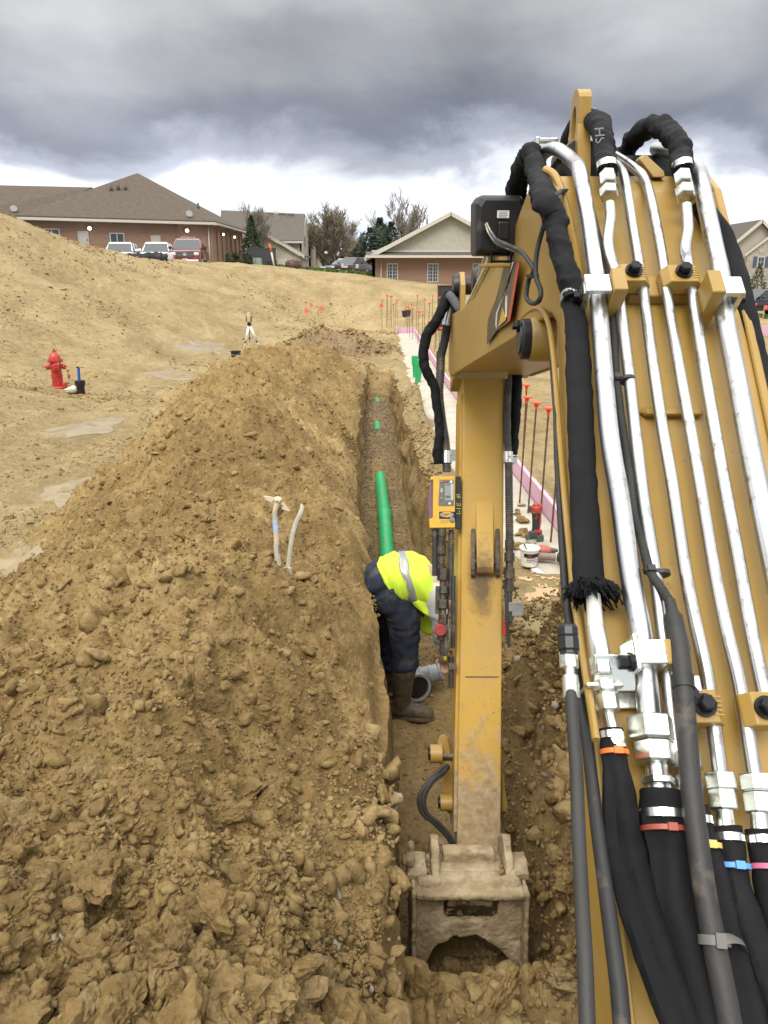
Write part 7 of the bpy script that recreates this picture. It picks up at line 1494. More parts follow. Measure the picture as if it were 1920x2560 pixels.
mb = MB(); mb.stack((.02, -.02, .0), (0, 0, 1), [(-.04, .17), (.0, .17), (.012, .16), (.02, .12)], 24); mb.build('flange', M_HYD, HY); mb = MB(); mb.stack((.14, -.10, .02), (0, 0, 1), [(-.03, .05), (.06, .065), (.09, .05)], 14); mb.build('shoe', M_HYD, HY)
mb = MB(); mb.stack((.055, -.104, .515), (.45, -.9, .05), [(0, .030), (.004, .030)], 16); TG = mb.build('white_tag', M_WHITE, HY); mb = MB(); mb.box((.057, -.110, .515), (.008, .004, .022)); mb.build('tag_print', M_DRED, TG)
mb = MB(); mb.tube(smooth_path([V3((.20, -.02, .40)), V3((.225, -.03, .33)), V3((.235, -.03, .27))], 12), .006, 6); mb.stack((.24, -.03, .17), (.1, 0, 1), [(0, .008), (.03, .026), (.07, .026), (.10, .012)], 10); mb.build('drain_plug', M_HYD, HY)
vx, vy = GZ(202, 976, -.33)[:2]; CV = thing('valve_pipe', 'black valve pipe with a blue-taped stake poking out of it, next to the hydrant', 'valve box', (vx, vy, gz(vx, vy)), None, 0, local=True)
mb = MB(); mb.stack((0, 0, -.08), (0, 0, 1), [(0, .088), (.25, .085), (.29, .108), (.37, .110), (.37, .095), (.30, .085)], 20); mb.build('pipe_length', M_CBLK, CV)
mb = MB(); mb.tube(smooth_path([V3((0, 0, .1)), V3((-.005, 0, .4)), V3((.01, 0, .56))], 20), [.026+.004*((k*7) % 3) for k in range(len(smooth_path([V3((0, 0, .1)), V3((-.005, 0, .4)), V3((.01, 0, .56))], 20)))], 8, sq=(1, .7)); mb.build('blue_tape', mat('blue_tape', (.02, .07, .36), .5, 0, .25, 40), CV)
mb = MB(); mb.box((-.01, 0, .575), (.05, .03, .03)); mb.tube([V3((-.03, 0, .56)), V3((.03, -.01, .585)), V3((.09, -.01, .57)), V3((.13, 0, .585))], .007, 5); mb.build('tape_tail', M_DBLK, CV)
sx, sy = GZ(179, 976, -.33)[:2]; vv = clod_verts(3, np.random.default_rng(77), 7, .06); me = bpy.data.meshes.new('white_stone'); me.from_pydata((vv*np.array([.135, .12, .21])).tolist(), [], ICO[3][1].tolist()); me.materials.append(mat('white_stone', (.58, .55, .46), .9, 0, .1, 6, .3, 30)); st = bpy.data.objects.new('white_stone', me); COL.objects.link(st); st.location = (sx, sy, gz(sx, sy)+.09); tag(st, 'whitish block of stone lying between the hydrant and the black valve pipe', 'stone')

# ---- survey tripod with laser level
tx, ty = GZ(628, 866, -.50)[:2]; tz = gz(tx, ty); ty0 = 27.5; p0 = GY(628, 866, ty0); TRI = thing('survey_tripod', 'silver survey tripod carrying a small beige laser level', 'tripod', (p0[0], ty0, p0[2]), None, 0, local=True)
hpt = GY(623, 810, ty0)-p0; M_ALU = mat('aluminium_leg', (.70, .70, .68), .4, .2, .05)
feet = [GY(611, 868, ty0-.25)-p0, GY(648, 866, ty0-.15)-p0, GY(624, 856, ty0+.45)-p0]
for i, f in enumerate(feet):
    mb = MB(); sd = np.cross(f-hpt, (0, 1, 0)); sd = sd/np.linalg.norm(sd)*.018
    if i < 2:
        for s in (-1, 1): mb.cyl(hpt+sd*s, hpt+(f-hpt)*.78+sd*s, .024, .024, 8)
    else: mb.cyl(hpt, hpt+(f-hpt)*.8, .014, .014, 8)
    LG_ = mb.build('leg', M_ALU if i < 2 else M_STEEL, TRI); mb = MB(); mb.cyl(hpt+(f-hpt)*.76, hpt+(f-hpt)*.82, .034, .034, 10); mb.build('leg_clamp', M_CBLK, LG_); mb = MB(); mb.cyl(hpt+(f-hpt)*.80, f, .016, .012, 8); mb.build('leg_tip', M_ALU, LG_)
mb = MB(); mb.stack(hpt-V3((0, 0, .05)), (0, 0, 1), [(0, .05), (.02, .085), (.05, .085), (.05, .055), (.10, .06)], 18); mb.build('tripod_head', M_CBLK, TRI)
LL = thing('laser_level', 'beige and brown rotating laser level on top of the silver tripod', 'laser level', tuple(p0+hpt+V3((0, 0, .055))), None, 0, local=True); M_BEI = mat('beige_housing', (.42, .33, .17), .5, 0, .08); mb = MB(); mb.stack((0, 0, 0), (0, 0, 1), [(0, .07), (.02, .095), (.22, .09), (.25, .07)], 12); mb.build('housing', M_BEI, LL); mb = MB(); mb.stack((0, 0, .25), (0, 0, 1), [(0, .06), (.05, .06), (.055, .068), (.075, .06)], 16); mb.build('rotor_head', mat('pale_head', (.55, .50, .36), .4), LL)
for s in (-1, 1): mb = MB(); mb.box((s*.088, -.03, .12), (.03, .09, .20)); mb.build('side_grip', mat('brown_grip', (.10, .065, .03), .6), LL, .008)
bx_, by_ = GZ(590, 895, -.45)[:2]; BKT = thing('black_bucket', 'black bucket half hidden behind the soil ridge under the tripod', 'bucket', (bx_, by_, gz(bx_, by_)), None, 0, local=True); mb = MB(); mb.stack((0, 0, -.02), (0, 0, 1), [(0, .13), (.30, .16), (.31, .17), (.33, .17), (.33, .15), (.05, .13)], 20); mb.build('body', M_CBLK, BKT); mb = MB(); mb.tube(smooth_path([V3((-.165, 0, .30)), V3((-.1, -.14, .2)), V3((.1, -.14, .2)), V3((.165, 0, .30))], 16), .006, 5); mb.build('handle', M_STEEL, BKT)

# ---- lath stakes with pink ribbon
M_LATH = mat('pale_lath', (.42, .34, .21), .85, 0, .15, 20); M_PINK = mat('pink_ribbon', (.78, .13, .10), .6, 0, .12, 30); M_ORG = mat('orange_cap', (.80, .10, .035), .45, 0, .1, 20); M_RUST = mat('rusty_rebar', (.13, .062, .032), .8, .2, .3, 40, .3, 120)
for i, (px, py, top) in enumerate(((765, 813, 770), (777, 796, 756), (801, 812, 765), (951, 797, 758))):
    y = 36.0+(-3, 3, 0, 2)[i]; b = GY(px, py, y); h = GY(px, top, y)[2]-b[2]; S_ = thing('survey_stake', ['wooden lath with a pink flag, lowest flag of the trio beyond the soil mound', 'wooden lath with a pink flag, farthest of the trio beyond the soil mound', 'wooden lath with a large pink flag, closest of the trio to the trench line', 'wooden lath with faded pink ribbon beside the tall rebar bundle'][i], 'stake', (b[0], y, b[2]), 'flagged survey stakes', 0, local=True)
    mb = MB(); mb.box((0, 0, h*.46), (.045, .018, h*1.1)); mb.build('lath', M_LATH, S_); mb = MB(); rg = np.random.default_rng(90+i)
    mb.add([(-.03, -.015, h), (.06, -.03, h*.99), (.16, -.02+.04*rg.uniform(-1, 1), h*.80), (.05, -.03, h*.72), (-.05, -.02, h*.78)], [(0, 1, 2, 3, 4)]); o = mb.build('ribbon', M_PINK, S_, fixn=False); md = o.modifiers.new('solidify', 'SOLIDIFY'); md.thickness = .008

# ---- footing strip, foam edge boards, rebar
M_CONC = mat('lean_concrete', (.40, .375, .31), .95, 0, .14, 3, .5, 25, (.36, .29, .19), .30, 3.5)
Yf = np.concatenate([np.arange(6.2, 14, .12), np.arange(14, 37.6, .3)]); nx = 14; V_ = []; F_ = []
for y in Yf:
    f = float(foot_x(y)); wl = .78*min(1, .45+.55*(y-6.2)/1.2) if y < 7.4 else .78+.10*float(fbm(np.array([y*1.3]), np.array([2.0]), 4, 91)[0])*2+.05*math.sin(y*5)
    for k in range(nx): t = k/(nx-1); x = f-wl*(1-t); V_.append((x, y, Z_FOOT+(-.04 if k == 0 or y < 6.25 else .012)+.012*float(fbm(np.array([x*6]), np.array([y*6]), 3, 92)[0])))
for j in range(len(Yf)-1):
    for k in range(nx-1): a = j*nx+k; F_.append((a, a+1, a+nx+1, a+nx))
mb = MB(); mb.add(V_, F_, 0, True); FS = mb.build('footing_strip', M_CONC, fixn=False); FS['kind'] = 'structure'
M_FOAM = mat('pink_foam', (.60, .36, .46), .75, 0, .06, 5, .05, 60, (.50, .40, .30), .10, 5)
FMW = thing('foam_edging', 'row of pale pink foam boards standing along the concrete footing', 'foam edging', (1.5, 14, Z_FOOT))
ys = [5.0, 6.22, 7.44, 8.66, 9.88, 11.1, 12.3, 13.55, 14.8, 16.0, 17.2, 18.45, 19.7, 20.9, 22.1, 23.3, 24.6, 25.8, 27.0, 28.3, 29.5, 30.8, 32, 33.2, 34.4, 35.6, 36.8]
rg = np.random.default_rng(12)
for a, b in zip(ys[:-1], ys[1:]):
    x0 = float(foot_x(a))+.012; x1 = float(foot_x(b))+.012; mb = MB(); h = .205+rg.uniform(-.006, .006); dz = rg.uniform(-.006, .006); dx = rg.uniform(-.006, .006)
    mb.hexa([(x0+dx, a+.003, Z_FOOT-.06), (x0+dx+.05, a+.003, Z_FOOT-.06), (x1+dx+.05, b-.003, Z_FOOT-.06), (x1+dx, b-.003, Z_FOOT-.06), (x0+dx, a+.003, Z_FOOT+h+dz), (x0+dx+.05, a+.003, Z_FOOT+h+dz), (x1+dx+.05, b-.003, Z_FOOT+h), (x1+dx, b-.003, Z_FOOT+h)]); mb.build('foam_board', M_FOAM, FMW, .004, 1)
for (xa_, xb_) in ((.62, 1.06), (1.06, 1.46)): mb = MB(); mb.box(((xa_+xb_)/2, 37.3, Z_FOOT+.1), (xb_-xa_-.006, .05, .32)); mb.build('foam_board', M_FOAM, FMW)
mb = MB(); mb.box((.60, 37.0, Z_FOOT+.12), (.05, .6, .38)); mb.build('foam_board', M_FOAM, FMW)
# rebar: one built, the others copied
def make_rebar(h, sq, label, cs=1.0):
    t = thing('rebar_stake', label, 'rebar', (0, 0, 0), 'capped rebar stakes along the footing', 0, local=True)
    mb = MB(); n = 26; mb.tube([V3((0, 0, z)) for z in np.linspace(-.15, h, n)], [.0105 if k % 2 else .0088 for k in range(n)], 7); mb.build('bar', M_RUST, t)
    mb = MB()
    if sq: mb.box((0, 0, h+.012), (.092*cs, .092*cs, .014*cs)); mb.stack((0, 0, h-.055), (0, 0, 1), [(0, .014), (.03, .018), (.06, .03)], 8)
    else: mb.stack((0, 0, h-.05), (0, 0, 1), [(0, .015*cs), (.035, .022*cs), (.04, .042*cs), (.04+.02*cs, .045*cs), (.048+.02*cs, .025*cs)], 12)
    mb.build('cap', M_ORG, t); return t
RB = []
def rebar(px, py, y, h, sq, label, lean=(0, 0)):
    p = GY(px, py, y); z = float(min(p[2], Z_FOOT+.02)) if y < 13 else float(p[2])
    if h in REB: o = copy_tree(REB[h]); 
    else: o = make_rebar(h, sq, label, 1.35 if y > 13 else 1.0); REB[h] = o
    o.location = (p[0], y, z); o.rotation_euler = (lean[0], lean[1], 0); o['label'] = label; RB.append(o)
REB = {}
rebar(1300, 1236, 8.30, 1.17, True, 'capped rebar by the pink foam, lowest cap of the close trio behind the stick hose', (0, .02))
rebar(1321, 1268, 7.9, 1.17, True, 'middle capped rebar of the close trio in front of the pink foam', (0, .02))
rebar(1351, 1290, 7.55, 1.17, True, 'capped rebar of the close trio next to the boom edge, before the pink foam', (0, .015))
rebar(1377, 1352, 6.95, 1.19, True, 'capped rebar largely hidden by the boom edge, closest to the pail', (0, .02))
rebar(1306, 1165, 9.3, 1.17, True, 'capped rebar just over the close trio, its cap partly behind the hose', (0, .0))
far = [(955, 815, 746), (966, 812, 735), (970, 812, 738), (975, 814, 741), (979, 812, 743), (985, 818, 757), (988, 806, 759), (993, 806, 753), (1015, 800, 766), (1018, 826, 768), (1024, 834, 770), (1031, 838, 775), (1041, 822, 742), (1030, 800, 758), (1045, 850, 779), (1056, 845, 787), (1061, 812, 743), (1070, 850, 760), (1072, 858, 803), (1081, 826, 741), (1087, 868, 779), (1098, 874, 745), (1101, 882, 824), (1090, 862, 800), (1108, 880, 770)]
for i, (px, py, top) in enumerate(far):
    drop = (py-700)/1920*1.02; y = float(np.clip(2.38/max(drop, .02), 14, 37)) if py > 816 else 37.5+.2*(i % 5); hh = round(float(GY(px, top, y)[2]-GY(px, py, y)[2])/.15)*.15
    o_l = ('tall orange-capped rebar of the bundle beside the pink-ribboned lath at the footing end' if px < 1000 else 'orange-capped rebar beyond the striped hose, in the crowd past the pink foam boards' if px < 1060 else 'orange-capped rebar crowded close beside the black sleeved hose, past the pink foam')
    rebar(px, py, y, max(.6, hh), i % 3 == 0, o_l, (0, .03*math.sin(i*2.3)))
for px, py, y in ((1012, 792, 42), (1020, 790, 43)):
    b = GY(px, py, y); o = thing('black_bucket', ('dark bucket among the far rebar stakes, the one nearer the tall bundle' if px < 1015 else 'dark bucket among the far rebar stakes, behind its twin'), 'bucket', tuple(b), 'dark buckets among the far stakes', 0, local=True); mb = MB(); mb.stack((0, 0, -.02), (0, 0, 1), [(0, .12), (.30, .16), (.33, .165), (.33, .14), (.1, .12)], 16); mb.build('body', mat('navy_plastic', (.018, .020, .035), .5), o); mb = MB(); mb.tube([V3((-.16, 0, .3)), V3((0, -.15, .2)), V3((.16, 0, .3))], .006, 5); mb.build('handle', M_STEEL, o)
DB = GY(1112, 742, 39); o = thing('trash_box', 'dark box-like bin standing at the foot of the slope, beside the excavator stick', 'bin', (DB[0], 39, gz(DB[0], 39)), None, 0, local=True); hh = GY(1112, 716, 39)[2]-gz(DB[0], 39); mb = MB(); mb.box((.15, 0, hh/2), (.95, .6, hh), top=1.04); mb.build('body', mat('dark_brown_bin', (.03, .024, .022), .6), o, .02); mb = MB(); mb.box((.15, 0, hh+.02), (1.03, .66, .06)); mb.build('lid', M_CBLK, o)

# ---- tools left by the footing
def gfoot(px, py, z=Z_FOOT+.012): return GZ(px, py, z)
def gsoil(px, py):
    y = 6.0
    for _ in range(30):
        p = GY(px, py, y); y += (p[2]-gz(p[0], y))*1.6
    return GY(px, py, y)
p = gfoot(1322, 1412, Z_FOOT); PL = thing('pail', 'small white plastic pail with a printed label and a stick inside', 'pail', tuple(p), None, .2, local=True); s_ = .95
mb = MB(); mb.stack((0, 0, 0), (0, 0, 1), [(0, .066), (.004, .07), (.15, .082), (.152, .09), (.165, .09), (.165, .08), (.03, .066)], 28); mb.build('body', mat('white_pail', (.70, .69, .64), .4, 0, .04, 8, 0, 60, (.45, .38, .28), .1, 14), PL)
mb = MB(); n = 14; A_ = [-2.6+2.0*k/(n-1) for k in range(n)]; 
def arc(r, z, A): return [(r*math.cos(a), r*math.sin(a), z) for a in A]
def band_lab(z0, z1, A, m, name, e=.0012):
    mb = MB(); r0 = .07+.012*(z0/.15)+e; r1 = .07+.012*(z1/.15)+e; lo = arc(r0, z0, A); hi = arc(r1, z1, A); k = len(A); mb.add(lo+hi, [(i, i+1, k+i+1, k+i) for i in range(k-1)], 0, True); return mb.build(name, m, PL, fixn=False)
band_lab(.092, .128, A_, M_DBLK, 'label_band'); band_lab(.100, .120, A_[3:7], mat('dark_red_print', (.20, .03, .03), .6), 'label_patch', .0018)
for z in (.082, .066, .050): band_lab(z, z+.006, A_[2:10+int(z*40) % 3], M_DGREY, 'label_line')
band_lab(.028, .036, A_[8:10], M_DGREY, 'label_line')
mb = MB(); mb.stack((0, 0, .135), (0, 0, 1), [(0, .078), (.003, .078)], 20); mb.build('contents', mat('pale_paste', (.55, .53, .46), .8), PL); mb = MB(); mb.cyl((-.02, .0, .12), (-.07, -.03, .22), .007, .007, 8); mb.build('stir_stick', M_STEEL, PL)
p = gsoil(1354, 1424); LD = MB(); LD.stack(p+V3((0, 0, .0)), (0.05, -.03, 1), [(-.012, .07), (-.004, .098), (.008, .098), (.012, .09), (.012, .03), (.016, .02)], 28); o = LD.build('pail_cover', mat('white_lid', (.76, .75, .72), .4, 0, .03)); tag(o, 'white pail lid lying flat on the soil below the pail', 'lid')
# cordless tool standing on its battery
M_TRED = mat('tool_red', (.38, .035, .028), .45, 0, .1, 30, 0, 60, (.30, .22, .14), .2, 20); M_TBLK = mat('tool_black', (.022, .022, .022), .55, 0, .2, 30, 0, 60, (.25, .19, .12), .2, 20); M_BATT = mat('battery_green_grey', (.055, .075, .06), .55, 0, .2, 30)
p = gfoot(1336, 1352); CT = thing('cordless_tool', 'red and black cordless power tool standing upright on its battery', 'power tool', tuple(p), None, .3, local=True)
mb = MB(); mb.box((0, 0, .032), (.15, .10, .064)); mb.build('battery', M_BATT, CT, .008); mb = MB(); mb.box((-.035, -.03, .085), (.07, .06, .05)); mb.build('latch', M_DGREY, CT, .006); mb = MB(); mb.box((.035, .01, .085), (.07, .07, .05)); mb.build('base', M_TRED, CT, .012)
mb = MB(); mb.tube([V3((0, 0, .08)), V3((.005, 0, .12)), V3((.0, 0, .20)), V3((-.005, 0, .26)), V3((0, 0, .30))], [.040, .034, .032, .034, .042], 14); mb.build('grip', M_TBLK, CT); mb = MB(); mb.stack((0, 0, .285), (-.05, 0, 1), [(0, .043), (.02, .046), (.06, .044), (.065, .036), (.09, .03)], 14); mb.box((.03, 0, .33), (.05, .05, .05)); mb.build('head', M_TRED, CT, .004); mb = MB(); mb.tube([V3((.036, -.01, .30)), V3((.042, -.01, .2)), V3((.036, -.01, .11))], .012, 8); mb.build('red_strip', M_TRED, CT); mb = MB(); mb.box((0, -.036, .11), (.055, .012, .022)); mb.build('red_badge', mat('bright_red', (.55, .04, .03), .45), CT)
p = gfoot(1336, 1280); GS = thing('tape_roll', 'small dark green roll lying on the footing behind the upright tool', 'tape roll', tuple(p), None, .1, local=True); mb = MB(); mb.stack((-.05, 0, .035), (1, .1, 0), [(0, .02), (0, .036), (.05, .036), (.10, .030), (.10, .012)], 16); mb.build('roll', mat('dark_green_tape', (.03, .085, .055), .5, 0, .15, 30), GS); mb = MB(); mb.stack((-.056, 0, .035), (1, .1, 0), [(0, .025), (.006, .025)], 14); mb.build('core', M_DGREY, GS)
# grinder lying down
p = gfoot(1362, 1402, -.42); AG = thing('angle_grinder', 'orange-red power tool with a grey handle lying on its side by the pail', 'power tool', tuple(p), None, -.1, local=True)
mb = MB(); mb.stack((-.10, .0, .045), (1, -.05, -.02), [(0, .025), (.0, .036), (.05, .034), (.14, .030), (.15, .034), (.19, .034)], 14); mb.build('handle', mat('grey_brown_grip', (.20, .15, .12), .6, 0, .15, 30), AG); mb = MB(); mb.stack((-.09, .08, .06), (.9, -.15, .1), [(0, .03), (.01, .05), (.07, .055), (.12, .045), (.15, .03)], 16); mb.build('motor_housing', mat('dull_red_tool', (.34, .085, .055), .5, 0, .15, 30), AG); mb = MB(); mb.stack((.10, -.02, .05), (1, -.1, -.1), [(0, .036), (.03, .05), (.09, .05), (.10, .04)], 10); mb.box((.17, -.03, .05), (.06, .07, .09)); mb.build('battery', M_TBLK, AG, .008); mb = MB(); mb.stack((.02, .09, .06), (1, 0, .1), [(0, .03), (.06, .025), (.10, .012)], 10); mb.build('green_collar', M_BATT, AG); mb = MB(); mb.tube([V3((.12, .0, .09)), V3((.16, .05, .12)), V3((.22, .03, .10))], .006, 6); mb.build('guard_wire', M_STEEL, AG)
# stones in a row on the footing
for i, (px, py, r, ct) in enumerate(((1302, 1265, .045, 1), (1295, 1277, .035, 2), (1293, 1288, .05, 1), (1303, 1306, .085, 2), (1311, 1330, .055, 2), (1296, 1340, .05, 0), (1308, 1343, .05, 2), (1291, 1372, .075, 0), (1322, 1362, .06, 3))):
    p = gfoot(px, py); o = bpy.data.objects.new('stone', CLOD_ME[(i % 6)+6*ct]); COL.objects.link(o); o.location = p+V3((0, 0, r*.35)); o.scale = (r, r, r*.8); o.rotation_euler = (0, 0, i*1.3); tag(o, ['pale brown stone at the far end of the row of stones on the footing', 'small dark stone second from the far end of the row on the footing', 'flat yellowish stone in the row on the footing beside the striped hose', 'largest long brown stone of the row on the white footing', 'dark round stone of the row, level with the battery of the upright tool', 'low stone half hidden by the striped hose, behind the pail', 'dark wedge stone beside the battery of the upright tool', 'brown lump behind the pail, half hidden by the striped hose', 'grey flat stone between the pail and the upright tool'][i], 'stone', 'stones beside the tools on the footing')
# orange marking paint on the soil
def soil_patch(name, cx, cy, a, b, m, seed, dz=.006):
    rg = np.random.default_rng(seed); n = 26; V_ = []; F_ = []; xs = np.linspace(cx-a, cx+a, n); ys_ = np.linspace(cy-b, cy+b, n); X_, Y_ = np.meshgrid(xs, ys_); Z_ = ground_at(X_.ravel(), Y_.ravel()).reshape(n, n)+dz
    mk = np.sqrt(((X_-cx)/a)**2+((Y_-cy)/b)**2)+1.1*fbm(X_*6, Y_*6, 4, seed)
    for j in range(n):
        for i in range(n): V_.append((X_[j, i], Y_[j, i], Z_[j, i]))
    for j in range(n-1):
        for i in range(n-1):
            if mk[j, i] < .42: F_.append((j*n+i, j*n+i+1, (j+1)*n+i+1, (j+1)*n+i))
    mb = MB(); mb.add(V_, F_, 0, True); o = mb.build(name, m, fixn=False); o['kind'] = 'structure'; return o
M_OPAINT = mat('orange_marking_paint', (.50, .30, .16), .9, 0, .2, 10, .3, 50, (.40, .30, .16), 1.1, 18)
for px, py, a, b, sd in ((1352, 1462, .24, .30, 1), (1368, 1490, .20, .22, 2), (1322, 1450, .12, .14, 3)): p = gsoil(px, py); soil_patch('paint_mark', p[0], p[1], a, b, M_OPAINT, 100+sd)
# shallow muddy water
M_PUD = mat('muddy_water', (.235, .187, .122), .28, 0, .14, 3, .15, 12, (.29, .225, .125), .8, 2.8, coords='Object', spec=.28)
for k, (c, a, b) in enumerate(PUD):
    n = 40; rg = np.random.default_rng(200+k); ph = rg.uniform(0, 6, 4); ang = np.linspace(0, 2*math.pi, n, endpoint=False); rr_ = 1+.22*np.sin(2*ang+ph[0])+.16*np.sin(3*ang+ph[1])+.10*np.sin(5*ang+ph[2])+.06*np.sin(9*ang+ph[3]); xs = c[0]+a*.85*rr_*np.cos(ang); ys_ = c[1]+b*.85*rr_*np.sin(ang); z = float(np.median(ground_at(xs, ys_)))+.006
    Zr = ground_at(xs, ys_); Zr = np.minimum(Zr+.004, z); xi = c[0]+a*.5*rr_*np.cos(ang); yi = c[1]+b*.5*rr_*np.sin(ang); Zi = ground_at(xi, yi)+.014
    mb = MB(); mb.add(list(zip(xs, ys_, Zr))+list(zip(xi, yi, Zi))+[(c[0], c[1], gz(c[0], c[1])+.014)], [(i, (i+1) % n, n+(i+1) % n, n+i) for i in range(n)]+[(n+i, n+(i+1) % n, 2*n) for i in range(n)], 0, True); o = mb.build('puddle', M_PUD, fixn=False); o['kind'] = 'structure'

# ---- the two hand tools stuck in the heap
def on_heap(px, py):
    y = 6.0
    for _ in range(60):
        p = GY(px, py, y); y += np.clip((p[2]-gz(p[0], y))*.5, -.4, .4)
    return GY(px, py, y)
tb = on_heap(700, 1434); dirU = V3([-.03, .12, 1.0])
M_WOOD = mat('worn_wood_handle', (.50, .41, .27), .7, 0, .14, 12, .1, 40); M_TAPEB = mat('blue_tape_wrap', (.34, .42, .58), .5, 0, .2, 30); M_TAPEG = mat('grey_tape_wrap', (.20, .19, .20), .5, 0, .25, 60); M_IRON = mat('pale_worn_iron', (.46, .39, .28), .55, .3, .15, 14, .1, 40); M_WTH = mat('weathered_grey_wood', (.40, .38, .30), .8, 0, .18, 20, .2, 50)
D0 = float((tb-EYE)@FW)
def TP(px, py, d=0): return GD(px, py, D0+d)
MT = thing('mattock', 'pale mattock with blue and grey tape on its handle, stuck handle-down in the soil heap', 'mattock', tuple(tb))
hp = smooth_path([TP(701, 1446, .02), TP(697, 1414), TP(693, 1385), TP(691, 1361)], 16); mb = MB(); mb.tube(hp, [.0165]*len(hp), 12, sq=(1, .8)); mb.build('lower_grip', M_WTH, MT)
def seg(pts, r, m, name): mb = MB(); q = smooth_path(pts, 12); mb.tube(q, np.interp(np.linspace(0, 1, len(q)), np.linspace(0, 1, len(r)), r), 12, sq=(1, .8)); return mb.build(name, m, MT)
seg([TP(694, 1384), TP(692, 1362)], [.0155, .0155], M_TAPEG, 'grey_tape'); seg([TP(692, 1363), TP(691, 1340), TP(690, 1330)], [.0152, .015], M_WOOD, 'handle'); seg([TP(690, 1331), TP(689, 1315), TP(688, 1303)], [.0156, .0156], M_TAPEB, 'blue_tape'); seg([TP(688, 1304), TP(687, 1285), TP(688, 1275)], [.0148, .0135], M_WTH, 'handle'); seg([TP(688, 1276), TP(692, 1264), TP(695, 1252)], [.0135, .015, .018], M_WOOD, 'handle')
def blade(pts, w, name, th=.012):
    mb = MB(); P = [TP(*p) for p in pts]; n = np.cross(P[1]-P[0], P[2]-P[1]); n /= np.linalg.norm(n); quad_prism(mb, [p-n*th/2 for p in P], th, n); return mb.build(name, M_IRON, MT, .004)
blade([(657, 1239), (672, 1240), (694, 1246), (694, 1250), (686, 1252), (680, 1258), (665, 1251)], 0, 'blade'); blade([(694, 1248), (703, 1250), (713, 1260), (727, 1278), (722, 1280), (705, 1274), (708, 1264), (700, 1262)], 0, 'blade')
mb = MB(); mb.tube([TP(689, 1251), TP(695, 1249), TP(702, 1253)], .022, 12, sq=(1, .9)); mb.build('eye', M_IRON, MT)
tb2 = on_heap(721, 1434); D0 = float((tb2-EYE)@FW); HB = thing('tool_handle', 'bare weathered wooden handle, bent and pointed, stuck in the soil beside the mattock', 'tool handle', tuple(tb2)); q = smooth_path([TP(720, 1446, .02), TP(721, 1420), TP(724, 1385), TP(731, 1340), TP(740, 1308), TP(749, 1288), TP(755, 1272), TP(753, 1259)], 50); mb = MB(); mb.tube(q, np.interp(np.linspace(0, 1, len(q)), [0, .2, .7, .9, 1], [.012, .0125, .0135, .012, .004]), 10, sq=(1, .75)); mb.build('shaft', M_WTH, HB); mb = MB(); mb.stack(TP(720, 1438), TP(720, 1420)-TP(720, 1438), [(0, .024), (.03, .026), (.04, .024), (.045, .014)], 14); mb.build('ferrule', M_IRON, HB)
# far right: more foam and a flag
o = thing('foam_edging', 'pink foam edge showing past the boom hose, over open dirt', 'foam edging', (9, 20.0, -.3)); 
for k in range(3): a = GY(1872+30*k, 826+k, 20.0); mb = MB(); mb.box((a[0]+.14, 20.0, a[2]), (.30, .06, .24)); mb.build('foam_board', M_FOAM, o)
for i, (px, py) in enumerate(((1880, 770), (1908, 776))): b = GY(px, py+14, 38); o = thing('survey_stake', ['short flagged stake below the dark minivan, nearer the boom hose', 'short flagged stake below the dark minivan, at the edge of the view'][i], 'stake', tuple(b), 'flagged survey stakes', 0, local=True); mb = MB(); mb.box((0, 0, .2), (.04, .02, .6)); mb.build('lath', M_LATH, o); mb = MB(); mb.add([(-.03, -.02, .5), (.16, -.03, .48), (.13, -.03, .30), (-.02, -.02, .33)], [(0, 1, 2, 3)]); r = mb.build('ribbon', M_PINK, o, fixn=False); md = r.modifiers.new('solidify', 'SOLIDIFY'); md.thickness = .01
# ------------------------------------------------------------------ the worker
PY0 = 4.72
def W(px, py, dy=0.0): return GY(px, py, PY0+dy)
def remeshed(mb, name, m, parent, vox=.011, it=4, fac=.5, noise=0.0, nf=9.0, seed=1, sub=True):
    me = bpy.data.meshes.new('tmp'); me.from_pydata((np.array(s_v) if False else np.array(mb.v)).tolist(), [], mb.f); o = bpy.data.objects.new('tmp', me); COL.objects.link(o)
    bm = bmesh.new(); bm.from_mesh(me); bmesh.ops.recalc_face_normals(bm, faces=bm.faces); bm.to_mesh(me); bm.free()
    r = o.modifiers.new('r', 'REMESH'); r.mode = 'VOXEL'; r.voxel_size = vox; r.use_smooth_shade = True
    s = o.modifiers.new('s', 'SMOOTH'); s.iterations = it; s.factor = fac
    dg = bpy.context.evaluated_depsgraph_get(); dg.update(); m2 = bpy.data.meshes.new_from_object(o.evaluated_get(dg)); bpy.data.objects.remove(o); bpy.data.meshes.remove(me)
    n = len(m2.vertices); V = np.empty(n*3, np.float32); m2.vertices.foreach_get('co', V); V = V.reshape(-1, 3).astype(float)
    if noise:
        N_ = np.empty(n*3, np.float32); m2.vertices.foreach_get('normal', N_); N_ = N_.reshape(-1, 3)
        q = V*nf; d = vn3(q*np.array([1, 1, 1.6])+seed, seed)*1.2+1.3*(0.25-np.abs(vn3(q*np.array([1.4, 1.4, 2.6])+7, seed+1)))+.5*vn3(q*3.1, seed+2)
        V = V+N_*(d*noise)[:, None]
    V = V-ORG[parent.name]; m2.vertices.foreach_set('co', V.astype(np.float32).ravel()); m2.polygons.foreach_set('use_smooth', [True]*len(m2.polygons)); m2.materials.clear(); m2.materials.append(m); m2.update(); m2.name = name
    ob = bpy.data.objects.new(name, m2); COL.objects.link(ob); ob.parent = parent; ORG[ob.name] = ORG[parent.name]; return ob
foot = W(1003, 1785, -.05)
PER = thing('person', 'person bent over in the trench wearing a lime safety vest, navy trousers and rubber boots', 'person', (foot[0], foot[1], FZ))
hip = W(966, 1452); sh = W(1083, 1450, .0); nk = W(1100, 1462); hd = W(1122, 1492)
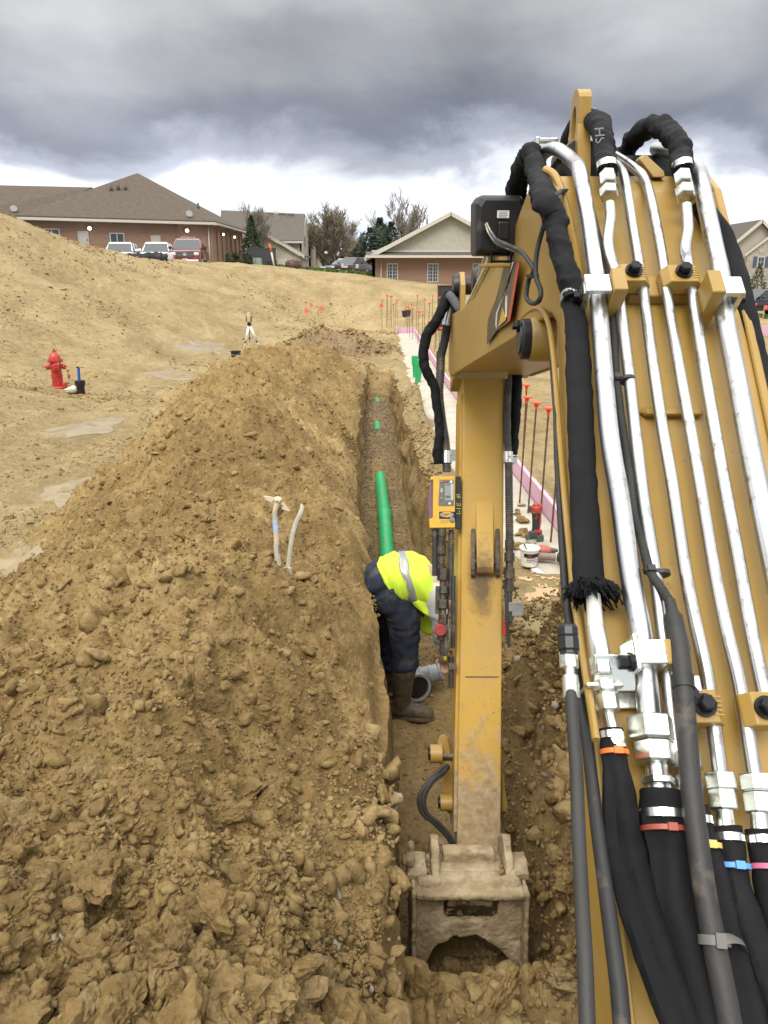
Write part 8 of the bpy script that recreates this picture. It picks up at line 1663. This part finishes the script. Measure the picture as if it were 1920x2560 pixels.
mb = MB()
mb.tube(smooth_path([hip+V3((-.03, 0, 0)), hip+V3((.05, 0, .0)), W(1020, 1450), W(1055, 1452), sh+V3((-.02, 0, -.02)), nk], 24), np.interp(np.linspace(0, 1, len(smooth_path([hip]*6, 24))), [0, .2, .45, .7, .88, 1], [.10, .115, .105, .105, .085, .058]), 18, sq=(1, 1.15))
mb.ball(tuple(hd), .10, 16, 12, sc=(1.02, .82, 1.12)); mb.cyl(nk, hd, .062, .06, 14)
nose = hd+V3((.085, 0, -.05)); mb.ball(tuple(nose), .022, 8, 6); mb.ball(tuple(hd+V3((.06, 0, -.085))), .035, 10, 8); 
for s in (-1, 1): mb.ball(tuple(hd+V3((-.01, .085*s, -.01))), .022, 8, 6, sc=(1, .5, 1.4))
arm = {}
for s in (-1, 1):
    a = sh+V3((.0, .15*s, -.05)); el = W(1098, 1545, .15*s)+V3((0, .02*s, 0)); wr = W(1108, 1628, .08*s); arm[s] = (a, el, wr)
    mb.tube([sh+V3((0, .08*s, 0)), a, (a+el)/2, el, (el+wr)/2, wr], [.07, .065, .055, .046, .042, .030], 12)
    pd = (wr-el)/np.linalg.norm(wr-el); pm = wr+pd*.05; mb.tube([wr, wr+pd*.03, wr+pd*.085], [.028, .040, .036], 10, sq=(1, .55))
    side = V3((.9, .1*s, .1)); side -= pd*(side@pd); side /= np.linalg.norm(side); nrm = np.cross(pd, side)
    for k, (off, ln) in enumerate(((-.030, .062), (-.010, .075), (.010, .072), (.029, .058))):
        b0 = wr+pd*.08+side*off; mb.tube([b0-pd*.02, b0+pd*ln*.45, b0+pd*ln*.8+nrm*s*.018, b0+pd*ln*.9+nrm*s*.036], [.010, .0098, .009, .007], 8)
    b0 = wr+pd*.03-side*.034; mb.tube([b0+side*.01, b0-side*.022+pd*.03+nrm*s*.01, b0-side*.026+pd*.062+nrm*s*.024], [.013, .011, .008], 8)
LEG = {-1: [hip+V3((.0, -.085, -.02)), W(1003, 1535, -.09), W(1012, 1600, -.09), W(1012, 1668, -.09), W(1005, 1748, -.09)], 1: [hip+V3((-.0, .085, -.02)), W(972, 1530, .10), W(978, 1600, .13), W(972, 1660, .16), W(970, 1735, .18)]}
for s in (-1, 1): mb.tube(smooth_path(LEG[s], 20), np.linspace(.095, .045, len(smooth_path(LEG[s], 20))), 14)
M_SKIN = mat('skin', (.42, .25, .17), .55, 0, .06, 20)
BODY = remeshed(mb, 'body', M_SKIN, PER, .0075, 3, .4)
# face and hair
for s in (-1, 1): mb = MB(); mb.ball(tuple(hd+V3((.082, .034*s, -.005))), .012, 8, 6); mb.build('eye', M_WHITE, BODY)
mb = MB(); mb.box(hd+V3((.082, 0, -.092)), (.012, .045, .008)); mb.build('mouth', mat('lip', (.30, .12, .10), .6), BODY)
mb = MB(); mb.ball(tuple(hd+V3((-.022, 0, .026))), .106, 16, 10, sc=(.98, .84, 1.05)); mb.build('hair', mat('brown_hair', (.035, .022, .014), .8, 0, .3, 60), PER)
# trousers
M_NAVY = mat('dusty_navy_cloth', (.014, .019, .036), .9, 0, .3, 9, .12, 140, (.085, .075, .065), .30, 7); mb = MB()
mb.tube(smooth_path([W(944, 1436), W(950, 1448), W(966, 1462), W(985, 1480)], 10), [.10, .135, .148, .135, .12, .12, .11, .11, .10, .10][:len(smooth_path([hip]*4, 10))], 18, sq=(1, 1.15)); mb.ball(tuple(W(953, 1450)), .145, 18, 12, sc=(.82, 1.18, 1.0))
for s in (-1, 1):
    P = [hip+V3((-.015, .08*s, -.02))]+LEG[s][1:4]; q = smooth_path(P, 24); t = np.linspace(0, 1, len(q)); mb.tube(q, np.interp(t, [0, .35, .6, .85, 1], [.135, .118, .102, .092, .092]), 18)
remeshed(mb, 'trousers', M_NAVY, PER, .010, 5, .5, .017, 8.5, 5)
# boots
M_BOOT = mat('muddy_rubber_boot', (.062, .047, .030), .6, 0, .22, 12, .25, 60, (.17, .125, .07), .30, 8); M_SOLE = mat('boot_sole', (.11, .080, .045), .85, 0, .25, 16, .4, 50)
for s in (-1, 1):
    a = LEG[s][3]+V3((.0, 0, .03)); f = LEG[s][4]; gzz = FZ+.012 if s < 0 else FZ+.03; hl = V3((f[0], f[1], gzz)); d = V3((.985, -.17 if s < 0 else .3, 0)); d /= np.linalg.norm(d); w = np.cross((0, 0, 1), d)
    mb = MB(); mb.tube(smooth_path([a, (a+f)/2+V3((-.006, 0, 0)), hl+V3((-.0, 0, .17)), hl+V3((.0, 0, .09))], 20), np.interp(np.linspace(0, 1, len(smooth_path([a]*4, 20))), [0, .4, .75, 1], [.086, .074, .063, .060]), 18, sq=(1, 1))
    q = [hl+d*x+V3((0, 0, z)) for x, z in ((-.075, .060), (-.03, .068), (.04, .070), (.11, .058), (.175, .050), (.215, .044))]; mb.tube(q, [.040, .056, .058, .050, .047, .026], 16, sq=(.95, .98))
    BT_ = remeshed(mb, 'boot', M_BOOT, PER, .008, 6, .5, .006, 12, 15+s)
    mb = MB(); out = []
    for k in range(24):
        t = 2*math.pi*k/24; x = .07+.158*math.cos(t); y = (.052 if math.cos(t) > .1 else .043)*math.sin(t)*(1-.10*max(0, -math.cos(t))); out.append((x, y))
    mb.prism(out, hl+V3((0, 0, .016)), d, w, .030); mb.build('sole', M_SOLE, BT_, .006)
# grey shirt sleeves
M_SHIRT = mat('light_grey_shirt', (.40, .40, .40), .9, 0, .12, 12, .1, 120); mb = MB()
for s in (-1, 1): a, el, wr = arm[s]; mb.tube(smooth_path([sh+V3((-.0, .10*s, -.03)), a, el, el+(wr-el)*.82], 20), np.interp(np.linspace(0, 1, len(smooth_path([a]*4, 20))), [0, .3, .7, 1], [.075, .074, .060, .048]), 14)
mb.tube([W(1050, 1450), sh+V3((-.01, 0, -.01)), nk+V3((.012, 0, -.008))], [.09, .095, .074], 16)
remeshed(mb, 'shirt', M_SHIRT, PER, .010, 4, .5, .010, 11, 25)
# vest: rings slung round the bent back, with reflective band and hanging flaps
M_LIME = mat('fluorescent_lime', (.56, .78, .045), .75, 0, .05, 6, .05, 200); M_REFL = mat('reflective_tape', (.36, .37, .37), .35, .3, .06, 30); M_MESH = mat('dark_vest_lining', (.03, .035, .02), .9, 0, .3, 30)
tops = [(944, 1404), (958, 1396), (975, 1391), (1000, 1388), (1030, 1392), (1058, 1404), (1078, 1424), (1092, 1450)]; bots = [(1000, 1488), (1010, 1494), (1020, 1498), (1036, 1496), (1056, 1500), (1074, 1512), (1088, 1516), (1099, 1505)]; hw = [.178, .188, .192, .196, .202, .205, .19, .13]
def vest_ring(t, k=1.0, n=28, seed=0):
    i = np.clip(t, 0, len(tops)-1); xs = np.arange(len(tops)); f = lambda arr, j: np.interp(i, xs, [a[j] for a in arr]); T_ = W(f(tops, 0), f(tops, 1)); B_ = W(f(bots, 0), f(bots, 1)); h = float(np.interp(i, xs, hw)); c = (T_+B_)/2; u = (T_-B_)/2; out = []
    for j in range(n):
        a = 2*math.pi*j/n; ca, sa = math.cos(a), math.sin(a); e = .82; q = c+u*np.sign(ca)*abs(ca)**e*k+np.array([0, h*np.sign(sa)*abs(sa)**e*k, 0])
        q = q+(.022*float(fbm(np.array([t*1.3+5]), np.array([a*1.2]), 3, 301)[0])+.012*float(fbm(np.array([t*3.2]), np.array([a*2.5+3]), 3, 302)[0]))*np.array([.3, sa, 1.0])+.010*math.sin(3.1*t+a*3)*(1 if ca < .3 else .3)*u/np.linalg.norm(u)+np.array([.006*math.sin(5*a+t), 0, 0]); out.append(q)
    return out
mb = MB(); mb.loft([vest_ring(t) for t in np.linspace(0, 7, 24)], 0, True, False); VS = mb.build('vest', M_LIME, PER, fixn=False); md = VS.modifiers.new('solidify', 'SOLIDIFY'); md.thickness = .006
mb = MB(); mb.loft([vest_ring(t, 1.035) for t in np.linspace(2.75, 3.55, 7)], 0, True, False); o = mb.build('reflective_band', M_REFL, VS, fixn=False); md = o.modifiers.new('solidify', 'SOLIDIFY'); md.thickness = .003
def flap(rows, m, name, par):
    nu = len(rows[0]); mb = MB(); mb.add([W(*p) for r in rows for p in r], [(j*nu+i, j*nu+i+1, (j+1)*nu+i+1, (j+1)*nu+i) for j in range(len(rows)-1) for i in range(nu-1)], 0, True); o = mb.build(name, m, par, fixn=False, subsurf=2); md = o.modifiers.new('solidify', 'SOLIDIFY'); md.thickness = .005; return o
flap([[(1020, 1492, -.16), (1040, 1494, -.19), (1062, 1500, -.19), (1082, 1510, -.17), (1096, 1512, -.12)], [(1030, 1506, -.16), (1044, 1510, -.21), (1063, 1520, -.18), (1080, 1528, -.20), (1094, 1530, -.13)], [(1036, 1514, -.16), (1050, 1526, -.18), (1064, 1536, -.21), (1078, 1546, -.18), (1091, 1550, -.15)]], M_LIME, 'vest_front', VS)
flap([[(1024, 1492, -.14), (1040, 1497, -.15), (1056, 1500, -.15)], [(1030, 1508, -.13), (1046, 1516, -.14), (1060, 1526, -.14)], [(1034, 1520, -.12), (1048, 1534, -.13), (1062, 1548, -.13)]], M_MESH, 'vest_lining', VS)
flap([[(1040, 1528, -.02), (1062, 1530, .0), (1090, 1536, .02)], [(1044, 1555, -.02), (1064, 1556, .02), (1088, 1560, .02)], [(1050, 1580, .0), (1066, 1586, .02), (1086, 1590, .02)]], M_LIME, 'vest_front', VS)
flap([[(1104, 1575, -.16), (1118, 1578, -.16)], [(1102, 1610, -.17), (1119, 1612, -.16)], [(1107, 1640, -.16), (1117, 1642, -.16)], [(1112, 1652, -.16), (1115, 1652, -.16)]], M_LIME, 'vest_tail', VS)
# tool pouch strap hanging behind the hip
mb = MB(); mb.tube(smooth_path([W(938, 1490, -.02), W(936, 1510, -.03), W(940, 1535, -.03), W(938, 1552, -.02)], 14), .010, 8, sq=(1.3, .5)); mb.build('belt_strap', mat('brown_strap', (.03, .018, .010), .7), PER)
